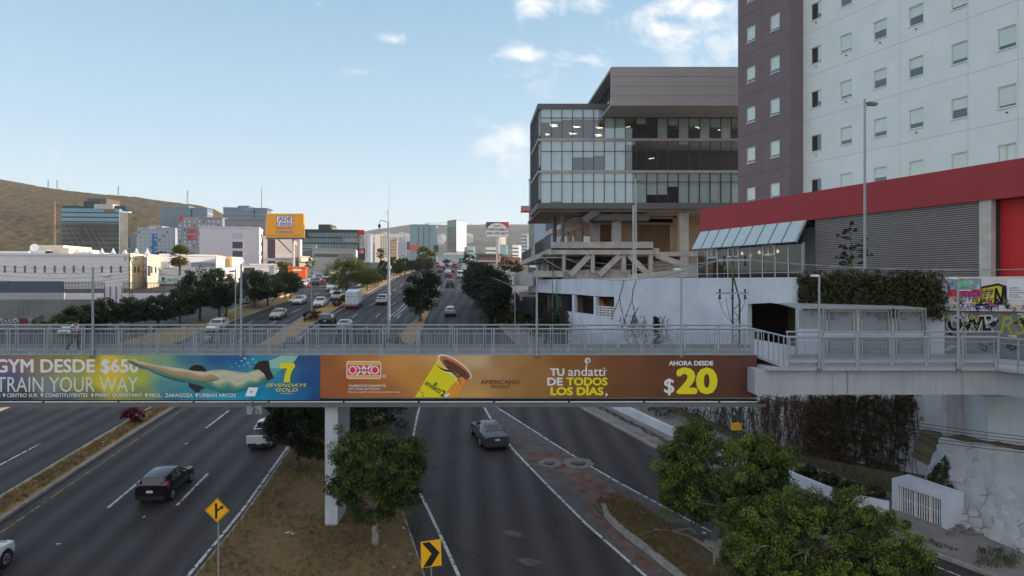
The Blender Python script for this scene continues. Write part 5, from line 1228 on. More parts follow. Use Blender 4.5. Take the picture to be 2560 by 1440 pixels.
gw, gwf = wallrun('boundary_wall', 'stained grey boundary wall with faded graffiti at the left edge', 'wall', (-80, 92), (262, 93), 749, 850, mat('stained_wall', lin((124, 122, 126)), .92, var=.2, scale=.25, streak=.3, col2=lin((116, 122, 118))))
m_graf = mat('faded_spray', lin((104, 106, 112)), .9, var=.1)
def stroke(parent, f, pts, w, m, off=.012, name='graffiti'):
 mb = MB(); q = [f.px(x, y, off) for x, y in pts]
 for a, b in zip(q[:-1], q[1:]):
  d = (b - a)
  if d.length < 1e-4: continue
  d.normalize(); s = d.cross(f.n) * w / 2; mb.face([a - d * w * .3 + s, b + d * w * .3 + s, b + d * w * .3 - s, a - d * w * .3 - s])
 return mb.build(name, m, parent, fix=False)
stroke(gw, gwf, [(48, 768), (48, 784), (42, 786)], .12, m_graf); stroke(gw, gwf, [(57, 768), (57, 787), (68, 785), (74, 777), (68, 769), (57, 768)], .12, m_graf)
m_gb, m_gr = mat('spray_blue', lin((70, 104, 140)), .9, var=.3, scale=3), mat('spray_red', lin((120, 56, 66)), .9, var=.2)
for k in range(9): x = 2 + k * 5; stroke(gw, gwf, [(x, 797 + (k * 7) % 5), (x + 3, 804), (x + 5, 796 + (k * 5) % 6), (x + 7, 806)], .22, m_gb if k % 2 else mat('spray_white', lin((186, 190, 196)), .9, var=.1), off=.014 + .002 * k)
for k in range(4): stroke(gw, gwf, [(48 + k * 5, 798), (54 + k * 5, 806), (50 + k * 5, 808)], .35, m_gr, off=.04 + .002 * k)
for k in range(2): stroke(gw, gwf, [(76 + 4 * math.cos(a_ * .5) , 797 + 8 * k + 4 * math.sin(a_ * .5)) for a_ in range(14)], .12, MATS['spray_white'], off=.05)
w2_, _ = wallrun('boundary_wall', 'white painted low wall under the iron bars', 'wall', (158, 112), (430, 113), 733, 800, m_wshade)
w3_, _ = wallrun('boundary_wall', 'dark grey painted wall left of the iron bars', 'wall', (-60, 112), (157, 112), 703, 735, mat('slate_paint', lin((84, 92, 106)), .85, var=.08))
w4_, _ = wallrun('boundary_wall', 'pale low wall in front of the slate grey wall', 'wall', (-60, 108), (160, 108.4), 732, 790, mat('pale_grey_paint', lin((168, 172, 178)), .85, var=.08))
ib = thing('iron_fence', 'row of dark iron bars on the white low wall', 'fence', P(280, 733, 116))
mb = MB()
for k in range(72):
 px = 160 + k * 3.6
 if 262 < px < 306: continue
 y = 112 + (px - 158) / 272 * 8; a = P(px, 733, y); b = P(px, 704, y); mb.beam(a, b, .07, .05)
for py in (708, 730):
 for (p, q) in ((160, 261), (307, 400)): mb.beam(P(p, py, 112 + (p - 158) / 34), P(q, py, 112 + (q - 158) / 34), .07, .06)
mb.build('fence_bars', mat('dark_iron', (.04, .042, .045), .6), ib)
hb = thing('billboard_frame', 'white blank hoarding on dark posts between the iron bars', 'hoarding', P(283, 760, 109))
mb = MB(); a, b = P(261, 747, 109), P(305, 716, 109); mb.box(a.x, b.x, 109, 109.15, a.z, b.z); mb.build('board', m_mauve, hb)
mb = MB()
for px in (261, 275, 290, 305): a, b = P(px, 765, 108.9), P(px, 715, 108.9); mb.beam(a, b, .12, .1)
mb.build('board_frame', m_steel_d, hb)
sb = thing('shop_sign', 'white shop sign with a blue and green square logo behind the iron bars', 'sign', P(420, 710, 122))
mb = MB(); a, b = P(395, 709, 122), P(452, 690, 122); mb.box(a.x, b.x, 122, 122.2, a.z, b.z); mb.build('sign_board', mat('white_sign', lin((220, 222, 224)), .6, var=.02), sb)
pl2 = lambda x, y: P(x, y, 121.97)
flat(sb, 'logo', [(404, 693), (412, 693), (412, 700), (404, 700)], pl2, mat('sign_navy', lin((40, 60, 120)), .6)); flat(sb, 'logo', [(404, 700.2), (412, 700.2), (412, 706), (404, 706)], pl2, mat('sign_green', lin((110, 170, 60)), .6))
letters(sb, 'CAJA-OUTLET'[:8], pl2, 415, 446, 706, 695, mat('sign_green_d', lin((70, 140, 90)), .6), bold=.02)
sb2 = thing('low_wall_block', 'grey concrete stair blocks beside the pale low wall at the left edge', 'wall', P(20, 750, 106)) if False else None
big = Blk('white_office_block', 'big plain mauve white block with two dark square windows', 'building', (499, 232), (648, 236), (657, 250), 571, 720, m_mauve)
for (a, b, c, d) in ((581, 604, 607, 621), (581, 627, 607, 643)): big.wpx(big.f1, a, b, c, d, mat('dark_glazing', lin((70, 66, 76)), .2, var=.2, scale=1), frame=m_mauve)
big.wpx(big.f1, 580, 582, 607, 598, mat('recess_white', lin((196, 190, 198)), .8))
for py in (583, 605, 628, 648): big.wpx(big.f2, 652.5, py, 655.5, py + 11)
big2 = Blk('white_office_block', 'white stair tower with dark glazing under the orange billboard', 'building', (658, 246), (735, 250), (742, 262), 596, 720, mat('warm_white_render', lin((214, 204, 196)), .85, var=.03, scale=.2))
big2.wpx(big2.f1, 669, 598, 688, 645, MATS['dark_glazing']); big2.wpx(big2.f1, 669, 652, 688, 668, MATS['dark_glazing'])
mb = MB(); big2.f1.slab(mb, big2.f1.ray(688, 640)[0], big2.f1.w - .5, big2.f1.ray(700, 645.5)[1], big2.f1.ray(700, 640)[1], .05, .8); mb.build('ledge', m_mauve, big2.t)
big3 = Blk('tan_office_block', 'narrow tan block with a white fin right of the billboard pole', 'building', (735.5, 252), (747, 253), (751, 258), 598, 720, mat('tan_render', lin((150, 138, 128)), .85, var=.05))
mb = MB(); big3.f2.slab(mb, 0, big3.f2.w, 0, big3.f2.h, .02, .6); mb.build('white_fin', m_wshade, big3.t)
mb = MB()
for k in range(3): p = big3.f1.px(738 + 2 * k, 607 + 2 * k, .2); mb.beam(p - Vector((0, 0, .7)), p + Vector((0, 0, .7)), .35, .2)
mb.build('logo', m_wshade, big3.t)
bal = Blk('balcony_house', 'pale house with a sunlit balcony right of the narrow tan block', 'house', (748, 244), (772, 248), (776, 262), 644, 720, mat('grey_render', lin((176, 172, 170)), .85, var=.05))
mb = MB(); bal.f1.slab(mb, -.3, bal.f1.w + .6, bal.f1.h - 1.6, bal.f1.h - .2, .1, 1.2); mb.build('balcony', m_cream, bal.t)
lowa = Blk('low_white_building', 'low white building with a stepped curved gable below the mauve block', 'shop', (604, 205), (690, 210), (697, 225), 664, 720, m_wshade)
lowa.wpx(lowa.f1, 610, 669, 637, 690, MATS['dark_glazing']); lowa.rooftop(663, 679, 659, 2, 5, m_wshade)
mb = MB(); lowa.f1.slab(mb, lowa.f1.ray(694, 670)[0] - .2, lowa.f1.w + .6, lowa.f1.ray(700, 680)[1], lowa.f1.h + 0, .2, .6) if False else lowa.f1.slab(mb, lowa.f1.ray(688, 670)[0], lowa.f1.w, 0, lowa.f1.ray(690, 662)[1], .2, .6); mb.build('white_sign_wall', m_wshade, lowa.t)
ora = Blk('orange_shop', 'orange shop with a white name band behind the median trees', 'shop', (720, 176), (764, 178), (768, 190), 671, 730, mat('orange_paint2', lin((232, 104, 36)), .6, var=.05))
ora.wpx(ora.f1, 732, 672, 754, 677.5, mat('lit_white_band', lin((240, 226, 200)), .5, var=.02), name='name_band')
ora.wpx(ora.f1, 723, 682, 746, 700, m_win, name='shop_window')
lowb = Blk('low_white_building', 'low white perimeter building behind the parked cars', 'shop', (764.5, 196), (846, 205), (850, 220), 676, 730, mat('lot_white', lin((204, 198, 192)), .85, var=.06))
lowb.wpx(lowb.f1, 776, 680, 782, 688); lowb.wpx(lowb.f1, 798, 694, 845, 700, mat('lot_shadow_band', lin((120, 110, 104)), .8), name='painted_shadow_band')  # shadow on the wall put in as a darker strip
bb = thing('roadside_billboard', 'orange roadside billboard with a white logo square on a tall white pole', 'billboard', P(734, 700, 200))
def bp(off): return lambda x, y: P(x, y, 200 - off)
mb = MB(); a, b = P(665, 594, 200), P(759, 534, 200); mb.box(a.x, b.x, 200, 201.2, a.z, b.z); mb.build('board', mat('billboard_orange', pc((214, 148, 52)), .6, var=.04, scale=.5), bb)
mb = MB(); a, b = P(664, 597, 199.5), P(759, 594, 199.5); mb.box(a.x, b.x, 199.2, 201.6, a.z, b.z - .02); mb.build('walkway', m_steel_d, bb)
mb = MB(); a = P(734, 597, 201.5); mb.tube((a.x, 201.5, gz(201)), (a.x, 201.5, a.z), .45, n=12); mb.build('pole', mat('pole_white', lin((220, 214, 206)), .6), bb)
mb = MB(); mb.beam(P(695, 598, 201.2), P(729, 632, 201.2), .28, .28); mb.build('brace', m_steel_d, bb)
flat(bb, 'logo', rrect(690.5, 539, 732.5, 568, 2.5), bp(.05), mat('logo_red', pc((196, 60, 66)), .6)); flat(bb, 'logo', rrect(691.5, 540, 731.5, 567, 2), bp(.09), mat('logo_blue', pc((70, 86, 170)), .6)); flat(bb, 'logo', rrect(692.3, 540.8, 730.7, 566.2, 1.6), bp(.13), mat('logo_white', pc((206, 216, 236)), .6))
b_blue = mat('lettering_blue', pc((44, 78, 164)), .6)
letters(bb, 'ADE', bp(.18), 695, 728, 552, 542, b_blue, bold=.03); letters(bb, '1000', bp(.18), 694, 728.5, 565, 556, b_blue, bold=.03)
flat(bb, 'logo', [(694, 553.6), (728, 553.6), (728, 554.6), (694, 554.6)], bp(.18), MATS['logo_red'])
letters(bb, 'PEGAZULEJO', bp(.06), 691, 732, 574, 569.5, mat('lettering_red', pc((196, 84, 56)), .6), bold=.02)
flat(bb, 'logo', rrect(690, 578, 732.5, 582.8, 1.2), bp(.06), b_blue); letters(bb, 'PEGANDO EL FUTURO', bp(.12), 692.5, 730.5, 582, 579, MATS['logo_white'], bold=.02)
for x in (668, 699, 728): letters(bb, 'pegazulejo', bp(.06), x + 3, x + 24, 589.5, 586.5, mat('lettering_brown', pc((150, 90, 50)), .6)); E(bb, 'logo', x, 588, 1.6, 1.6, bp(.06), MATS['lettering_brown'], n=10)
gt = Blk('glass_office_tower', 'wide glass office tower with dark floor bands below the hillside', 'office tower', (153, 420), (298, 424), (319, 432), 524, 700, m_teal)
n = 10; hh = gt.f1.h / 18
for k in range(13):
 py = 531 + k * 11.6
 if py > 690: break
 gt.wpx(gt.f1, 153.3, py - 1.8, 297.7, py + 2.6, m_tealb, 'floor_band', off=.12)
gt.wpx(gt.f2, 299, 530, 318.5, 690, mat('reflecting_beige_glass', lin((104, 104, 100)), .3, var=.25, scale=.08, spec=.4), 'side_glazing')
gt.wpx(gt.f1, 153.5, 557, 297, 690, mat('lower_glass', lin((74, 68, 60)), .3, var=.3, scale=.05, spec=.3, col2=lin((100, 98, 88))), 'lower_glazing', off=.1)
for k in range(8): mb = MB(); mb.beam(gt.f1.px(160 + k * 17, 566 + (k % 3) * 6, .2), gt.f1.px(196 + k * 17, 640, .2), .18, .1); mb.build('glazing_rail', m_steel, gt.t) if k < 6 else None
gt.rooftop(156, 190, 514, 2, 20, m_tealb); gt.rooftop(190, 250, 519, 3, 20, m_tealb); gt.rooftop(209, 250, 503, 6, 22, m_tealb); gt.rooftop(218, 266, 496, 9, 24, mat('plant_room', lin((104, 92, 84)), .8)); gt.rooftop(235, 282, 510, 1, 22, mat('roof_cream', lin((196, 190, 180)), .8)); gt.rooftop(285, 314, 514, 3, 12, m_tealb)
mb = MB(); gt.f1.slab(mb, gt.f1.ray(261, 524)[0], gt.f1.ray(286, 524)[0], gt.f1.ray(261, 529)[1], gt.f1.ray(261, 524)[1], .1, .3); mb.build('roof_sign', mat('sign_brown', lin((140, 104, 56)), .7), gt.t)
h1 = Blk('hotel_building', 'pale grey hotel with a bright blue vertical stripe of windows', 'hotel', (343, 395), (438, 399), (447, 412), 571, 680, m_hgrey)
h1.rooftop(368, 405, 565, 1, 10, m_hgrey); letters(h1.t, 'one', lambda x, y: P(x, y, 394.5), 373, 389, 573.5, 567, m_wshade, bold=.03)
mb = MB(); h1.f1.slab(mb, h1.f1.ray(379, 600)[0], h1.f1.ray(393, 600)[0], 0, h1.f1.ray(385, 585)[1], 0, .12); mb.build('blue_stripe', mat('stripe_blue', lin((48, 124, 190)), .7), h1.t)
for i, px in enumerate((348, 358, 368, 378, 389, 399, 409, 418, 428)):
 for k in range(6): h1.wpx(h1.f1, px - 2, 578 + k * 9.7, px + 2, 582.5 + k * 9.7, m_winl if (i + k) % 7 else m_win, off=.16)
h1b = Blk('low_grey_block', 'low grey block between the glass tower and the pale hotel', 'building', (319, 405), (342, 406), (344, 420), 590, 680, mat('mid_grey_render', lin((140, 146, 158)), .85, var=.05))
h1b.wpx(h1b.f1, 320, 592, 326, 622, m_win); h1b.wpx(h1b.f1, 327, 620, 341, 626, m_win)
h2 = Blk('hotel_building', 'dark grey hotel with red framed windows and a red roof emblem', 'hotel', (444, 380), (556, 386), (574, 396), 546, 680, m_hgrey2)
h2w = Blk('hotel_wing', 'long grey hotel wing with square dark openings left of the orange billboard', 'building', (545, 388), (664, 396), (700, 405), 552, 680, mat('wing_grey', lin((126, 124, 134)), .85, var=.04))
for px in (556, 592, 628): h2w.wpx(h2w.f1, px, 564, px + 21, 570, m_win)
for i, px in enumerate((450, 462, 474, 486, 498, 510, 522, 534, 546)):
 for k in range(7):
  if px > 500 and k > 2: continue
  h2.wpx(h2.f1, px - 2, 551.5 + k * 10, px + 2, 556.5 + k * 10, m_winl if (i * 3 + k) % 5 else m_win)
mb = MB()
for (a, b) in ((470, 479), (483, 492)):
 for (c, d) in ((571, 583), (587, 599)):
  frame_ring(mb, h2.f1, h2.f1.ray(a, 580)[0], h2.f1.ray(b, 580)[0], h2.f1.ray(470, d)[1], h2.f1.ray(470, c)[1], .55, .1, .4)
mb.build('red_window_frame', mat('frame_red', lin((196, 50, 66)), .6), h2.t)
mb = MB(); h2.f1.slab(mb, h2.f1.ray(450, 550)[0], h2.f1.ray(458, 550)[0], h2.f1.ray(450, 550)[1], h2.f1.ray(450, 540.5)[1], .1, .5); mb.build('red_emblem', MATS['frame_red'], h2.t)
h2.rooftop(446, 512, 542, .5, 8, m_hgrey2); letters(h2.t, 'FIESTA INN', lambda x, y: P(x, y, 379.6), 461, 497, 549, 544.5, m_winl, bold=.02)
t1 = Blk('office_tower', 'blue grey office tower with a white roof edge behind the dark grey hotel', 'office tower', (401, 520), (518, 526), (532, 540), 522, 680, mat('slate_blue_glass', lin((118, 136, 152)), .3, var=.1, scale=.04, spec=.4))
m_slab_w = mat('white_slab_edge', lin((196, 200, 206)), .7)
for py in (534, 545, 556): t1.wpx(t1.f1, 401.4, py, 518, py + 1.6, m_slab_w, 'floor_edge', off=.3); t1.wpx(t1.f2, 518, py, 531.5, py + 2.2, m_slab_w, 'floor_edge', off=.3)
t1.wpx(t1.f1, 477, 524, 481, 570, m_tealb, 'stair_glazing'); t1.rooftop(440, 472, 514, 3, 14, MATS['slate_blue_glass']); t1.rooftop(478, 514, 519.5, 1, 14, m_hgrey2)
t2 = Blk('office_tower', 'blue grey office tower with a sign on its roof left of the orange billboard', 'office tower', (558, 470), (668, 476), (678, 490), 522, 680, MATS['slate_blue_glass'])
for py in (535, 545.5): t2.wpx(t2.f1, 558.4, py, 668, py + 1.5, m_slab_w, 'floor_edge', off=.3); t2.wpx(t2.f2, 668, py, 677.5, py + 2, m_slab_w, 'floor_edge', off=.3)
t2.wpx(t2.f1, 634, 524, 637, 570, m_tealb, 'stair_glazing'); t2.rooftop(594, 622, 514, 3, 14, MATS['slate_blue_glass']); t2.rooftop(628, 670, 520, 1, 12, m_hgrey2)
letters(t2.t, 'MONEX', lambda x, y: P(x, y, 469.6), 606, 634, 526, 521.5, m_winl, bold=.03)
dk = Blk('dark_glazed_office', 'dark three storey office with slatted glazing right of the orange billboard', 'office', (752, 330), (898, 334), (908, 344), 577, 680, mat('dark_slate', lin((52, 64, 68)), .5, var=.08))
m_slat = mat('pale_slat_glass', lin((130, 158, 162)), .2, var=.2, scale=.3)
for (ya, yb, x0, x1) in ((582, 592, 772, 893), (596, 606.5, 756, 854), (610, 621, 756, 893)):
 px = x0
 while px < x1 - 1: dk.wpx(dk.f1, px, ya, px + 2.5, yb, m_slat, off=.1); px += 4.1
for (ya, yb) in ((582, 592), (596, 607), (610, 622)): dk.wpx(dk.f2, 899.5, ya, 907, yb, mat('side_brown', lin((96, 84, 76)), .7), 'side_window')
mb = MB(); dk.f1.slab(mb, dk.f1.ray(855, 600)[0], dk.f1.ray(901, 600)[0], dk.f1.ray(855, 608)[1], dk.f1.ray(855, 593.5)[1], .2, .6); mb.build('phone_banner', mat('grey_banner', lin((140, 136, 136)), .8, var=.04), dk.t)
letters(dk.t, '448 8935', lambda x, y: P(x, y, 329), 861, 889, 603.5, 597.5, m_joint, bold=.02)
dk.rooftop(796, 826, 561, 3, 14, mat('roof_box', lin((70, 66, 72)), .7)); dk.rooftop(826, 831, 567, 3, 12, mat('roof_box2', lin((150, 130, 112)), .8)); mb = MB(); a = dk.f1.px(901, 583, .3); mb.box(a.x - 1, a.x + 2, a.y - .3, a.y, a.z - .8, a.z + 1.6); mb.build('red_sign', MATS['frame_red'], dk.t)
dk2 = Blk('grey_annex', 'grey low annex with a dark window band in front of the dark office', 'building', (781, 262), (888, 268), (893, 282), 625, 700, mat('annex_grey', lin((138, 140, 144)), .85, var=.06))
dk2.wpx(dk2.f1, 785, 634, 845, 643, m_win); dk2.wpx(dk2.f1, 846, 634, 884, 648, mat('lattice_grey', lin((104, 110, 112)), .8, var=.2, scale=2), 'lattice_screen'); mb = MB(); dk2.f2.slab(mb, 0, dk2.f2.w * .7, dk2.f2.h - 3, dk2.f2.h, .02, .4); mb.build('white_end', m_wshade, dk2.t)
dk3 = Blk('grey_annex', 'small grey flat roofed block at the left end of the low annex', 'building', (752, 268), (790, 270), (793, 282), 614, 700, mat('annex_teal_grey', lin((128, 140, 142)), .85, var=.05))
dk3.wpx(dk3.f1, 752, 620, 782, 622.5, m_win, 'roof_shadow_strip'); dk3.wpx(dk3.f1, 760, 636, 769, 640, m_win)  # shade under the roof edge put in as a dark strip
sg = thing('pylon_sign', 'pink round emblem on a dark pylon sign right of the dark office', 'sign', P(905, 660, 255))
mb = MB(); a, b = P(897, 650, 255), P(912, 621, 255); mb.box(a.x, b.x, 255, 256, a.z, b.z); mb.build('sign_board', mat('sign_dark', lin((54, 50, 76)), .6), sg)
E(sg, 'emblem', 904, 628.5, 6.5, 6.5, lambda x, y: P(x, y, 254.9), mat('sign_pink', lin((210, 90, 130)), .6), n=18); E(sg, 'emblem', 905.5, 630, 3, 3.4, lambda x, y: P(x, y, 254.8), mat('sign_pale_pink', lin((226, 170, 190)), .6), n=12)
mb = MB(); a = P(911, 660, 255.5); mb.tube((a.x, 255.5, gz(255)), (a.x, 255.5, a.z + 3), .25, n=8); mb.build('pole', m_steel, sg)
ap1 = Blk('apartment_tower', 'grey blue apartment tower at the left of the far skyline', 'apartment tower', (913, 700), (926, 703), (932, 712), 588, 660, mat('tower_grey_blue', lin((150, 158, 172)), .85, var=.04))
ap2 = Blk('apartment_tower', 'sunlit beige apartment tower behind the grey blue one', 'apartment tower', (937, 720), (950, 724), (969, 730), 587, 660, mat('tower_beige', lin((190, 182, 174)), .85, var=.04))
for k in range(11):
 for j in range(3): ap2.wpx(ap2.f2, 952 + j * 6, 590 + k * 5, 955 + j * 6, 593 + k * 5, m_win, off=.4)
 ap1.wpx(ap1.f1, 915, 591 + k * 5, 918, 593.5 + k * 5, m_win); 
ap3 = Blk('apartment_block', 'reddish brick block between the apartment towers and the white billboard back', 'apartment block', (975, 640), (992, 642), (996, 650), 601, 660, mat('brick_pale', lin((172, 140, 122)), .9, var=.1, scale=.2))
for k in range(6): ap3.wpx(ap3.f1, 975.5, 604 + k * 8, 991, 606.5 + k * 8, MATS['tower_beige'], 'floor_band')
bt = Blk('glass_tower', 'broad pale blue glass tower with a dark seam in the far skyline', 'office tower', (1025, 800), (1090, 804), (1094, 820), 564, 660, mat('pale_blue_glass', lin((128, 158, 170)), .3, var=.08, scale=.03, spec=.4))
for px in (1045, 1058.5, 1072): bt.wpx(bt.f1, px, 566, px + 1.6, 650, m_tealb, 'dark_seam', off=.3)
for k in range(9): bt.wpx(bt.f1, 1073, 588 + k * 6, 1079, 590.5 + k * 6, MATS['tower_grey_blue'], 'balcony', off=.5)
bt.wpx(bt.f2, 1090.4, 570, 1093.6, 640, m_win, 'dark_side'); bt.rooftop(1052, 1056, 560, 3, 10, m_hgrey2); bt.rooftop(1064, 1070, 560, 3, 10, m_hgrey2)
mb = MB(); a = P(1071, 564, 806); mb.beam((a.x, 806, bt.z1), (a.x, 806, bt.z1 + 3.2), .5, .5); mb.beam((a.x - 5, 806, bt.z1 + 3), (a.x + 24, 806, bt.z1 + 3.6), .35, .35); mb.build('roof_crane', mat('crane_paint', lin((150, 140, 120)), .7), bt.t)
wt_ = Blk('white_slab_tower', 'tall slab tower with a grey brown front and a sunlit white side', 'office tower', (1118, 900), (1141, 880), (1166, 905), 551, 668, mat('grey_brown_glass', lin((122, 116, 112)), .2, var=.1, scale=.05, spec=.8, col2=lin((132, 138, 142))))
wt_.wpx(wt_.f1, 1118.4, 552, 1140.8, 566, MATS['pale_blue_glass'], 'upper_glazing'); wt_.wpx(wt_.f2, 1141.3, 551.5, 1165.8, 629, mat('sun_bright_white', (.86, .86, .84), .35, var=.01), 'sun_bright_side')  # sun's brightness on this side put in as a near-white panel
far_list = [('sunlit_tower', 'pale sunlit apartment tower under the disponible billboard', (1246, 760), (1252, 762), (1265, 770), 592, 660, MATS['tower_beige'], 0), ('sunlit_tower', 'teal glazed low tower right of the billboard pole', (1250, 600), (1266, 603), (1269, 610), 613, 660, MATS['pale_blue_glass'], 0),
   ('far_block', 'white gridded apartment block near the road crest', (1281, 560), (1297, 563), (1304, 570), 614, 650, m_wshade, 4), ('far_tower', 'blue grey gridded tower just left of the office block', (1303, 520), (1318, 523), (1324, 530), 585, 660, mat('blue_grey_tower', lin((128, 142, 160)), .6, var=.08, scale=.1), 9), ('far_block', 'pale tower block just right of the sunlit white tower', (1168, 900), (1184, 905), (1188, 915), 617, 660, MATS['pale_blue_glass'], 3),
   ('far_block', 'small pale building on the hillside right of the white tower', (1215, 860), (1240, 865), (1244, 875), 619, 650, m_wshade, 3)]
for (nm, lb, A_, B_, C_, a, b, m, nb_) in far_list:
 q = Blk('apartment_tower' if 'tower' in nm else 'apartment_block', lb, 'tower' if 'tower' in nm else 'building', A_, B_, C_, a, b, m)
 for k in range(nb_): q.bands(q.f1, nb_, m_win, .4) if k == 0 else None
brick = Blk('curved_roof_building', 'brick building with a wide curved eave near the road crest', 'building', (1192, 430), (1248, 433), (1258, 445), 636, 668, mat('brick_red', lin((140, 100, 88)), .9, var=.15, scale=.2), roof=mat('eave_grey', lin((120, 122, 120)), .8))
for k in range(7): brick.wpx(brick.f1, 1196 + k * 7.5, 643, 1200 + k * 7.5, 648, m_win)
mb = MB(); brick.f1.slab(mb, -2, brick.f1.w + 2, brick.f1.h - .6, brick.f1.h + .2, 0, 3); mb.build('eave', MATS['eave_grey'], brick.t); mb = MB(); brick.f1.slab(mb, -2, brick.f1.w + 2, brick.f1.h * .42, brick.f1.h * .5, 0, 2.4); mb.build('ledge', m_wshade, brick.t)
brick2 = Blk('curved_roof_building', 'second brick building with dark eave left of the garage', 'building', (1252, 300), (1300, 304), (1306, 315), 646, 668, MATS['brick_red'])
ware = Blk('warehouse', 'pale warehouse with a low white roof at the end of the road', 'warehouse', (1098, 620), (1162, 624), (1180, 640), 638, 660, mat('warehouse_blue', lin((176, 186, 196)), .7, var=.04))
mb = MB(); a, b = ware.f1.pt(0, ware.f1.h, 0), ware.f1.pt(ware.f1.w, ware.f1.h, 0); m_ = (a + b) / 2 + Vector((-3, 0, 2.6)); mb.prism([a, b, b.lerp(m_, .55) + Vector((0, 0, .9)), m_], (0, 18, 0)); mb.build('roof', m_wshade, ware.t)
boards = [('white_hoarding_back', 'white gridded hoarding wall left of the orange red sign', 994, 1016, 604, 640, 520, mat('hoarding_white', lin((196, 198, 206)), .7, var=.04)), ('purple_hoarding', 'purple dotted hoarding beside the white gridded wall', 1016.5, 1025, 604, 624, 519, mat('hoarding_purple', lin((104, 100, 150)), .7, var=.15, scale=.4)),
  ('orange_red_sign', 'orange red sign board with faint writing left of the palms', 1026, 1047, 612, 627, 515, mat('sign_orange_red', lin((232, 112, 96)), .6, var=.03)), ('dark_hoarding', 'dark blank hoarding right of the palms', 1084, 1096, 613, 630, 500, mat('hoarding_dark', lin((60, 64, 78)), .7, var=.05))]
for (nm, lb, a, b, c, d, y, m) in boards:
 t = thing(nm, lb, 'hoarding', P((a + b) / 2, 660, y)); mb = MB(); p, q = P(a, d, y), P(b, c, y); mb.box(p.x, q.x, y, y + .6, p.z, q.z); mb.build('board', m, t); mb = MB(); mb.box((p.x + q.x) / 2 - .3, (p.x + q.x) / 2 + .3, y + .1, y + .5, p.z - 12, p.z - .01); mb.build('pole', m_steel, t)
 if nm == 'orange_red_sign': letters(t, 'RENTA', lambda x, yy: P(x, yy, y - .1), 1029, 1041, 617.5, 614, MATS['lettering_red'], bold=.03)
gam = thing('roadside_billboard', 'white billboard offering space to let, with purple and red corners, on one pole', 'billboard', P(1243, 660, 210))
mb = MB(); a, b = P(1215, 592, 210), P(1272, 555, 210); mb.box(a.x, b.x, 210, 211, a.z, b.z); mb.build('board', mat('board_violet', pc((78, 74, 120)), .6, var=.03), gam)
gp = lambda o: (lambda x, y: P(x, y, 210 - o))
arc = lambda cx_, cy, rx, ry, a0, a1, n=18: [(cx_ + rx * math.cos(R(a0 + (a1 - a0) * i / n)), cy - ry * math.sin(R(a0 + (a1 - a0) * i / n))) for i in range(n + 1)]
flat(gam, 'logo', [(1272, 555.5), (1272, 580)] + arc(1243, 580, 29, 23.5, 20, 95), gp(.05), mat('logo_red2', pc((214, 60, 74)), .6))
flat(gam, 'logo', arc(1243, 582, 28.8, 24.5, 12, 168) + [(1215.2, 592), (1271.8, 592)], gp(.1), mat('board_white', pc((204, 206, 226)), .6))
d_b = mat('lettering_navy', pc((50, 56, 100)), .6)
letters(gam, 'GAM', gp(.15), 1234, 1251.5, 567, 562.5, d_b, bold=.02); letters(gam, 'DISPONIBLE', gp(.15), 1218.5, 1267, 576.5, 571, d_b, bold=.03); letters(gam, '446-101-6621', gp(.15), 1216.5, 1269.5, 586, 580, d_b, bold=.03)
mb = MB(); a = P(1243, 592, 210.5); mb.tube((a.x, 210.5, gz(210)), (a.x, 210.5, a.z - .02), .42, n=10); mb.build('pole', MATS['pole_white'], gam)
pg = Blk('glass_tower', 'pale sky blue glass tower rising behind the office and garage', 'office tower', (1322, 215), (1336, 210), (1400, 211), 446, 690, mat('sky_glass', lin((118, 146, 174)), .15, var=.08, scale=.06, spec=1.0, coat=.6))
for k in range(18): pg.wpx(pg.f2, 1336.5, 560 + k * 7.2, 1399, 560.5 + k * 7.2, m_steel, 'floor_joint', off=.04)
pg.wpx(pg.f1, 1322.2, 560, 1335.5, 690, mat('sky_glass_side', lin((190, 188, 170)), .1, var=.3, scale=.2, spec=.9, col2=lin((120, 128, 120))), 'side_glazing')
mb = MB(); a, b = P(1302, 529, 214), P(1325, 519, 214); mb.box(a.x, b.x, 209, 214, a.z, b.z); pgs = mb.build('sign_box', mat('sign_box_grey', lin((140, 140, 146)), .7), pg.t); mb = MB(); mb.box(a.x - .05, b.x, 208.9, 214, a.z - .35, a.z - .01); mb.build('sign_box_base', MATS['logo_red2'], pgs)
rr = random.Random(21); hm = [m_wshade, m_cream, mat('house_grey', lin((190, 188, 186)), .85, var=.05)]
hc = []
for i in range(120):
 px = rr.uniform(915, 1118) if i < 95 else rr.uniform(1166, 1176); py = rr.gauss(589.5, 3.0) if i < 95 else rr.gauss(589, 2.5)
 if 1024 < px < 1096: px = rr.uniform(968, 1024)
 y = 2060 + (590 - py) * 12; c = P(px, py + 2, y); w, d, h = rr.uniform(3.5, 9), rr.uniform(5, 9), rr.uniform(3.5, 8)
 t = thing('hillside_house', 'small white house in the crowded hillside estate far away', 'house', c, 'white houses of the hillside estate')
 mb = MB(); mb.box(c.x - w, c.x + w * .3, c.y, c.y + d, c.z - 14, c.z + h * .8); mb.box(c.x + w * .3 + .02, c.x + w, c.y + .5, c.y + d, c.z - 14, c.z + h * .45); mb.build('walls', rr.choice(hm), t)
 mb = MB(); k = w * .16; mb.box(c.x - w * .5, c.x - w * .5 + k * 2, c.y - .1, c.y - .02, c.z, c.z + h * .4); mb.build('window', m_win, t)
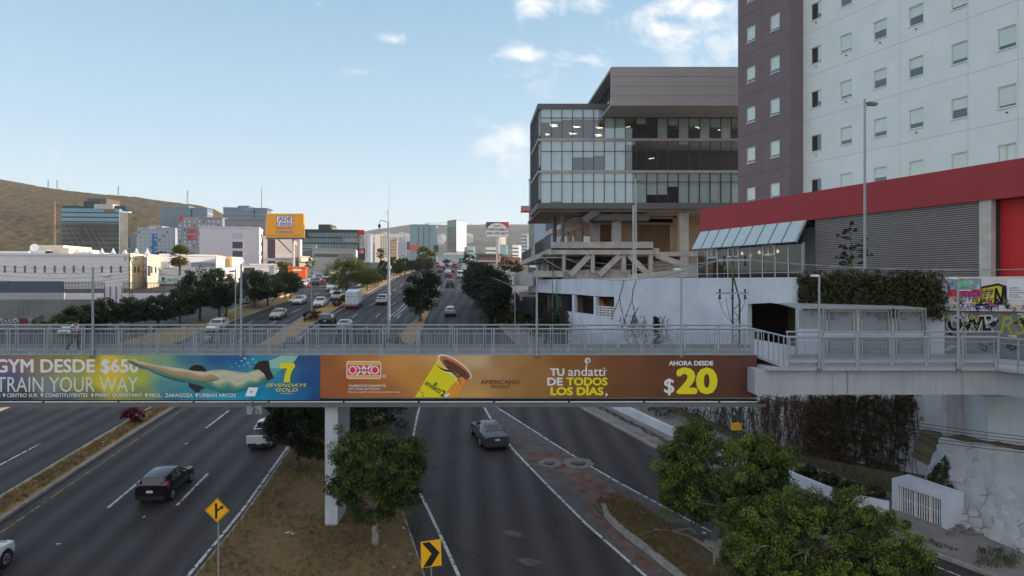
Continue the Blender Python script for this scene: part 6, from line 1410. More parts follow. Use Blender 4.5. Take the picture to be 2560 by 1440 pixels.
def mast(px, y0, y1, yd, label, red=False):
 a, b = P(px, y1, yd), P(px, y0, yd); t = thing('lattice_mast', label, 'mast', a); mb = MB(); w = (a - b).length * .07 if not red else .3; h = b.z - a.z
 for sx, sy in ((-1, -1), (1, -1), (1, 1), (-1, 1)): mb.beam(a + Vector((sx * w, sy * w, 0)), b + Vector((sx * w * .15, sy * w * .15, 0)), .28 if not red else .08, .28 if not red else .08)
 for k in range(8):
  z = a.z + h * k / 8; s = w * (1 - .85 * k / 8); mb.beam((a.x - s, yd - s, z), (a.x + s * .9, yd - s, z + h / 8), .14, .14); mb.beam((a.x + s, yd - s, z), (a.x - s * .9, yd - s, z + h / 8), .14, .14)
 if not red:
  for k in (.7, .82, .94): mb.beam((a.x - w * 1.1, yd, a.z + h * k), (a.x + w * 1.1, yd, a.z + h * k), .3, .3)
 mb.build('mast_frame', mat('mast_steel', lin((130, 132, 136)), .7) if not red else mat('mast_red_white', lin((200, 150, 140)), .7, var=.35, scale=.12), t)
mast(120.5, 449, 470, 1290, 'left of two lattice power masts on the ridge'); mast(143, 450, 471, 1290, 'right of two lattice power masts on the ridge'); mast(296, 464, 487, 1290, 'single faint lattice mast in the middle of the ridge'); mast(469, 476, 510, 1290, 'lattice power mast at the right end of the ridge')
mast(137, 505, 640, 300, 'slender red and white mast left of the glass office tower', True); mast(654, 465, 520, 480, 'thin antenna mast behind the orange billboard', True)
# ================================================================ trees and plants
def leaf_mat(name, c_dark, c_light, transl=.25, rough=.5):
 if name in MATS: return MATS[name]
 m = bpy.data.materials.new(name); m.use_nodes = True; nt = m.node_tree; n = nt.nodes; l = nt.links; b = n['Principled BSDF']; o = n['Material Output']
 a = n.new('ShaderNodeAttribute'); a.attribute_name = 'tint'
 mx = n.new('ShaderNodeMix'); mx.data_type = 'RGBA'; l.new(a.outputs['Fac'], mx.inputs['Factor']); mx.inputs[6].default_value = tuple(c_dark) + (1,); mx.inputs[7].default_value = tuple(c_light) + (1,)
 l.new(mx.outputs[2], b.inputs['Base Color']); b.inputs['Roughness'].default_value = rough; b.inputs['Specular IOR Level'].default_value = .35
 t = n.new('ShaderNodeBsdfTranslucent'); l.new(mx.outputs[2], t.inputs[0]); ms = n.new('ShaderNodeMixShader'); ms.inputs[0].default_value = transl
 l.new(b.outputs[0], ms.inputs[1]); l.new(t.outputs[0], ms.inputs[2]); l.new(ms.outputs[0], o.inputs['Surface'])
 MATS[name] = m; return m
def leaves_mesh(name, clumps, n_per, size, seed, droop=.45, spread=.55, aspect=.45, tint_fn=None, up=0.0):
 """clumps: array (n,4) centre + radius; each clump gets n_per leaf-sized folded faces scattered through its volume"""
 r = np.random.RandomState(seed); C = np.asarray(clumps, float); n = len(C) * n_per
 ci = np.repeat(np.arange(len(C)), n_per)
 d = r.normal(size=(n, 3)); d /= np.linalg.norm(d, axis=1)[:, None]; rad = r.uniform(.12, 1.05, n) ** .5
 pos = C[ci, :3] + d * (rad * C[ci, 3])[:, None] * np.array([1, 1, .75])
 ax = d * spread + r.normal(size=(n, 3)) * .6; ax[:, 2] -= droop; ax[:, 2] += up; ax /= np.linalg.norm(ax, axis=1)[:, None]
 sd = np.cross(ax, np.array([0, 0, 1.])) + r.normal(size=(n, 3)) * .45; sd /= np.linalg.norm(sd, axis=1)[:, None]; nr = np.cross(ax, sd)
 L = size * r.uniform(.65, 1.3, n)[:, None]; W = L * aspect
 base = pos - ax * L * .5; tip = pos + ax * L * .5; l1 = pos + sd * W * .5 + nr * W * .18; l2 = pos - sd * W * .5 + nr * W * .18
 V = np.empty((n, 4, 3), np.float32); V[:, 0] = base; V[:, 1] = l1; V[:, 2] = tip; V[:, 3] = l2
 me = bpy.data.meshes.new(name); me.vertices.add(n * 4); me.vertices.foreach_set('co', V.ravel())
 me.loops.add(n * 4); me.loops.foreach_set('vertex_index', np.arange(n * 4, dtype=np.int32)); me.polygons.add(n)
 me.polygons.foreach_set('loop_start', np.arange(0, n * 4, 4, dtype=np.int32)); me.polygons.foreach_set('loop_total', np.full(n, 4, np.int32))
 ct = r.uniform(0, 1, len(C)) ** 1.6
 tint = np.clip(ct[ci] * .85 + r.uniform(-.25, .3, n), 0, 1)
 at = me.attributes.new('tint', 'FLOAT', 'FACE'); at.data.foreach_set('value', tint.astype(np.float32)); me.update(); me.validate(); return me
def crown_clumps(lobes, n, seed, cr=(.28, .5), shell=.75):
 """lobes: (x, y, z, rx, ry, rz); clump centres spread through the lobes, most of them near the outside"""
 r = np.random.RandomState(seed); out = []; w = np.array([l[3] * l[4] * l[5] for l in lobes]) ** .67; w /= w.sum()
 for i in range(n):
  l = lobes[r.choice(len(lobes), p=w)]; d = r.normal(size=3); d /= np.linalg.norm(d); k = r.uniform(.2, 1) ** (1 - shell)
  out.append((l[0] + d[0] * l[3] * k, l[1] + d[1] * l[4] * k, l[2] + d[2] * l[5] * k, r.uniform(*cr)))
 return np.array(out)
def add_mesh(name, me, m, parent): 
 me.materials.clear(); me.materials.append(m); o = bpy.data.objects.new(name, me); COL.objects.link(o); o.parent = parent; return o
m_bark = mat('bark', lin((104, 90, 78)), .95, var=.3, scale=6, bump=.6, bscale=30)
m_barkp = mat('pale_limed_bark', lin((158, 152, 142)), .95, var=.2, scale=5, bump=.5, bscale=30)
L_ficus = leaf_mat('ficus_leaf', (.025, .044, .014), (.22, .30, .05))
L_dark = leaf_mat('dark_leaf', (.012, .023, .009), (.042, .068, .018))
L_mid = leaf_mat('mid_leaf', (.018, .036, .010), (.060, .085, .018))
L_yel = leaf_mat('mesquite_leaf', (.075, .105, .020), (.22, .24, .042), .4)
L_bright = leaf_mat('bright_shrub_leaf', (.05, .09, .012), (.13, .18, .025), .35)
def trunk_mesh(h, r0, lobes, seed, lean=(0, 0), n_limb=None, twigs=2):
 r = random.Random(seed); mb = MB(); top = Vector((lean[0], lean[1], h)); pts = [Vector((0, 0, -.15)), Vector((lean[0] * .2, lean[1] * .2, h * .35)), Vector((lean[0] * .6, lean[1] * .6, h * .7)), top]
 mb.path(pts, [r0 * 1.35, r0, r0 * .9, r0 * .75], 10)
 for i, l in enumerate(lobes[:n_limb]):
  e = Vector((l[0], l[1], l[2])); s = pts[2].lerp(top, r.random()); m_ = s.lerp(e, .5) + Vector((r.uniform(-.2, .2), r.uniform(-.2, .2), r.uniform(0, .3)))
  mb.path([s, m_, e], [r0 * .55, r0 * .36, r0 * .14], 6)
  for k in range(twigs):
   q = e + Vector((r.uniform(-1, 1) * l[3] * .8, r.uniform(-1, 1) * l[4] * .8, r.uniform(-.3, .8) * l[5])); mb.path([m_, m_.lerp(q, .6) + Vector((0, 0, .1)), q], [r0 * .26, r0 * .16, r0 * .05], 5)
 return mb
def tree(name, label, base, h, r0, lobes, n_cl, n_per, size, seed, leaf, bark=None, group=None, cr=(.28, .5), droop=.45, lean=(0, 0), shell=.75, aspect=.45, up=0.0, cat='tree'):
 t = thing(name, label, cat, base, group); tm = trunk_mesh(h, r0, lobes, seed, lean)
 for v in tm.v: v += Vector(base)
 tm.build('trunk', bark or m_bark, t, smooth=True)
 add_mesh('crown', leaves_mesh('crown', crown_clumps(lobes, n_cl, seed, cr, shell), n_per, size, seed, droop, aspect=aspect, up=up), leaf, t); return t
def lob(base, y, pts):
 """lobes from picture positions: (px, py, radius_px, dy) at depth y+dy, relative to base"""
 o = []
 for (px, py, rx, rz, dy) in pts:
  c = P(px, py, y + dy) - Vector(base); k = (y + dy) / F; o.append((c.x, c.y, c.z, rx * k, (rx + rz) / 2 * k, rz * k))
 return o
b = G(938, 1368); y = b.y
tree('ficus_tree', 'dark leafy tree with a pale trunk in front of the bridge pier', b, 2.0, .16, lob(b, y, [(940, 1165, 105, 75, .2), (870, 1130, 50, 50, .5), (860, 1215, 45, 45, -.3), (1010, 1150, 55, 60, .3), (1000, 1230, 50, 45, -.2), (930, 1250, 75, 55, -.3), (940, 1105, 60, 35, .4), (855, 1085, 14, 22, .3), (1042, 1110, 22, 22, .3), (950, 1290, 38, 22, 0)]), 330, 150, .13, 3, leaf_mat('ficus_leaf_shade', (.022, .040, .015), (.15, .21, .04)), m_barkp, cr=(.24, .44), shell=.6)  # darker copy of the ficus leaf, with shade put into its colour
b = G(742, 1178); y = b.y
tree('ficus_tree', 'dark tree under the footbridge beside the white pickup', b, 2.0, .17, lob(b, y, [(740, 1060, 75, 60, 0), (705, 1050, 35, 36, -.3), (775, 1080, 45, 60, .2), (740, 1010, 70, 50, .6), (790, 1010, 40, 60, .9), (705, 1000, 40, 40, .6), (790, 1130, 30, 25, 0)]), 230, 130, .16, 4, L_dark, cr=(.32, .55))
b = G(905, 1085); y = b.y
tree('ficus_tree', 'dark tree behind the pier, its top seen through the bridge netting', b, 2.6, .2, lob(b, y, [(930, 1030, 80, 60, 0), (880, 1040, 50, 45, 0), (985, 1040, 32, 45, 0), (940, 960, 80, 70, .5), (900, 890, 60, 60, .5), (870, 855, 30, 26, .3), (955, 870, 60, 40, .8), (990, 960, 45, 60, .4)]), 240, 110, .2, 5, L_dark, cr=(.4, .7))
b = G(1797, 1405); y = b.y
tree('ficus_tree', 'tall bushy green tree on the bare island left of the other right hand tree', b, 3.1, .17, lob(b, y, [(1810, 1170, 130, 80, .6), (1720, 1130, 60, 60, .8), (1735, 1085, 42, 38, 1.0), (1700, 1215, 55, 50, .3), (1760, 1250, 70, 50, 0), (1880, 1120, 60, 40, 1.2), (1920, 1160, 60, 55, 1), (1850, 1240, 80, 50, .2), (1930, 1230, 55, 50, .6), (1690, 1160, 48, 50, .6), (1800, 1290, 50, 28, -.1), (1680, 1265, 28, 20, .1)]), 500, 165, .125, 6, L_ficus, m_barkp, cr=(.24, .44), shell=.6)
b = GY(2065, 27.0); y = 27.0
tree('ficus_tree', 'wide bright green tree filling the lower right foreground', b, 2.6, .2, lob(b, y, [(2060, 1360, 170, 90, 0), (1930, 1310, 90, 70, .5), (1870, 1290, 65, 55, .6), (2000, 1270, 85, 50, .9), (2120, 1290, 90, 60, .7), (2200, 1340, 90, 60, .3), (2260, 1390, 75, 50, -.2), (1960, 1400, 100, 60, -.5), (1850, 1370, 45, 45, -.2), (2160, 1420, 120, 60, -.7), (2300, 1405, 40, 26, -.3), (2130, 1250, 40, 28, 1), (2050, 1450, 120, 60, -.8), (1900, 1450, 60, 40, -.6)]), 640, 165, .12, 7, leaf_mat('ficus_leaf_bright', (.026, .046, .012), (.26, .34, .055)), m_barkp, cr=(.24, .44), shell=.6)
b = G(1050, 806); y = b.y
tree('ficus_tree', 'dark rounded tree alone on the slip road island', b, 3.0, .24, lob(b, y, [(1052, 740, 40, 36, 0), (1035, 715, 26, 25, 0), (1072, 712, 28, 28, 0), (1052, 690, 26, 18, 0), (1032, 745, 20, 22, 0), (1078, 740, 20, 20, 0), (1052, 770, 20, 14, 0)]), 110, 60, .42, 8, L_dark, cr=(.5, .95))
def far_tree(name, label, px, py, top, half, seed, leaf, group='trees along the left median', bark=None, dens=1.0, y=None):
 b = G(px, py) if y is None else GY(px, y); y = b.y; hpx = py - top if y is None else (HZ - (b.z - H) / y * F) - top; cy0 = top + hpx * .38; r = random.Random(seed)
 L = [(px, cy0, half * .95, hpx * .36, 0), (px - half * .6, cy0 + hpx * .08, half * .6, hpx * .27, .6), (px + half * .6, cy0 + hpx * .06, half * .6, hpx * .27, -.5), (px + r.uniform(-.3, .3) * half, top + hpx * .16, half * .5, hpx * .15, 0), (px + r.uniform(-.6, .6) * half, cy0 + hpx * .2, half * .5, hpx * .16, -.6)]
 k = y / F; R0 = half * k
 return tree(name, label, b, hpx * k * .42, max(.12, R0 * .07), lob(b, y, L), int(115 * dens), 60, R0 * .10 + .10, seed, leaf, bark, group, cr=(R0 * .16, R0 * .30))
LT = [(500, 806, 668, 52, 31, L_dark, 'dark tree at the left end of the tall median row'), (548, 800, 672, 46, 32, L_dark, 'dark tree second in the tall median row from its left end'), (566, 794, 690, 30, 33, L_dark, 'slim dark tree third in the median row, half hidden'), (637, 774, 676, 40, 34, L_dark, 'dark tree in the median row beside the dark off-road car'),
 (669, 767, 678, 36, 35, L_mid, 'median tree with a sunlit leaning trunk in front of the red car'), (713, 751, 675, 30, 36, L_mid, 'median tree in front of the orange shop, forked trunk'), (727, 748, 680, 26, 37, L_mid, 'last median tree, nearest the queue of cars'),
 (395, 822, 738, 46, 38, L_dark, 'low dark tree behind the bridge rail, right of the walking person'), (330, 826, 742, 44, 39, L_dark, 'low dark tree behind the rail, under the lattice pole of the hall'), (265, 828, 744, 40, 40, L_dark, 'low dark tree behind the rail near the slim lamp'), (200, 832, 764, 44, 41, L_mid, 'lowest dark tree at the left, beside the bright shrub'), (450, 815, 720, 40, 42, L_dark, 'dark tree bridging the low and the tall median trees')]
for (px, py, top, half, sd_, lf, lb) in LT: far_tree('median_tree', lb, px, py, top, half, sd_, lf)
def shrub(name, label, px, py, top, half, seed, leaf, y=None, cat='shrub', group=None, n=40, per=50, stems=True):
 b = G(px, py) if y is None else GY(px, y); y = b.y; k = y / F; h = (py - top) * k if y is None else None
 if h is None: h = ((HZ - (b.z - H) / y * F) - top) * k
 R0 = half * k; t = thing(name, label, cat, b, group)
 L = [(0, 0, h * .55, R0 * .8, R0 * .7, h * .4), (-R0 * .5, 0, h * .45, R0 * .5, R0 * .5, h * .35), (R0 * .5, 0, h * .5, R0 * .5, R0 * .5, h * .36)]
 if stems:
  mb = MB(); r = random.Random(seed)
  for i in range(6): e = Vector((r.uniform(-1, 1) * R0 * .6, r.uniform(-1, 1) * R0 * .5, h * .55)); mb.path([Vector(b), Vector(b) + e * .5 + Vector((0, 0, .1)), Vector(b) + e], [.05, .035, .015], 5)
  mb.build('stems', m_bark, t)
 add_mesh('foliage', leaves_mesh('foliage', crown_clumps(L, n, seed, (R0 * .14, R0 * .3)), per, R0 * .1 + .1, seed, .2), leaf, t); return t
shrub('bright_shrub', 'bright yellow green round shrub by the graffiti wall', 125, 822, 779, 42, 51, L_bright, n=60)
L_red = leaf_mat('bougainvillea_bract', (.10, .012, .022), (.24, .025, .045), .3); L_olive = leaf_mat('olive_shrub_leaf', (.03, .036, .014), (.075, .07, .026), .25); L_coral = leaf_mat('coral_flower', (.16, .05, .025), (.30, .10, .05), .3)
fb = shrub('flowering_shrub', 'dark red flowering shrub on the near median below the banner', 331, 1062, 1016, 27, 52, L_red, n=36); 
shrub('flowering_shrub', 'coral flowering shrub on the median in front of the white pickup', 790, 803, 769, 14, 53, L_coral); shrub('median_shrub', 'dark clipped shrub on the median beside the coral flowering one', 771, 806, 774, 13, 54, L_olive); shrub('median_shrub', 'small olive shrub on the median left of the box truck', 843, 768, 744, 12, 55, L_olive); shrub('median_shrub', 'reddish dry shrub on the median behind the box truck', 862, 757, 735, 12, 56, leaf_mat('dry_shrub_leaf', (.06, .04, .022), (.12, .075, .035), .2))
b = G(866, 752)
tree('mesquite_tree', 'wide feathery yellow green tree on the median beyond the box truck', b, 3.0, .18, lob(b, b.y, [(872, 680, 44, 32, 0), (838, 690, 30, 28, 1), (905, 685, 38, 30, -1), (860, 656, 24, 14, 0), (890, 660, 34, 16, 0), (930, 700, 22, 20, 0), (828, 668, 18, 12, 1), (850, 715, 20, 16, 0)]), 330, 56, .30, 61, L_yel, group='feathery trees on the median', cr=(.5, 1.0), aspect=.3, shell=.5)
b = G(918, 728)
tree('mesquite_tree', 'smaller feathery tree just right of the wide yellow green one', b, 3.0, .16, lob(b, b.y, [(922, 688, 24, 22, 0), (905, 700, 18, 16, 0), (938, 694, 18, 18, 0)]), 80, 46, .34, 62, leaf_mat('mesquite_leaf_dull', (.07, .075, .024), (.13, .12, .035), .4), group='feathery trees on the median', cr=(.5, 1.0), aspect=.3, shell=.5)
FT = [(962, 700, 650, 18, 71, L_mid, 'green tree on the far median left of the camera mast'), (985, 690, 642, 16, 72, L_bright, 'light green tree on the far median right of the camera mast'), (1012, 688, 645, 22, 73, L_mid, 'dark green tree on the far median below the white hoarding'), (1040, 684, 646, 22, 74, L_mid, 'dark green tree on the far median left of the fan palms'), (1066, 680, 646, 18, 75, L_mid, 'green tree on the far median behind the fan palms'), (945, 716, 668, 14, 76, L_mid, 'small green tree left of the camera mast'), (1000, 694, 655, 16, 78, L_mid, 'low green tree among the far median trees')]
for (px, py, top, half, sd_, lf, lb) in FT: far_tree('median_tree', lb, px, py, top, half, sd_, lf, group='trees on the far median', dens=.8)
far_tree('roadside_tree', 'small round tree standing at the road crest', 1117, 662, 648, 9, 79, L_mid, group='far roadside trees', dens=.6); far_tree('roadside_tree', 'green tree beside the green road sign', 1172, 668, 634, 15, 80, L_mid, group='far roadside trees', dens=.7); far_tree('roadside_tree', 'dark tree below the billboard with the phone number', 1262, 690, 638, 14, 81, L_dark, group='far roadside trees', dens=.7); far_tree('roadside_tree', 'dark tree between the billboard pole and the garage', 1290, 690, 652, 18, 82, L_dark, group='far roadside trees', dens=.7)
for (px, y_, top, half, sd_, lf, lb) in ((595, 170, 678, 26, 83, L_dark, 'dark tree behind the median row, below the mauve block'), (740, 190, 672, 18, 84, L_mid, 'small tree in front of the orange shop'), (715, 215, 655, 16, 85, L_yel, 'feathery light green tree beside the orange billboard pole'), (774, 225, 645, 9, 86, L_mid, 'slim tree right of the balcony house'), (405, 330, 628, 22, 87, L_dark, 'dark tree between the pale hotel and the palm'), (480, 330, 632, 14, 88, L_dark, 'dark tree right of the palm, below the dark grey hotel')):
 far_tree('roadside_tree', lb, px, 0, top, half, sd_, lf, group='far roadside trees', dens=.6, y=y_)
for (px, y_, top, half, sd_, lb) in ((1205, 118, 668, 46, 91, 'large dark tree overhanging the right lane, nearest the white van'), (1225, 106, 664, 44, 92, 'large dark tree on the right verge behind the bent street lamp'), (1196, 140, 655, 34, 93, 'dark tree on the right verge farthest up the road'), (1240, 98, 700, 34, 94, 'lower dark tree at the near end of the right verge')):
 b = GY(px, y_); hp = (HZ - (b.z - H) / y_ * F) - top
 tree('verge_tree', lb, b, 3.0, .28, lob(b, y_, [(px, top + hp * .3, half, hp * .28, 0), (px - half * .45, top + hp * .45, half * .6, hp * .24, -2), (px + half * .4, top + hp * .45, half * .6, hp * .3, 2), (px, top + hp * .66, half * .7, hp * .25, 1), (px - half * .3, top + hp * .2, half * .5, hp * .15, 0)]), 130, 60, .5, sd_, L_dark, group='dark trees on the right verge', cr=(.6, 1.2))
def palm(label, px, y_, py_top, py_bot, half, seed, cat='palm', skirt=True):
 b = GY(px, y_); k = y_ / F; c = P(px, (py_top * .55 + py_bot * .45), y_); R0 = half * k * 1.3; t = thing('fan_palm', label, 'palm', b, 'fan palms')
 mb = MB(); mb.path([b - Vector((0, 0, .2)), b.lerp(c, .5) + Vector((.1, 0, 0)), c], [.3, .24, .24], 8); mb.build('trunk', m_bark, t)
 r = random.Random(seed)
 for part, lo, hi, n, m in (('fronds', -.35, 1.35, 46, leaf_mat('palm_leaf', (.09, .11, .025), (.25, .23, .055), .3)), ('dry_skirt', -1.35, -.35, 30 if skirt else 0, leaf_mat('dry_palm_leaf', (.14, .085, .035), (.26, .17, .08), .3))):
  if not n: continue
  mb = MB(); rows = []
  for i in range(n):
   a = r.uniform(0, 6.28); e = r.uniform(lo, hi); d = Vector((math.cos(a) * math.cos(e), math.sin(a) * math.cos(e), math.sin(e))); L = R0 * r.uniform(.75, 1.1); s = Vector((-math.sin(a), math.cos(a), 0)); u = d.cross(s)
   o = c + d * L * .4
   for q in range(7):
    f = (q - 3) / 3 * .9; dd = (d * math.cos(f) + s * math.sin(f)).normalized(); tip = o + dd * L * .6 - Vector((0, 0, L * .12 * abs(f)))
    w = s * math.cos(f) * L * .075 - d * math.sin(f) * L * .075; mid = o.lerp(tip, .55); mb.face([o, mid + w, tip, mid - w])
   mb.face([c, o + s * .03, o - s * .03])
  ob = mb.build(part, m, t, fix=False); at = ob.data.attributes.new('tint', 'FLOAT', 'FACE')
  for i in range(len(ob.data.polygons)): at.data[i].value = r.random()
 return t
palm('fan palm with a dry brown skirt behind the left median trees', 449, 135, 612, 672, 25, 1); palm('left of two tall fan palms on the far median', 1058, 250, 617, 655, 18, 2); palm('right of two tall fan palms on the far median', 1076, 262, 622, 668, 16, 3); palm('fan palm with a round head left of the camera mast', 951, 300, 619, 650, 11, 4)
palm('young palm beside the foot of the orange billboard', 703, 205, 655, 690, 16, 5, skirt=False)
b = GY(1640, 52); t = thing('small_conifer', 'small dark conifer behind the bridge rail in front of the white wall', 'conifer', b)
tp_ = P(1640, 793, 52); hh_ = tp_.z - b.z; mb = MB(); mb.path([b, tp_], [.09, .02], 6); mb.build('trunk', m_bark, t)
cl = []; r = random.Random(4)
for i in range(150):
 f = r.random() ** .8; z = hh_ * (.03 + .97 * f); w = (1 - f) * 1.1 + .08; a = r.uniform(0, 6.28); cl.append((math.cos(a) * w * r.uniform(.3, 1), math.sin(a) * w * .8, z, .16))
add_mesh('crown', leaves_mesh('crown', cl, 26, .22, 9, .1, aspect=.25), leaf_mat('conifer_leaf', (.012, .026, .018), (.03, .05, .03)), t)
def ivy(name, label, f, region, n, size, seed, leaf, depth=.35, stems=0, stem_m=None, edge=18, per=14, strands=0):
 """region: outline in picture pixels on wall plane f; leaves in a mat of some depth, stems hanging through it"""
 r = np.random.RandomState(seed); xs = [p[0] for p in region]; ys = [p[1] for p in region]; c = []
 def inside(x, y):
  k = False; j = len(region) - 1
  for i in range(len(region)):
   xi, yi = region[i]; xj, yj = region[j]
   if (yi > y) != (yj > y) and x < (xj - xi) * (y - yi) / (yj - yi) + xi: k = not k
   j = i
  return k
 p0 = f.px(sum(xs) / len(xs), max(ys)); t = thing(name, label, 'climbing plant', p0); tries = 0
 while len(c) < n and tries < n * 30:
  tries += 1; x, y = r.uniform(min(xs), max(xs)), r.uniform(min(ys), max(ys))
  if strands: k = r.randint(strands); q = np.random.RandomState(k + seed); x = q.uniform(min(xs), max(xs)) + r.normal(0, 3.5) + 9 * math.sin(y * .03 + k); y = min(ys) + (max(ys) - min(ys)) * r.uniform(0, q.uniform(.35, 1.05))
  if not inside(x + r.normal(0, edge), y + r.normal(0, edge * .6) + 9 * math.sin(x * .045 + seed) + 6 * math.sin(x * .13) if not strands else y): continue
  q = f.px(x, y, r.uniform(.05, depth)); c.append((q.x - p0.x, q.y - p0.y, q.z - p0.z, r.uniform(.12, .3)))
 add_mesh('foliage', leaves_mesh('foliage', c, per, size, seed, droop=.7, spread=.3), leaf, t)
 if stems:
  mb = MB(); rr_ = random.Random(seed)
  for i in range(stems):
   x = rr_.uniform(min(xs), max(xs)); y0 = min(ys) + rr_.uniform(-6, 20); y1 = max(ys) - rr_.uniform(0, (max(ys) - min(ys)) * .5); pts = []; xx = x
   for k in range(9): pts.append(f.px(xx, y0 + (y1 - y0) * k / 8, rr_.uniform(.04, .16))); xx += rr_.uniform(-7, 7)
   mb.path(pts, [.028] * 4 + [.02] * 5, 4)
   if rr_.random() < .7:
    k = rr_.randint(1, 5); q = pts[k]; e = f.px(x + rr_.uniform(-30, 30), y0 + (y1 - y0) * rr_.uniform(.5, 1), .08); mb.path([q, q.lerp(e, .5) + Vector((0, 0, .1)), e], .018, 4)
  mb.build('stems', stem_m, t)
 return t
m_stem = mat('dry_vine_stem', lin((92, 70, 58)), .95, var=.3, scale=5)
L_ivy = leaf_mat('ivy_leaf', (.032, .036, .017), (.16, .155, .06)); L_ivyd = leaf_mat('dry_ivy_leaf', (.10, .068, .042), (.26, .17, .10)); L_ivyk = leaf_mat('dark_ivy_leaf', (.040, .034, .02), (.17, .13, .065))
ivy('climbing_plant', 'thick green brown creeper over the wall top beside the graffiti', w4, [(2012, 690), (2060, 678), (2150, 676), (2250, 682), (2340, 690), (2362, 700), (2366, 760), (2330, 800), (2290, 775), (2010, 765), (2006, 720)], 1500, .17, 12, L_ivy, depth=.8, stems=60, stem_m=m_stem, edge=27)
ivy('climbing_plant', 'sparse green creeper at the left edge of the thick one', w3, [(1996, 700), (2012, 690), (2014, 765), (1996, 768), (2004, 735)], 170, .15, 13, L_ivy, depth=.3, edge=12, per=9)
ivy('climbing_plant', 'bare brown vine stems on the white wall below the right banner', w2, [(1600, 1005), (1868, 1005), (1868, 1120), (1820, 1110), (1760, 1080), (1650, 1060)], 170, .15, 14, L_ivyd, depth=.2, stems=90, stem_m=m_stem, per=9, strands=30)
ivy('climbing_plant', 'dense dark creeper at the left end of the wall below the banner', w2, [(1592, 1005), (1650, 1005), (1668, 1045), (1650, 1052), (1610, 1035)], 160, .16, 15, L_ivyk, depth=.4, edge=6)
ivy('climbing_plant', 'half bare brown creeper below the grey girder', w3, [(1868, 1000), (2012, 990), (2012, 1210), (1950, 1190), (1868, 1140)], 190, .15, 16, L_ivyd, depth=.3, stems=60, stem_m=m_stem, per=10, strands=34)
ivy('climbing_plant', 'very dark dense creeper hanging below the grey girder', w4, [(2012, 990), (2300, 985), (2290, 1020), (2270, 1060), (2262, 1150), (2250, 1270), (2190, 1275), (2100, 1262), (2012, 1240)], 1500, .16, 17, L_ivyk, depth=.6, stems=50, stem_m=m_stem, strands=70)
ivy('climbing_plant', 'reddish dry creeper patch at the left of the dark dense one', w4, [(2008, 1000), (2090, 995), (2080, 1120), (2060, 1190), (2012, 1200)], 420, .15, 18, L_ivyd, depth=.75, stems=30, stem_m=m_stem, per=12, strands=16)
for (lb, pix) in (('left of two thin forked vines on the plain white wall', [[(1560, 702), (1552, 730), (1545, 755), (1532, 785), (1528, 800)], [(1548, 742), (1553, 770), (1560, 800), (1562, 815)]]), ('right of two thin forked vines on the plain white wall', [[(1590, 702), (1582, 725), (1580, 750), (1568, 780), (1560, 805), (1555, 820)], [(1579, 745), (1584, 770), (1590, 800), (1590, 812)], [(1596, 768), (1586, 785), (1578, 812)]])):
 t = thing('thin_vine', lb, 'climbing plant', w2.px(1570, 815)); mb = MB(); cl = []
 for line in pix:
  q = [w2.px(x, y_, .04) for x, y_ in line]; mb.path(q, .022, 4)
  for a, b_ in zip(q[:-1], q[1:]):
   for k in range(5): c = a.lerp(b_, random.random()) - wloc(t); cl.append((c.x, c.y, c.z, .09))
 mb.build('stems', m_stem, t); add_mesh('foliage', leaves_mesh('foliage', cl, 4, .13, 3), L_ivyd, t)
ivy('climbing_plant', 'tangle of bare shrubs and vines behind the rail at the wall foot', w2, [(1545, 790), (1600, 800), (1660, 850), (1680, 885), (1545, 885)], 120, .14, 19, L_ivyd, depth=1.2, stems=18, stem_m=m_stem, per=8)
ivy('climbing_plant', 'dark creeper hanging left of the garage openings', w1, [(1331, 735), (1352, 735), (1350, 830), (1331, 840)], 200, .3, 20, L_dark, depth=.8, edge=5); ivy('climbing_plant', 'green creeper below the garage openings', w1, [(1352, 770), (1412, 778), (1420, 860), (1352, 860)], 380, .3, 24, leaf_mat('olive_creeper', (.03, .034, .014), (.075, .07, .026)), depth=1.2, stems=30, stem_m=m_stem)
for (px, y_, top, half, sd_, lf, lb) in ((1262, 96, 760, 26, 95, L_dark, 'dark scrub at the foot of the green pylons'), (1300, 95, 770, 30, 96, L_olive, 'olive scrub behind the rail, right of the bent lamp'), (1345, 88, 800, 30, 97, L_olive, 'olive scrub behind the rail below the garage openings'), (1290, 101, 720, 10, 98, leaf_mat('rust_leaf', (.09, .035, .012), (.20, .08, .03)), 'rust coloured creeper at the garage corner'), (1225, 92, 800, 20, 99, L_olive, 'dry scrub at the kerb behind the bridge rail'), (1395, 74, 800, 34, 100, L_olive, 'brown green scrub behind the rail left of the white wall')):
 shrub('roadside_scrub', lb, px, 0, top, half, sd_, lf, y=y_, n=50, per=45, group='scrub along the right verge')
for i, (px, py, tp, hf_) in enumerate(((1960, 1165, 1140, 26), (2015, 1195, 1160, 30), (2070, 1218, 1180, 32), (2125, 1240, 1200, 30), (2180, 1252, 1212, 30), (1890, 1130, 1108, 26))): shrub('roadside_scrub', 'low scrub behind the low white wall, %s of the row' % ('second from the left', 'third from the left', 'third from the right', 'second from the right', 'at the right end', 'at the left end')[i], px, py, tp, hf_, 200 + i, L_ivy, n=45, per=40, group='scrub behind the low white wall')
b = P(2132, 690, 45.5); t = thing('thin_young_tree', 'thin open young tree in front of the grey louvres beside the tall lamp', 'tree', b)
mb = MB(); cl = []; r = random.Random(8); tt = P(2125, 560, 45.5)
mb.path([b - Vector((0, 0, 1)), b.lerp(tt, .5), tt], [.05, .04, .015], 5)
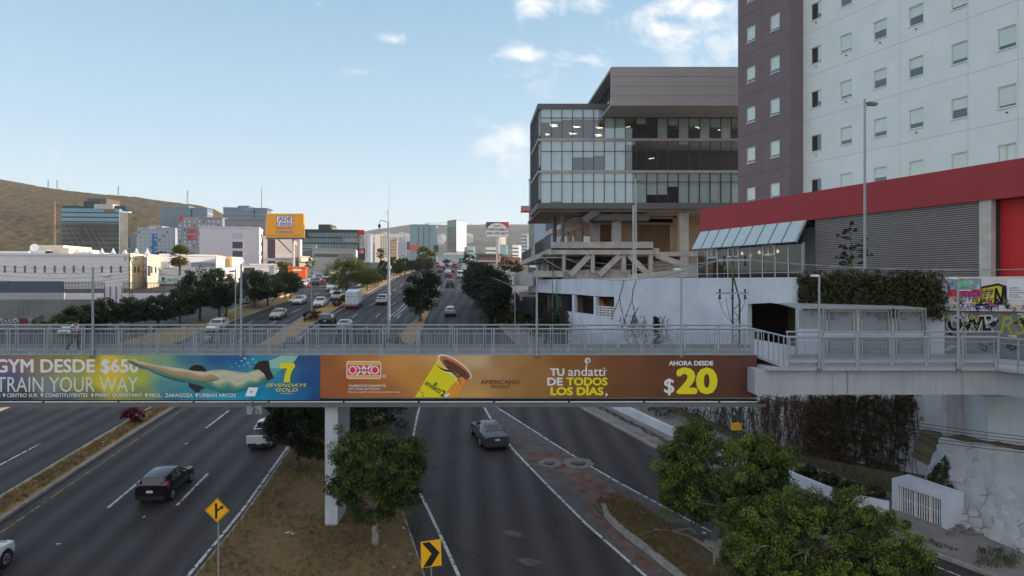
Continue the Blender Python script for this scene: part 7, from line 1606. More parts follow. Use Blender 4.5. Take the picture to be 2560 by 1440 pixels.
for i in range(26):
 f = r.uniform(.15, 1); s = b.lerp(tt, f); e = s + Vector((r.uniform(-1, 1) * 1.25 * math.sin(3.14 * min(1, f * .85 + .15)), r.uniform(-.5, .5), r.uniform(-.1, .35))); mb.path([s, e], [.015, .006], 4)
 for k in range(5): q = s.lerp(e, r.uniform(.35, 1)) - b; cl.append((q.x, q.y, q.z, .12))
mb.build('trunk', m_bark, t); add_mesh('crown', leaves_mesh('crown', cl, 13, .18, 5, .1, aspect=.3), leaf_mat('open_leaf', (.025, .04, .014), (.06, .075, .02)), t)
# ================================================================ vehicles
m_tyre = mat('tyre_rubber', (.012, .012, .013), .85, var=.1); m_rim = mat('alloy_rim', (.42, .43, .45), .35, metal=.7, var=.05); m_cglass = mat('car_glass', (.016, .02, .022), .06, var=0, spec=.9, coat=.5); m_trim = mat('black_trim', (.02, .02, .022), .5, var=.05)
m_tail = mat('tail_lamp', (.42, .012, .015), .2, var=.05, coat=.5); m_head = mat('head_lamp', (.62, .65, .68), .12, var=.05, coat=.8); m_plate = mat('licence_plate', (.62, .64, .66), .5, var=.05); m_roofin = mat('sunroof_glass', (.008, .008, .01), .08, var=0, coat=.6)
PAINT = {}
def paint(nm, rgb, metal=.2, rough=.32):
 if nm not in PAINT: PAINT[nm] = mat('paint_' + nm, rgb, rough, metal=metal, var=.02, scale=2, coat=.7)
 return PAINT[nm]
paint('white', (.66, .67, .68), 0); paint('silver', (.40, .41, .42), .5); paint('beige', (.42, .40, .35), .4); paint('grey', (.085, .10, .118), .5); paint('black', (.008, .009, .013), .2); paint('dark_blue', (.006, .007, .014), .2); paint('red', (.30, .012, .020), .1); paint('dark_red', (.10, .012, .02), .2); paint('light_blue', (.30, .40, .48), .2); paint('charcoal', (.03, .034, .04), .4)
def lerp_st(st, s):
 i = min(int(s), len(st) - 2); t = s - i; return [a + (b - a) * t for a, b in zip(st[i], st[i + 1])]
def section(p):
 y, w, zb, zbelt, ztop, wr = p; cab = ztop - zbelt > .2; sl = .07 if cab else .02
 return [(0, zb), (w * .85, zb), (w * .97, zb + .12), (w, zb + (zbelt - zb) * .55), (w * .975, zbelt), (wr + (.03 if cab else 0), ztop - sl), (wr * .78, ztop - (.012 if cab else .006)), (0, ztop)]
def body_pt(st, L, s, v, side, off=0.0):
 def raw(s_, v_):
  p = lerp_st(st, max(0, min(len(st) - 1, s_))); sec = section(p); i = min(int(v_), 6); t = v_ - i; x = sec[i][0] + (sec[i + 1][0] - sec[i][0]) * t; z = sec[i][1] + (sec[i + 1][1] - sec[i][1]) * t
  return Vector((x * side, L / 2 - p[0], z))
 q = raw(s, v)
 if off:
  e = .02; a = raw(s + e, v) - raw(s - e, v); b = raw(s, min(7, v + e)) - raw(s, max(0, v - e)); n = a.cross(b)
  if n.length > 1e-9:
   n.normalize(); 
   if n.dot(q - Vector((0, q.y, .7))) < 0: n = -n
   q = q + n * off
 return q
def car_mesh(st, L):
 mb = MB(); n = len(st); V = []
 for i in range(n):
  sec = section(st[i]); ring = [Vector((x, L / 2 - st[i][0], z)) for x, z in sec] + [Vector((-x, L / 2 - st[i][0], z)) for x, z in sec[-2:0:-1]]; V.append(ring)
 m = len(V[0])
 for r in V: mb.v += r
 for i in range(n - 1):
  for j in range(m): q = (j + 1) % m; mb.f.append((i * m + j, i * m + q, (i + 1) * m + q, (i + 1) * m + j)); mb.m.append(0)
 mb.f.append(tuple(range(m))); mb.f.append(tuple((n - 1) * m + j for j in reversed(range(m)))); mb.m += [0, 0]; return mb
def patch(st, L, s0, s1, v0, v1, side, off=.008, n=5, k=4):
 mb = MB(); g = [[body_pt(st, L, s0 + (s1 - s0) * i / n, v0 + (v1 - v0) * j / k, side, off) for j in range(k + 1)] for i in range(n + 1)]
 for i in range(n):
  for j in range(k): mb.face([g[i][j], g[i + 1][j], g[i + 1][j + 1], g[i][j + 1]])
 return mb
def merge(*mbs):
 o = MB()
 for m in mbs:
  k = len(o.v); o.v += m.v; o.f += [tuple(i + k for i in f) for f in m.f]; o.m += m.m
 return o
def S(hw, rows): return [(r[0], r[1] * hw, r[2], r[3], r[4], r[5] * hw) for r in rows]
SPEC = {
'hatchback': dict(L=3.97, hw=.86, wb=(.78, 3.26), wr=.31, st=[(0, .62, .34, .58, .60, .5), (.12, .86, .22, .66, .72, .7), (.7, .98, .18, .80, .90, .78), (1.05, 1, .18, .86, .99, .80), (1.75, 1, .18, .90, 1.40, .66), (2.3, 1, .18, .92, 1.47, .66), (3.0, 1, .18, .96, 1.46, .66), (3.58, .99, .2, .98, 1.40, .64), (3.84, .97, .24, .97, 1.02, .80), (3.97, .90, .36, .86, .93, .74)], ws=(3.08, 3.95), rw=(7.05, 7.95), sw=((3.45, 5.1), (5.2, 6.8)), tail=(3.74, .70, .78, 1.14), head=(.30, .70, .60, .78)),
'saloon': dict(L=4.66, hw=.90, wb=(.92, 3.6), wr=.33, st=[(0, .62, .34, .58, .60, .55), (.12, .88, .22, .66, .70, .75), (.8, .99, .18, .80, .88, .82), (1.35, 1, .18, .88, .98, .82), (2.1, 1, .18, .92, 1.38, .66), (2.7, 1, .18, .94, 1.46, .66), (3.3, 1, .18, .96, 1.41, .64), (3.95, 1, .18, .98, 1.08, .74), (4.5, .96, .22, .95, 1.06, .78), (4.66, .88, .36, .84, .96, .76)], ws=(3.08, 3.95), rw=(6.08, 6.92), sw=((3.45, 5.0), (5.1, 6.55)), tail=(4.5, .62, .76, .98), head=(.28, .74, .58, .74)),
'off_road_car': dict(L=4.5, hw=.91, wb=(.86, 3.55), wr=.37, st=[(0, .70, .38, .72, .74, .6), (.12, .90, .28, .82, .88, .78), (.8, 1, .26, .96, 1.06, .84), (1.2, 1, .26, 1.02, 1.13, .84), (1.85, 1, .26, 1.05, 1.58, .72), (2.4, 1, .26, 1.06, 1.67, .72), (3.5, 1, .26, 1.10, 1.65, .70), (4.0, .99, .28, 1.12, 1.55, .68), (4.36, .96, .32, 1.08, 1.12, .76), (4.5, .90, .42, .9, .98, .74)], ws=(3.08, 3.95), rw=(7.05, 7.95), sw=((3.45, 5.2), (5.3, 6.9)), tail=(4.3, .66, .84, 1.18), head=(.24, .74, .76, .94)),
'pickup': dict(L=5.1, hw=.93, wb=(.95, 4.05), wr=.37, st=[(0, .74, .42, .78, .80, .66), (.10, .94, .32, .90, .94, .82), (.9, 1, .30, 1.0, 1.06, .86), (1.35, 1, .30, 1.04, 1.13, .86), (2.0, 1, .30, 1.06, 1.62, .74), (2.5, 1, .30, 1.07, 1.70, .74), (3.05, 1, .30, 1.07, 1.67, .72), (3.22, 1, .30, 1.07, 1.12, .84), (3.24, 1, .32, 1.04, 1.07, .95), (5.0, 1, .36, 1.04, 1.07, .95), (5.1, .96, .42, 1.0, 1.04, .93)], ws=(3.08, 3.95), rw=(6.12, 6.9), sw=((3.45, 4.9), (5.0, 6.0)), tail=(5.04, .84, .78, 1.02), head=(.22, .76, .78, .98), bed=(3.34, 4.96)),
'small_pickup': dict(L=4.45, hw=.85, wb=(.78, 3.5), wr=.31, st=[(0, .66, .34, .60, .62, .55), (.10, .90, .24, .70, .76, .74), (.75, 1, .20, .84, .92, .8), (1.1, 1, .20, .90, 1.0, .8), (1.75, 1, .20, .92, 1.44, .68), (2.2, 1, .20, .93, 1.52, .68), (2.7, 1, .20, .95, 1.49, .66), (2.9, 1, .22, .97, 1.03, .84), (2.92, 1, .24, .99, 1.02, .95), (4.36, 1, .28, .99, 1.02, .95), (4.45, .96, .36, .95, 1.0, .93)], ws=(3.08, 3.95), rw=(6.12, 6.9), sw=((3.45, 5.9),), tail=(4.4, .86, .72, .96), head=(.22, .72, .62, .80), bed=(3.0, 4.32)),
'van': dict(L=5.1, hw=.95, wb=(.9, 4.1), wr=.34, st=[(0, .74, .40, .84, .86, .6), (.12, .94, .28, 1.0, 1.06, .8), (.55, 1, .26, 1.14, 1.26, .86), (.75, 1, .26, 1.2, 1.34, .86), (1.45, 1, .26, 1.24, 2.02, .80), (2.0, 1, .26, 1.25, 2.18, .82), (3.6, 1, .26, 1.25, 2.2, .82), (4.9, .99, .26, 1.25, 2.16, .82), (5.06, .98, .3, 1.22, 2.04, .82), (5.1, .96, .36, 1.2, 1.98, .8)], ws=(3.06, 3.95), rw=None, sw=((3.4, 5.0),), tail=(5.06, .88, .9, 1.3), head=(.24, .76, .84, 1.06)),
}
def build_car(kind, label, colour, loc=(0, 0, 0)):
 sp = SPEC[kind]; L, hw = sp['L'], sp['hw']; st = S(hw, sp['st']); t = thing(kind, label, {'hatchback': 'car', 'saloon': 'car', 'off_road_car': 'car', 'pickup': 'pickup truck', 'small_pickup': 'pickup truck', 'van': 'van'}[kind], loc)
 o = car_mesh(st, L).build('body', paint(*colour) if isinstance(colour, tuple) else PAINT[colour], t, smooth=True)
 ws = sp['ws']; merge(patch(st, L, ws[0], ws[1], 5.0, 7, 1), patch(st, L, ws[0], ws[1], 5.0, 7, -1)).build('windscreen', m_cglass, t, smooth=True)
 if sp['rw']: rw = sp['rw']; merge(patch(st, L, rw[0], rw[1], 5.1, 7, 1), patch(st, L, rw[0], rw[1], 5.1, 7, -1)).build('rear_window', m_cglass, t, smooth=True)
 for sd_ in (1, -1):
  for a, b in sp['sw']: patch(st, L, a, b, 4.12, 4.93, sd_, n=6).build('side_window', m_cglass, t, smooth=True)
  mb = MB(); q = body_pt(st, L, ws[0] + .35, 4.0, sd_); mb.ball(q + Vector((.10 * sd_, 0, .05)), .10, .06, .07, 8, 5); mb.build('wing_mirror', o.data.materials[0] if kind != 'van' else m_trim, t, smooth=True)
  y0, wx, z0, z1 = sp['tail']; x0, x1 = wx * hw, hw * .985; mb = MB(); mb.hexa([(sd_ * x0, L / 2 - L - .012, z0), (sd_ * x1, L / 2 - y0 + .06, z0), (sd_ * x1, L / 2 - y0 + .25, z0 + .02), (sd_ * x0, L / 2 - y0 + .1, z0)][::sd_], [(sd_ * x0, L / 2 - y0 - .04, z1), (sd_ * x1 * .98, L / 2 - y0 + .08, z1), (sd_ * x1 * .98, L / 2 - y0 + .22, z1), (sd_ * x0, L / 2 - y0 + .12, z1)][::sd_]); mb.build('tail_lamp', m_tail, t)
  y1, wx, z0, z1 = sp['head']; x0, x1 = wx * hw * .78, hw * .87; z1 -= .05; mb = MB(); mb.hexa([(sd_ * x0, L / 2 - .05, z0), (sd_ * x1, L / 2 - y1 * .75, z0), (sd_ * x1, L / 2 - y1 - .25, z0 + .03), (sd_ * x0, L / 2 - y1 - .1, z0)][::sd_], [(sd_ * x0, L / 2 - .12, z1), (sd_ * x1, L / 2 - y1 * .9, z1), (sd_ * x1, L / 2 - y1 - .3, z1), (sd_ * x0, L / 2 - y1 - .1, z1)][::sd_]); mb.build('head_lamp', m_head, t)
  for wy in sp['wb']:
   r = sp['wr']; c = Vector((sd_ * (hw - .2), L / 2 - wy, r)); ax = (sd_, 0, 0)
   mb = MB(); mb.lathe(c, [(r * .7, 0), (r, .015), (r, .195), (r * .92, .215), (r * .66, .218)], 18, axis=ax); w = mb.build('wheel', m_tyre, t, smooth=True)
   mb = MB(); mb.lathe(c + Vector((sd_ * .2, 0, 0)), [(r * .66, .004), (r * .62, .022), (r * .2, .012), (.02, .014)], 14, axis=ax)
   for q in range(5):
    a = q * 1.2566; mb.beam(c + Vector((sd_ * .226, math.cos(a) * r * .1, math.sin(a) * r * .1)), c + Vector((sd_ * .226, math.cos(a) * r * .6, math.sin(a) * r * .6)), .05, .02)
   mb.build('rim', m_rim, w)
   mb = MB(); n = 14
   for i in range(n):
    a, b = math.pi * (i / n) * 1.16 - .25, math.pi * ((i + 1) / n) * 1.16 - .25; R1, R2 = r * .9, r + .075; X = sd_ * (hw * 1.004)
    mb.face([(X, c.y + math.cos(a) * R1, c.z + math.sin(a) * R1), (X, c.y + math.cos(b) * R1, c.z + math.sin(b) * R1), (X, c.y + math.cos(b) * R2, c.z + math.sin(b) * R2), (X, c.y + math.cos(a) * R2, c.z + math.sin(a) * R2)])
   mb.build('wheel_arch', m_trim, t)
 zb = st[-1][2]; mb = MB(); mb.box(-hw * .86, hw * .86, -L / 2 - .05, -L / 2 + .06, zb - .06, zb + .16); mb.build('rear_bumper', m_trim if kind in ('pickup', 'small_pickup', 'hatchback', 'off_road_car', 'van') else o.data.materials[0], t)
 zf = st[0][2]; mb = MB(); mb.box(-hw * .72, hw * .72, L / 2 - .06, L / 2 + .03, zf - .08, zf + .10); mb.build('front_bumper', m_trim, t)
 mb = MB(); mb.box(-hw * .46, hw * .46, L / 2 - .08, L / 2 + .012, zf + .14, zf + .26); mb.build('grille', m_trim, t)
 zp = zb + .34 if kind in ('hatchback', 'saloon', 'off_road_car') else zb + .12; mb = MB(); mb.box(-.16, .16, -L / 2 - .065, -L / 2 - .012, zp, zp + .12); mb.build('licence_plate', m_plate, t)
 mb = MB(); mb.box(-.16, .16, L / 2 + .014, L / 2 + .045, zf + .02, zf + .12); mb.build('licence_plate', m_plate, t)
 if 'bed' in sp:
  a, b = sp['bed']; zt_ = st[-2][4]; mb = MB(); mb.box(-hw * .84, hw * .84, L / 2 - b, L / 2 - a, zt_ - .2, zt_ + .006); mb.build('load_bed', m_trim, t)
  mb = MB()
  for s_ in (-1, 1): mb.beam((s_ * hw * .9, L / 2 - a, zt_ + .03), (s_ * hw * .9, L / 2 - b, zt_ + .03), .05, .05)
  mb.beam((-hw * .6, L / 2 - a + .06, zt_ + .35), (hw * .6, L / 2 - a + .06, zt_ + .35), .05, .05); mb.build('bed_rail', m_trim, t)
 if kind == 'van':
  mb = MB(); mb.box(-hw * .8, -.03, -L / 2 - .012, -L / 2 + .05, 1.3, 1.9); mb.build('rear_window', m_cglass, t); mb = MB(); mb.box(.03, hw * .8, -L / 2 - .012, -L / 2 + .05, 1.3, 1.9); mb.build('rear_window', m_cglass, t)
 return t
def pose(t, px, py, vp, L, oncoming=False, y=None, rot=None, up=0.0):
 """stand the car so that its near end touches the road at picture point (px, py); vp = vanishing point of its lane"""
 g = G(px, py) if y is None else GY(px, y)
 d = Vector(((vp - 1280) / F, 1, 0)).normalized() if rot is None else Vector((math.sin(rot), math.cos(rot), 0))
 c = g + d * (L / 2); c.z = gz(c.y) + up; s = slope(c.y)
 t.location = c; h = -d if oncoming else d
 t.rotation_euler = (math.atan(s) * (1 if h.y > 0 else -1) * abs(h.y), 0, math.atan2(-h.x, h.y)); return t
protos = {}
def car(kind, colour, label, px, py, vp=1150, oncoming=False, group=None, **kw):
 if kind not in protos: t = build_car(kind, label, colour); protos[kind] = t
 else:
  t = copy_tree(protos[kind]); t['label'] = label
  old = None
  for ch in t.children:
   if ch.name.split('.')[0] == 'body': old = ch.data.materials[0]; break
  for ch in t.children:
   if len(ch.data.materials) and ch.data.materials[0] == old: ch.material_slots[0].link = 'OBJECT'; ch.material_slots[0].material = PAINT[colour]
 if group: t['group'] = group
 return pose(t, px, py, vp, SPEC[kind]['L'], oncoming, **kw)
fi = car('hatchback', 'dark_blue', 'black hatchback with red tail lamps beside the yellow diamond sign', 376, 1264, 1175)
ga_, gn_ = 'cars driving away on the main lanes', 'cars coming towards the camera'
mb = MB()
car('small_pickup', 'white', 'small white pickup half hidden by the dark tree under the footbridge', 648, 1128, 1150)
car('saloon', 'grey', 'grey saloon with a lowered window on the curved slip lane', 1243, 1128, 800)
car('off_road_car', 'black', 'black estate with red tail lamps just above the bridge rail', 812, 817, 1150, group=ga_)
car('saloon', 'silver', 'silver grey saloon behind the bridge rail, right of the black estate', 856, 830, 1150, group=ga_)
car('saloon', 'charcoal', 'dark grey saloon seen through the netting left of a white roof', 722, 878, 1150, group=ga_)
car('hatchback', 'white', 'white car whose roof shows through the netting below the black estate', 772, 906, 1150, group=ga_)
car('pickup', 'white', 'white pickup driving away beside the camera mast', 952, 763, 1140, group=ga_)
car('hatchback', 'silver', 'pale hatchback alone on the right carriageway nearest the bridge', 1126, 792, 1170, group=ga_)
car('pickup', 'charcoal', 'dark pickup on the right carriageway beyond the pale hatchback', 1125, 720, 1165, group=ga_)
car('van', 'white', 'white van with black rear windows beside the verge trees', 1151, 696, 1160, group=ga_)
car('hatchback', 'red', 'red hatchback left of the white van', 1121, 693, 1160, group=ga_)
car('saloon', 'white', 'white car just beyond the red hatchback', 1119, 684, 1160, group=ga_); car('saloon', 'charcoal', 'dark car beyond the red hatchback on its right', 1129, 682.5, 1160, group=ga_); car('saloon', 'dark_red', 'dark red car left of the red hatchback, farther away', 1100, 682, 1150, group=ga_); car('off_road_car', 'black', 'dark car ahead of the dark red one', 1107, 676, 1150, group=ga_); car('van', 'red', 'red and white delivery van near the crest on the right', 1136, 672, 1160, group=ga_); car('off_road_car', 'white', 'white car behind the white van, close to the verge trees', 1158, 677, 1165, group=ga_); car('van', 'white', 'white van higher up beyond the white van', 1136, 663, 1160, group=ga_)
cr_ = random.Random(3)
FC = [('saloon', 'red', 1096, 669, 'small red car near the road crest'), ('saloon', 'white', 1104, 665, 'tiny white car at the crest left of the sign'), ('saloon', 'silver', 1110, 662, 'tiny silver car at the crest'), ('saloon', 'white', 1127, 664, 'tiny white car right of the silver one at the crest'), ('hatchback', 'charcoal', 1117, 667, 'tiny dark car in the middle of the crest'), ('saloon', 'silver', 1124, 659.5, 'farthest silver car on the crest'), ('saloon', 'white', 1100, 659, 'farthest white car at the left of the crest'), ('hatchback', 'light_blue', 1114, 658.5, 'farthest bluish car in the middle of the crest'), ('saloon', 'red', 1093, 661, 'farthest red car at the left edge of the crest')]
for k, c, px, py, lb in FC: car(k, c, lb, px, py, 1150, group='tiny cars on the road crest')
car('saloon', 'beige', 'beige saloon coming towards the camera, lowest of the oncoming cars', 686, 800, 1150, True, group=gn_); car('saloon', 'white', 'white saloon coming on beside the end of the left median', 741, 763, 1150, True, group=gn_); car('pickup', 'white', 'large white pickup coming towards the camera behind the coral shrub', 795, 771, 1140, True, group=gn_)
car('pickup', 'silver', 'silver pickup coming on between the white pickup and the box truck', 838, 753, 1140, True, group=gn_); car('saloon', 'white', 'white saloon coming on just below the white van', 834, 740, 1140, True, group=gn_); car('van', 'white', 'white van coming towards the camera at the head of the queue', 826, 729, 1140, True, group=gn_)
car('off_road_car', 'black', 'dark off-road car with white lamps behind the left median trees', 612, 769, 1120, True, group=gn_); car('hatchback', 'red', 'bright red car on the service road behind the median trees', 695, 747, 1100, True, group=gn_)
car('off_road_car', 'white', 'white car facing the camera through the rail at its left half', 530, 834, 1150, True, group=gn_); car('saloon', 'charcoal', 'dark car with a bright windscreen seen through the netting', 478, 880, 1150, True, group=gn_); car('off_road_car', 'white', 'white car seen through the netting behind the walking person', 160, 842, 1150, True, group=gn_)
car('off_road_car', 'white', 'white car cut by the left picture edge, only its front wheel showing', -205, 1540, 1175)
gq = 'cars queueing and parked by the orange shop'
car('hatchback', 'white', 'white hatchback at the left end of the parked row', 752, 718, 1120, True, group=gq); car('hatchback', 'white', 'white hatchback second in the parked row, beside the red barrier', 761, 714.5, 1120, True, group=gq); car('off_road_car', 'dark_red', 'dark red off-road car facing the camera in the parked row', 788, 713, 1150, True, group=gq); car('saloon', 'red', 'red saloon seen from the side in the parked row', 812, 709, 0, rot=R(-80), group=gq); car('off_road_car', 'light_blue', 'light blue car beside the orange shop', 772, 706, 1130, True, group=gq); car('saloon', 'grey', 'grey saloon right of the red one, partly behind leaves', 832, 706, 1130, True, group=gq); car('saloon', 'white', 'white car parked behind the red saloon', 812, 699, 1130, True, group=gq); car('saloon', 'charcoal', 'dark car parked behind the dark red off-road car', 793, 700, 1130, True, group=gq); car('saloon', 'light_blue', 'bluish car at the right end of the parked row', 830, 699.5, 1130, True, group=gq)
car('hatchback', 'white', 'white car half hidden behind the feathery tree', 903, 721, 1130, True, group=gn_); car('saloon', 'dark_red', 'dark red car on the far side of the median left of the mast', 957, 702, 1130, True, group=gn_)
car('saloon', 'white', 'white car glimpsed right of the tree on the slip island', 1086, 731, 1165, group=ga_)
gp_ = 'cars parked on the terrace behind the white wall'
def park(kind, colour, label, px, y_, ang):
 c = car(kind, colour, label, px, 0, 0, y=y_, rot=R(ang), group=gp_); c.location.z = zter + .01; c.rotation_euler.x = 0; return c
park('hatchback', 'light_blue', 'pale blue hatchback parked behind the white wall', 1478, 76, 60); park('saloon', 'white', 'white saloon parked on the terrace right of the pale blue one', 1555, 70, 170); park('off_road_car', 'black', 'left of two black cars parked by the glazed front', 1668, 66.5, 70); park('off_road_car', 'black', 'right of two black cars parked by the glazed front', 1722, 62.5, 70); park('off_road_car', 'dark_red', 'dark red car parked under the ramp at the garage corner', 1357, 96, 80).location.z += 1.0
def box_truck():
 t = thing('box_truck', 'white box truck with a red and white striped tail on the main lanes', 'truck', (0, 0, 0)); L = 6.2; hw = 1.0
 mb = MB(); mb.box(-1.05, 1.05, -L / 2, L / 2 - 1.75, .95, 2.95); mb.build('cargo_box', mat('cargo_white', lin((214, 220, 232)), .5, var=.03), t)
 mb = MB()
 for x in (-1.04, 1.0): mb.box(x, x + .05, -L / 2 - .02, -L / 2, .95, 2.95)
 mb.box(-.02, .02, -L / 2 - .03, -L / 2 - .01, 1.0, 2.9)
 for x in (-.55, .55): mb.box(x - .02, x + .02, -L / 2 - .05, -L / 2 - .01, 1.0, 2.9)
 mb.build('door_gear', m_steel, t)
 mb = MB(); mb.box(-1.05, 1.05, -L / 2 - .03, -L / 2 + .1, .62, .92); mb.build('tail_board', mat('red_white_tail', lin((190, 50, 56)), .6, var=.02), t)
 mb = MB()
 for k in range(6): mb.box(-.95 + k * .34, -.80 + k * .34, -L / 2 - .045, -L / 2 - .032, .68, .86)
 mb.build('tail_stripes', m_frame_w, t)
 mb = MB(); mb.box(-.5, .5, -L / 2 + .1, L / 2 - .6, .5, .94); mb.build('chassis', m_trim, t)
 mb = MB(); mb.hexa([(-.95, L / 2 - 1.7, .5), (.95, L / 2 - 1.7, .5), (.95, L / 2, .5), (-.95, L / 2, .5)], [(-.88, L / 2 - 1.7, 2.2), (.88, L / 2 - 1.7, 2.2), (.88, L / 2 - .45, 2.2), (-.88, L / 2 - .45, 2.2)]); mb.build('cab', PAINT['white'], t)
 mb = MB(); mb.hexa([(-.85, L / 2 - .2, 1.35), (.85, L / 2 - .2, 1.35), (.85, L / 2 - .18, 1.35), (-.85, L / 2 - .18, 1.35)], [(-.8, L / 2 - .42, 2.1), (.8, L / 2 - .42, 2.1), (.8, L / 2 - .39, 2.1), (-.8, L / 2 - .39, 2.1)]); mb.build('windscreen', m_cglass, t)
 for s in (-1, 1):
  for y in (-1.9, 2.2):
   mb = MB(); c = Vector((s * .8, y, .42)); mb.lathe(c, [(.3, 0), (.42, .02), (.42, .2), (.28, .22)], 16, axis=(s, 0, 0)); w = mb.build('wheel', m_tyre, t); mb = MB(); mb.lathe(c + Vector((s * .2, 0, 0)), [(.27, 0), (.24, .03), (.03, .03)], 12, axis=(s, 0, 0)); mb.build('rim', m_rim, w)
  mb = MB(); mb.box(s * .8 - .12, s * .8 + .12, -L / 2 - .06, -L / 2 - .03, .48, .6); mb.build('tail_lamp', m_tail, t)
 return pose(t, 879, 774, 1140, L)
box_truck()
# ================================================================ signs, poles, cables, walls at the lower right, litter
m_sy = mat('sign_yellow', lin((250, 186, 30)), .45, var=.03); m_sb = mat('sign_black', (.015, .015, .015), .5, var=0)
def sign_post(name, label, px, y_, py_top, r=.035, m=None, cat='road sign'):
 b = GY(px, y_); t = thing(name, label, cat, b); a = P(px, py_top, y_); mb = MB(); mb.tube((b.x, y_ + .05, b.z - .2), (b.x, y_ + .05, a.z), r, n=8); mb.build('pole', m or m_steel, t); return t
t = sign_post('merge_sign', 'yellow diamond sign with a branching arrow beside the main lanes', 544.5, 28, 1250)
sp2 = lambda o: (lambda x, y: P(x, y, 28 - o))
mb = MB(); q = [P(x, y, 28) for x, y in ((543, 1309), (576, 1276), (543, 1243), (510, 1276))]; mb.prism(q, (0, .02, 0)); mb.build('plate', m_sb, t)
flat(t, 'plate_face', [(543, 1307), (574, 1276), (543, 1245), (512, 1276)], sp2(.004), m_sy); flat(t, 'border', [(543, 1304.5), (571.5, 1276), (543, 1247.5), (514.5, 1276)], sp2(.007), m_sb); flat(t, 'plate_face', [(543, 1303), (570, 1276), (543, 1249), (516, 1276)], sp2(.010), m_sy)
flat(t, 'arrow', [(537, 1258), (543, 1258), (543.5, 1297), (537.5, 1297)], sp2(.013), m_sb); flat(t, 'arrow', [(543, 1279), (543, 1273), (551, 1268.5), (549, 1265.5), (558.5, 1264.5), (557, 1274), (554, 1271.5)], sp2(.014), m_sb)
t = sign_post('chevron_sign', 'yellow sign with a black chevron pointing right beside the slip lane', 1078, 28.4, 1380)
sp3 = lambda o: (lambda x, y: P(x, y, 28.4 - o))
mb = MB(); mb.prism([sp3(0)(x, y) for x, y in ((1053, 1420), (1104, 1413.5), (1102, 1348), (1051.5, 1355))], (0, .02, 0)); mb.build('plate', m_sy, t)
flat(t, 'chevron', [(1055, 1358), (1074, 1355), (1099, 1381), (1078, 1415), (1058, 1418), (1079, 1384)], sp3(.006), m_sb)
for px, y_, a, b_, lb in ((1786, 29.8, 1322, 1352, 'grey back of a small road sign behind the left tree trunk'), (1888, 28.0, 1385, 1386, 'short square grey post under the right hand trees')):
 t = sign_post('road_sign_back', lb, px, y_, a, .05 if b_ - a > 5 else .09)
 if b_ - a > 5: mb = MB(); p, q = P(px - 8, b_, y_), P(px + 8, a, y_); mb.box(p.x, q.x, y_, y_ + .02, p.z, q.z); mb.build('plate', mat('sign_back', lin((110, 124, 136)), .5, metal=.3), t)
t = sign_post('highway_sign', 'green highway direction sign over the road crest', 1157, 330, 646, .3); mb = MB(); p, q = P(1147, 658, 330), P(1166, 646, 330); mb.box(p.x, q.x, 329.8, 330, p.z, q.z); mb.build('plate', mat('sign_green2', lin((24, 104, 84)), .6), t); letters(t, 'CENTRO', lambda x, y: P(x, y, 329.7), 1150, 1163, 654, 650, m_frame_w)
def low_wall(name, label, pix, h, w, m, cat='wall', up=0.0):
 q = [G(*p) for p in pix]; t = thing(name, label, cat, q[0]); mb = MB()
 for a, b in zip(q[:-1], q[1:]): mb.beam(a + Vector((0, 0, h / 2 + up)), b + Vector((0, 0, h / 2 + up)), w, h)
 mb.build('body', m, t); return t
low_wall('concrete_barrier', 'long low concrete barrier under the right hand trees', [(1763, 1372), (1860, 1412), (1960, 1458), (2100, 1530)], .45, .2, m_kerb, 'barrier')
low_wall('low_white_wall', 'low white wall along the right pavement below the creepers', [(1530, 1022), (1675, 1092), (1800, 1142), (1960, 1205), (2076, 1254)], .75, .25, m_wall_white_old); low_wall('low_white_wall', 'short low white wall left of the barred niche', [(2130, 1268), (2222, 1288)], .7, .25, m_wall_white_old)
gr_ = thing('guard_rail', 'pale yellow guard rail on posts along the left median', 'guard rail', G(660, 763)); mb = MB(); q = [G(*p) for p in ((560, 793), (600, 778), (640, 767), (680, 756), (724, 745))]
for a, b in zip(q[:-1], q[1:]): mb.beam(a + Vector((0, 0, .65)), b + Vector((0, 0, .65)), .1, .32)
mb.build('rail', mat('rail_cream', lin((206, 186, 140)), .6, var=.15), gr_)
mb = MB()
for p in ((560, 793), (600, 778), (620, 772), (640, 767), (660, 761), (680, 756), (724, 745)): a = G(*p); mb.beam(a, a + Vector((.12, .1, .6)), .14, .14)
mb.build('rail_posts', m_steel_d, gr_)
ni = thing('barred_niche', 'white masonry niche closed by a barred gate at the foot of the stone wall', 'gate house', G(2369, 1331))
a, b = G(2232, 1279), G(2369, 1331); u = (b - a).normalized(); v = Vector((-u.y, u.x, 0)).normalized(); v = v if v.y > 0 else -v; hN = 1.72; dN = 1.5
def nb_(s0, s1, d0, d1, z0, z1, m, name): mb = MB(); Ln = (b - a).length; q = lambda s, d, z: a.lerp(b, s / Ln) + v * d + Vector((0, 0, z)); mb.hexa([q(s0, d0, z0), q(s1, d0, z0), q(s1, d1, z0), q(s0, d1, z0)], [q(s0, d0, z1), q(s1, d0, z1), q(s1, d1, z1), q(s0, d1, z1)]); return mb.build(name, m, ni)
LN = (b - a).length
nb_(-.05, .28, 0, dN, -.1, hN, m_wall_white_old, 'side_wall'); nb_(LN - .3, LN, 0, dN, -.1, hN, m_wall_white_old, 'side_wall'); nb_(.285, LN - .305, 0, dN, hN - .25, hN, m_wall_white_old, 'roof_slab'); nb_(.285, LN - .305, dN - .15, dN, 0, hN - .26, m_concrete, 'back_wall')
nb_(LN * .55, LN - .35, .5, .8, 0, .3, mat('orange_red_crate', lin((190, 70, 40)), .7), 'red_base')
for k in range(18):
 s = .3 + (LN - .62) * k / 17; nb_(s, s + (.045 if k % 6 else .09), .1, .14, .02, hN - .26, m_frame_w, 'gate_bar')
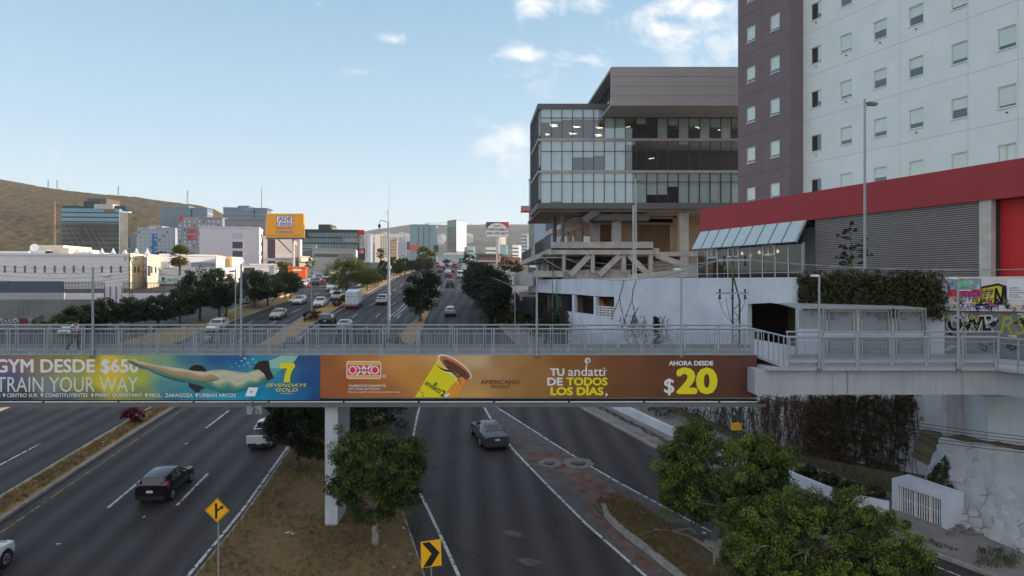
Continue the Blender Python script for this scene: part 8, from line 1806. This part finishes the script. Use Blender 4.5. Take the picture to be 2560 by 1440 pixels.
for z in (.05, .78, 1.4): nb_(.29, LN - .31, .145, .18, z, z + .05, m_frame_w, 'gate_rail')
def stones():
 m = bpy.data.materials.new('painted_rubble'); m.use_nodes = True; nt = m.node_tree; n = nt.nodes; l = nt.links; b_ = n['Principled BSDF']; b_.inputs['Roughness'].default_value = .9
 tc = n.new('ShaderNodeTexCoord'); vo = n.new('ShaderNodeTexVoronoi'); vo.feature = 'DISTANCE_TO_EDGE'; vo.inputs['Scale'].default_value = 2.1; l.new(tc.outputs['Object'], vo.inputs[0]); nz = n.new('ShaderNodeTexNoise'); nz.inputs['Scale'].default_value = .8; nz.inputs['Detail'].default_value = 6; l.new(tc.outputs['Object'], nz.inputs[0])
 r1 = n.new('ShaderNodeMapRange'); r1.inputs[1].default_value = .0; r1.inputs[2].default_value = .10; r1.inputs[3].default_value = 1; r1.inputs[4].default_value = 0; l.new(vo.outputs[0], r1.inputs[0]); r2 = n.new('ShaderNodeMapRange'); r2.inputs[1].default_value = .55; r2.inputs[2].default_value = .64; r2.inputs[3].default_value = 0.0; r2.inputs[4].default_value = .9; l.new(nz.outputs[0], r2.inputs[0])
 mu = n.new('ShaderNodeMath'); mu.operation = 'MULTIPLY'; l.new(r1.outputs[0], mu.inputs[0]); l.new(r2.outputs[0], mu.inputs[1]); mx = n.new('ShaderNodeMix'); mx.data_type = 'RGBA'; l.new(mu.outputs[0], mx.inputs['Factor']); mx.inputs[6].default_value = (.46, .475, .51, 1); mx.inputs[7].default_value = (.17, .15, .14, 1)
 v2 = n.new('ShaderNodeTexVoronoi'); v2.inputs['Scale'].default_value = 2.1; l.new(tc.outputs['Object'], v2.inputs[0]); sx = n.new('ShaderNodeSeparateColor'); l.new(v2.outputs['Color'], sx.inputs[0]); r3 = n.new('ShaderNodeMapRange'); r3.inputs[3].default_value = .84; r3.inputs[4].default_value = 1.04; l.new(sx.outputs[0], r3.inputs[0]); m3 = n.new('ShaderNodeMix'); m3.data_type = 'RGBA'; m3.blend_type = 'MULTIPLY'; m3.inputs['Factor'].default_value = 1; l.new(mx.outputs[2], m3.inputs[6]); l.new(r3.outputs[0], m3.inputs[7]); l.new(m3.outputs[2], b_.inputs['Base Color'])
 bp_ = n.new('ShaderNodeBump'); bp_.inputs['Strength'].default_value = .35; bp_.inputs['Distance'].default_value = .12; l.new(vo.outputs[0], bp_.inputs['Height']); l.new(bp_.outputs[0], b_.inputs['Normal']); return m
sw_ = thing('stone_wall', 'leaning rubble stone wall painted white at the lower right corner', 'wall', G(2480, 1365))
f0 = [G(2300, 1290), G(2405, 1325), G(2560, 1392), G(2760, 1480)]; f1 = [P(2322, 1165, 37.2), P(2352, 1092, 36.6), P(2560, 1128, 32.6), P(2760, 1165, 29.5)]
mb = MB(); nx, nz = 30, 12; r = random.Random(9)
def quadlist(pts, t): t *= len(pts) - 1; i = min(int(t), len(pts) - 2); return pts[i].lerp(pts[i + 1], t - i)
g = [[quadlist(f0, i / nx).lerp(quadlist(f1, i / nx), j / nz) + Vector((r.uniform(-.06, .06), r.uniform(-.08, .08), r.uniform(-.04, .04))) for i in range(nx + 1)] for j in range(nz + 1)]
g.append([p + Vector((.5, 2.5, -.1)) for p in g[-1]])
for j in range(nz + 1):
 for i in range(nx): mb.face([g[j][i], g[j][i + 1], g[j + 1][i + 1], g[j + 1][i]], 0 if j < nz else 1)
mb.build('stone_face', [stones(), m_dirt], sw_, smooth=True, fix=False)
ivy('climbing_plant', 'grey green creeper on the broken left end of the stone wall', w4, [(2290, 1150), (2370, 1130), (2388, 1160), (2370, 1200), (2300, 1205)], 10, .1, 30, L_ivyk)
cl = []
for i in range(300): k_ = r.uniform(.02, .30); p = quadlist(f0, k_).lerp(quadlist(f1, k_ + r.uniform(-.02, .06)), r.uniform(.30, .78)) - Vector(G(2480, 1365)) - Vector((0, .1, 0)); cl.append((p.x, p.y, p.z, .15))
t = thing('wall_plant', 'olive weed clump growing on the left part of the stone wall', 'plant', G(2480, 1365)); add_mesh('foliage', leaves_mesh('foliage', cl, 10, .17, 3, .6), L_ivy, t)
ab = thing('bridge_abutment', 'pale concrete abutment carrying the right end of the footbridge', 'abutment', P(2520, 1100, 34))
mb = MB(); p, q = P(2469, 1112, 35.0), P(2900, 992, 35.0); mb.box(p.x, q.x, 35.0, 37.0, p.z - .6, q.z); mb.build('pillar', m_pier, ab)
mb = MB(); p, q = P(2364, 1120, 36.9), P(2469, 975, 36.9); mb.box(p.x, q.x, 36.9, 37.2, p.z - 1, q.z + .5); mb.build('back_wall', mat('shaded_pale_wall', lin((190, 192, 202)), .9, streak=.3), ab)
def wq(o): return lambda x, y: w5.px(x, y, o)
hd = thing('poster', 'red and white poster with faded pictures on the graffiti hoarding', 'poster', w5.px(2410, 740))
rt = random.Random(31)
for k in range(26): x, y_ = rt.uniform(2368, 2560), rt.uniform(744, 774); stroke(wall, w5, [(x + rt.uniform(-9, 9), y_ + rt.uniform(-7, 7)) for _ in range(5)], rt.uniform(.03, .07), mat('tag_' + 'abcde'[k % 5], lin(((60, 50, 120), (30, 28, 40), (206, 110, 90), (60, 150, 130), (120, 116, 124))[k % 5]), .9), .024 + .0015 * k)
for k in range(22): x, y_ = rt.uniform(2368, 2580), rt.uniform(785, 872); stroke(wall, w5, [(x + rt.uniform(-16, 16), y_ + rt.uniform(-12, 12)) for _ in range(5)], rt.uniform(.04, .12), mat('tag_' + 'fgh'[k % 3], lin(((34, 32, 38), (150, 160, 90), (196, 196, 200))[k % 3]), .9), -.21 + .0015 * k)
p_red = mat('poster_red', lin((196, 60, 84)), .7, var=.08)
flat(hd, 'sheet', [(2369, 697), (2452, 696.5), (2453, 742), (2369, 742)], wq(.02), p_red)
for i, (a, c) in enumerate(((2371, (130, 170, 190)), (2391, (120, 180, 160)), (2421, (140, 176, 180)))): flat(hd, 'picture', [(a, 699), (a + [19, 29, 29][i], 698.5), (a + [19, 29, 29][i], 723), (a, 723)], wq(.03), mat('poster_picture_%s' % 'abc'[i], lin(c), .7, var=.5, scale=3))
flat(hd, 'strip', [(2396, 724), (2428, 724), (2428, 727), (2396, 727)], wq(.035), m_frame_w)
ns = thing('poster', 'white notice sheet with lines of small writing at the right end of the hoarding', 'poster', w5.px(2540, 750)); flat(ns, 'sheet', [(2518, 698), (2600, 697), (2600, 750), (2518, 749)], wq(.02), m_frame_w)
for k in range(5): letters(ns, ('REQUISITOS', 'Experiencia', 'Horario flexible', 'Sueldo', 'Prestaciones')[k], wq(.03), 2524, 2548 + (k % 3) * 8, 722 + 5.5 * k, 718.5 + 5.5 * k, mat('notice_ink', lin((90, 96, 130)), .8), bold=.01)
gm = [w for w in [mat('spray_purple', lin((70, 56, 130)), .9), mat('spray_dark', lin((32, 30, 44)), .9), mat('spray_yellow', lin((206, 190, 50)), .9, var=.1), mat('spray_orange', lin((214, 160, 130)), .9), mat('spray_teal', lin((110, 180, 160)), .9, var=.2)]]
flat(wall, 'graffiti', [(2440, 722), (2480, 714), (2512, 712), (2514, 757), (2470, 762), (2425, 763), (2438, 745)], wq(.012), gm[2])
stroke(wall, w5, [(2440, 722), (2470, 716), (2495, 711), (2513, 717), (2514, 758), (2470, 761), (2440, 763)], .12, gm[1], .016); stroke(wall, w5, [(2488, 758), (2490, 722), (2505, 757), (2508, 720)], .12, gm[1], .018)
for s, x0, x1, y0, y1, m, sh in (('USVENEZ', 2394, 2484, 755, 726, gm[0], .3), ('SKAPHIOSETN', 2396, 2498, 775, 758, gm[0], .2), ('NEZ', 2452, 2484, 736, 722, gm[1], .2), ('HOSET', 2440, 2494, 764, 746, gm[1], .3), ('RAZO', 2508, 2562, 776, 762, gm[3], .2), ('OSS', 2366, 2390, 772, 760, gm[4], .3)): letters(wall, s, wq(.022), x0, x1, y0, y1, m, shear=sh, name='graffiti')
wq2 = lambda x, y: w5.px(x, y, -.23)
letters(wall, 'OWE', wq2, 2366, 2482, 832, 787, m_frame_w, bold=.09, name='graffiti'); letters(wall, 'OWE', lambda x, y: w5.px(x, y, -.22), 2368, 2479, 829, 790, gm[1], bold=.06, name='graffiti'); letters(wall, 'RS', lambda x, y: w5.px(x, y, -.22), 2500, 2566, 836, 790, mat('spray_olive', lin((150, 160, 80)), .9), bold=-.01, shear=.2, name='graffiti')
m_green = mat('green_lattice_paint', lin((64, 124, 92)), .6, var=.15); m_og = mat('olive_pole', lin((104, 104, 72)), .8, var=.15, scale=3)
def tall_lamp(label, px, y_, top, bot, z0, head=1, r=.09):
 a, b = P(px, top, y_), P(px, bot, y_); t = thing('street_lamp', label, 'street lamp', (a.x, y_, z0)); mb = MB(); mb.tube((a.x, y_, z0), (a.x, y_, a.z), r, r * .75, n=8); mb.build('pole', m_steel, t)
 if head: mb = MB(); mb.beam((a.x, y_, a.z - .25), (a.x + .25 * head, y_, a.z - .3), .07, .07); mb.hexa([(a.x + .2 * head, y_ - .18, a.z - .42), (a.x + .75 * head, y_ - .18, a.z - .42), (a.x + .75 * head, y_ + .18, a.z - .42), (a.x + .2 * head, y_ + .18, a.z - .42)][::head], [(a.x + .2 * head, y_ - .14, a.z - .2), (a.x + .75 * head, y_ - .14, a.z - .27), (a.x + .75 * head, y_ + .14, a.z - .27), (a.x + .2 * head, y_ + .14, a.z - .2)][::head]); mb.build('lamp_head', m_steel_d, t)
 return t
tall_lamp('tall grey lamp with a box head in front of the white hotel', 2162, 43.5, 247, 690, zter, 1, .1); tall_lamp('tall grey lamp with a flat head in front of the office block', 1589, 72, 446, 695, zter, 1, .11); tall_lamp('shorter bare pole beside the flat headed lamp at the office block', 1583, 71, 514, 695, zter, 0, .12)
tall_lamp('white lamp pole behind the rail at the left median', 589, 84, 672, 0, gz(84), -1, .09); tall_lamp('thin lamp pole beside the coral shrub on the median', 779, 100, 648, 0, gz(100), 1, .08)
for px, y_, top, lb in ((1004, 230, 636, 'lamp pole on the far median below the white hoarding'), (960, 225, 634, 'lamp pole on the far median left of the camera mast'), (1120, 420, 624, 'slim lamp pole on the road crest left of the white tower'), (1140, 400, 640, 'slim lamp pole on the road crest below the white tower'), (1186, 330, 630, 'lamp pole right of the green highway sign'), (1172, 350, 640, 'lamp pole behind the green highway sign')): tall_lamp(lb, px, y_, top, 0, gz(y_), 1, .14)
b = GY(1287.5, 92); t = thing('street_lamp', 'bent street lamp with a long arm over the right lane', 'street lamp', b); mb = MB(); a = P(1287.5, 718, 92); e = P(1241, 698, 92); mb.path([b, a, e], [.09, .07, .05], 8); mb.build('pole', m_steel, t); mb = MB(); mb.beam(e, e + (e - a).normalized() * .7, .2, .1); mb.build('lamp_head', m_steel_d, t)
b = GY(972, 79); t = thing('camera_mast', 'tall grey mast with a dome camera, dish and whip antenna by the slip road', 'mast', b)
z = lambda py: H + (HZ - py) / F * 79
mb = MB(); mb.tube(b, (b.x, 79, z(668)), .22, .17, n=12); mb.tube((b.x, 79, z(668)), (b.x - .05, 79, z(555)), .16, .10, n=12); mb.tube((b.x - .05, 79, z(555)), (b.x - .08, 79, z(525)), .05, .05, n=8); mb.build('pole', m_steel, t)
mb = MB(); mb.lathe((b.x, 79, z(672)), [(.3, 0), (.3, .35)], 10); mb.lathe((b.x, 79, z(738)), [(.25, 0), (.25, .2)], 10); mb.build('collar', m_steel, t)
mb = MB(); mb.path([P(970, 556, 79), P(960, 552, 79), P(951, 551, 79), P(948.5, 556, 79), P(948.5, 562, 79)], .045, 6); mb.build('arm', m_steel, t); mb = MB(); mb.lathe(P(948.5, 569, 79), [(.03, -.08), (.14, 0), (.14, .2), (.18, .21), (.16, .34), (.05, .4)], 12); mb.build('dome_camera', m_trim, t)
mb = MB(); mb.lathe(P(966, 529, 79), [(.25, -.12), (.08, .05), (.03, .12)], 12, axis=(1, .3, 0)); mb.build('dish', m_frame_w, t); mb = MB(); mb.tube(P(972, 525, 79), P(974, 462, 79), .02, .012, n=5); mb.build('whip_antenna', m_steel, t)
def pylon(label, px, y_, top, split, w, m1, m2, arms, band=None, bot=None):
 b = GY(px, y_); k = y_ / F; t = thing('power_pylon', label, 'power pole', b); zz = lambda py: H + (HZ - py) / F * y_; mb = MB(); mb.beam((b.x, y_, b.z - .2), (b.x, y_, zz(split)), .09, .09); mb.beam((b.x, y_, zz(split)), (b.x, y_, zz(top)), .09, .09, 1)
 x2 = b.x + w; mb.beam((b.x + .05, y_, zz(split) - .1), (x2, y_, zz(split) - 1.5), .08, .08); mb.beam((x2, y_, zz(split) - 1.5), (x2, y_, b.z - .2), .09, .09); z = zz(split) - 1.7; s = 0
 while z > b.z + .5: mb.beam((b.x if s else x2, y_, z), (x2 if s else b.x, y_, z - .42), .035, .035); z -= .42; s = 1 - s
 mb.build('lattice', [m2, m1], t)
 if band: mb = MB(); mb.box(b.x - .08, x2 + .08, y_ - .1, y_ + .1, zz(band + 9), zz(band - 9)); mb.build('yellow_band', m_sy, t)
 for (x0, x1, py, ins) in arms:
  mb = MB(); mb.beam(P(x0, py, y_ - .08), P(x1, py, y_ - .08), .1, .12); ar = mb.build('cross_arm', m_steel, t)
  for i in range(ins):
   c = P(x0 + (x1 - x0) * (i + .3) / (ins - .4 if ins > 1 else 1), py, y_ - .1); mb = MB(); mb.lathe(c, [(.03, 0), (.07, .06), (.03, .1), (.08, .18), (.04, .26)], 8); mb.lathe(c - Vector((0, 0, .36)), [(.05, 0), (.09, .05), (.05, .18), (.07, .28)], 8); mb.build('insulator', m_trim, ar)
 return t
pylon('green and olive lattice pylon in front of the dark wall opening', 1831.5, 41, 640, 688, .42, m_og, mat('dark_green_paint', lin((58, 84, 62)), .7, var=.15), [(1795, 1878, 650, 2), (1790, 1872, 733, 3)], band=1066)
pylon('bright green lattice pylon in front of the garage openings', 1381, 84, 640, 672, .55, m_og, m_green, [(1351, 1409, 644, 2)])
pylon('left of the grouped green pylons at the verge trees', 1256, 112, 655, 690, .45, m_og, MATS['dark_green_paint'], [(1241, 1290, 663, 4)]); pylon('right of the grouped green pylons at the verge trees', 1272, 104, 650, 700, .45, m_og, MATS['dark_green_paint'], [(1250, 1284, 640, 3)])
pylon('dark lattice post with tangled cables in front of the white hall', 324, 112, 610, 640, .5, m_trim, MATS['dark_green_paint'], [(309, 344, 646, 3), (306, 338, 622, 2)])
m_cab = mat('black_cable', (.015, .015, .017), .7, var=0); m_cabw = mat('grey_cable', lin((150, 152, 154)), .6, var=0)
def cable(label, a, b, sag, r=.02, m=None, group='overhead cables'):
 A, B = P(*a), P(*b); t = thing('overhead_cable', label, 'cable', A, group); n = 22; mb = MB(); mb.path([A.lerp(B, i / n) - Vector((0, 0, sag * 4 * (i / n) * (1 - i / n))) for i in range(n + 1)], r, 5, cap=False); mb.build('wire', m or m_cab, t)
for i in range(4): cable('thin dark cable crossing the avenue from the lattice post to the verge pylons', (328, 646 + i * 14, 112), (1258, 663 + i * 16, 110), 1.2 + .5 * i, .022, group='cables across the avenue')
for i in range(5): cable('thin dark cable in front of the white hall at the left edge', (-60, 660 + i * 11, 100), (326, 668 + i * 8, 112), .5 + .15 * i, .022, group='cables left of the lattice post')
cable('thick grey cable from the bright green pylon to the olive one', (1405, 642, 84), (1800, 650, 41), 1.1, .03, m_cabw); cable('second grey cable sagging lower between the two lattice pylons', (1356, 644, 84), (1796, 652, 41), 1.9, .03, m_cabw); cable('grey cable from the olive pylon to the right picture edge', (1876, 650, 41), (2620, 672, 33), .25, .022, m_cabw); cable('thin cable from the bright green pylon to the olive one', (1400, 643, 84), (1870, 648, 41), .6, .016, m_cabw)
for i in range(6): cable('dark low cable running down from the verge pylons past the white wall', (1266, 728 + i * 7, 106), (1384, 782 + i * 7, 84), .3, .02, group='low cables along the wall'); cable('dark low cable along the foot of the white wall', (1384, 782 + i * 7, 84), (1832, 968 + i * 9, 41), .5, .018, group='low cables along the wall'); cable('dark low cable below the grey girder at the right', (1832, 968 + i * 9, 41), (2640, 1100 + i * 8, 29), .3, .014, group='low cables under the girder')
for px in (1795, 1815, 1866): cable('short hanging jumper cable at the olive pylon', (px, 742, 40.9), (1831, 812 - (px % 7) * 3, 40.9), .35, .014, group='jumper cables')
b = G(772, 714); t = thing('traffic_barrier', 'red plastic barrier at the parked row', 'barrier', b); mb = MB(); mb.lathe(b, [(.45, 0), (.42, .1), (.2, .15), (.14, 1.1), (.05, 1.15)], 10); mb.build('body', mat('barrier_red', lin((214, 60, 50)), .5), t)
br_ = thing('fallen_branch', 'long dry fallen branch on the bare island', 'branch', G(1700, 1342)); mb = MB(); q = [G(x, y, .12) for x, y in ((1603, 1342), (1640, 1331), (1680, 1334), (1720, 1347), (1760, 1368), (1785, 1388))]; mb.path(q, [.03, .06, .08, .09, .1, .1], 7); mb.path([q[2], G(1725, 1336, .3), G(1745, 1345, .15)], [.04, .03, .015], 5); mb.build('wood', m_barkp, br_, smooth=True)
r = random.Random(12); m_rock = mat('field_stone', lin((118, 110, 106)), .95, var=.3, scale=4, bump=.5)
def rock(px, py, s, label, group, up=.16):
 c = G(px, py, up); t = thing('rock', label, 'rock', c, group); mb = MB(); mb.ball(c, s, s * .8, s * .55, 9, 6)
 for v in mb.v: v += Vector((r.uniform(-1, 1), r.uniform(-1, 1), r.uniform(-1, 1))) * s * .16
 mb.build('stone', m_rock, t)
for px, py in ((690, 1362), (856, 1394), (985, 1429), (1012, 1418), (620, 1400), (760, 1348), (870, 1335), (960, 1375), (715, 1310), (1025, 1395), (590, 1425), (915, 1432), (990, 1300), (985, 1315)): rock(px, py, r.uniform(.07, .17), 'small grey field stone in the dry grass of the traffic island', 'stones on the island')
for i in range(26): rock(r.uniform(2372, 2476), r.uniform(1318, 1345), r.uniform(.08, .2), 'broken stone in the rubble heap beside the barred niche', 'rubble beside the niche', .16)
m_lit = mat('litter_white', lin((214, 212, 206)), .8)
for px, py, s in ((722, 1343, .2), (733, 1344, .12), (693, 1203, .14), (948, 1340, .2), (1012, 1333, .2), (853, 1324, .1), (692, 1295, .1), (755, 1280, .08), (1762, 1336, .14), (142, 1367, .16), (467, 1112, .12), (171, 1071, .12), (86, 1212, .16), (1380, 1033, .1), (360, 1295, .1)):
 c = G(px, py, .17 if 500 < px < 1020 or px == 86 else .02); t = thing('litter', 'scrap of white litter lying on the ground', 'litter', c, 'scraps of white litter'); mb = MB(); p4 = [c + Vector((r.uniform(-1, 1) * s, r.uniform(-1, 1) * s, r.uniform(.01, .09))) for _ in range(5)]; mb.face(p4[:3]); mb.face([p4[0], p4[2], p4[3]]); mb.face([p4[1], p4[4], p4[2]]); mb.build('paper', m_lit, t, fix=False)
def blades(name, spots, size, seed, leaf): me = leaves_mesh(name, spots, 8, size, seed, droop=-1.0, spread=.1, aspect=.12, up=.7); me.materials.append(leaf); o = bpy.data.objects.new(name, me); COL.objects.link(o); o['kind'] = 'stuff'; return o
def inpoly(x, y, pts):
 k = False; j = len(pts) - 1
 for i in range(len(pts)):
  if (pts[i].y > y) != (pts[j].y > y) and x < (pts[j].x - pts[i].x) * (y - pts[i].y) / (pts[j].y - pts[i].y) + pts[i].x: k = not k
  j = i
 return k
rs = np.random.RandomState(4); sp4 = []
for pix, n in ((ISL_A, 8000), (ISL_C, 2400)):
 q = [G(*p) for p in pix]; xs = [p.x for p in q]; ys = [p.y for p in q]; c = 0
 while c < n:
  x, y_ = rs.uniform(min(xs), max(xs)), rs.uniform(min(ys), max(ys))
  if inpoly(x, y_, q) and math.sin(x * 1.3) + math.sin(y_ * 1.1 + x) + rs.normal() * .9 > -.7: sp4.append((x, y_, gz(y_) + .19, .12)); c += 1
for i in range(4200):
 y_ = rs.uniform(24, 60); x = medL(y_) + .35 + (medR(y_) - medL(y_) - .7) * rs.rand(); sp4.append((x, y_, gz(y_) + .2, .12))
blades('dry_grass', sp4, .17, 8, leaf_mat('dry_grass_blade', (.10, .08, .035), (.40, .29, .14), .3))
sp5 = [(kerbR(y_) + .9 + rs.rand() * .5 + (.3 if y_ > 45 else 0), y_, gz(y_) + .18, .1) for y_ in np.linspace(31, 56, 500)] + [(p.x, p.y, p.z + .15, .16) for p in [G(2440 + rs.rand() * 110, 1385 + rs.rand() * 45, .1) for _ in range(120)]]
for k in range(900): p = G(1560, 1030).lerp(G(2200, 1272), k / 900) + Vector((.9 + rs.rand() * 2.2, .5 + rs.rand() * 1.5, 0)); sp5.append((p.x, p.y, gz(p.y) + .2 + rs.rand() * .3, .3))
blades('kerb_weeds', sp5, .2, 9, leaf_mat('weed_blade', (.05, .06, .02), (.13, .12, .05), .3))
# ================================================================ haze: the air between here and the far hills
mb = MB(); mb.box(-4200, 4200, -450, 4700, -16, 420)
hz = mb.build('haze', [])
hm_ = bpy.data.materials.new('haze_air'); hm_.use_nodes = True; nt = hm_.node_tree; nt.nodes.clear()
ho = nt.nodes.new('ShaderNodeOutputMaterial'); hv = nt.nodes.new('ShaderNodeVolumePrincipled'); hv.inputs['Color'].default_value = (.86, .92, 1.0, 1); hv.inputs['Density'].default_value = .00011; hv.inputs['Anisotropy'].default_value = .2
nt.links.new(hv.outputs[0], ho.inputs['Volume']); hz.data.materials.append(hm_); hz['kind'] = 'stuff'
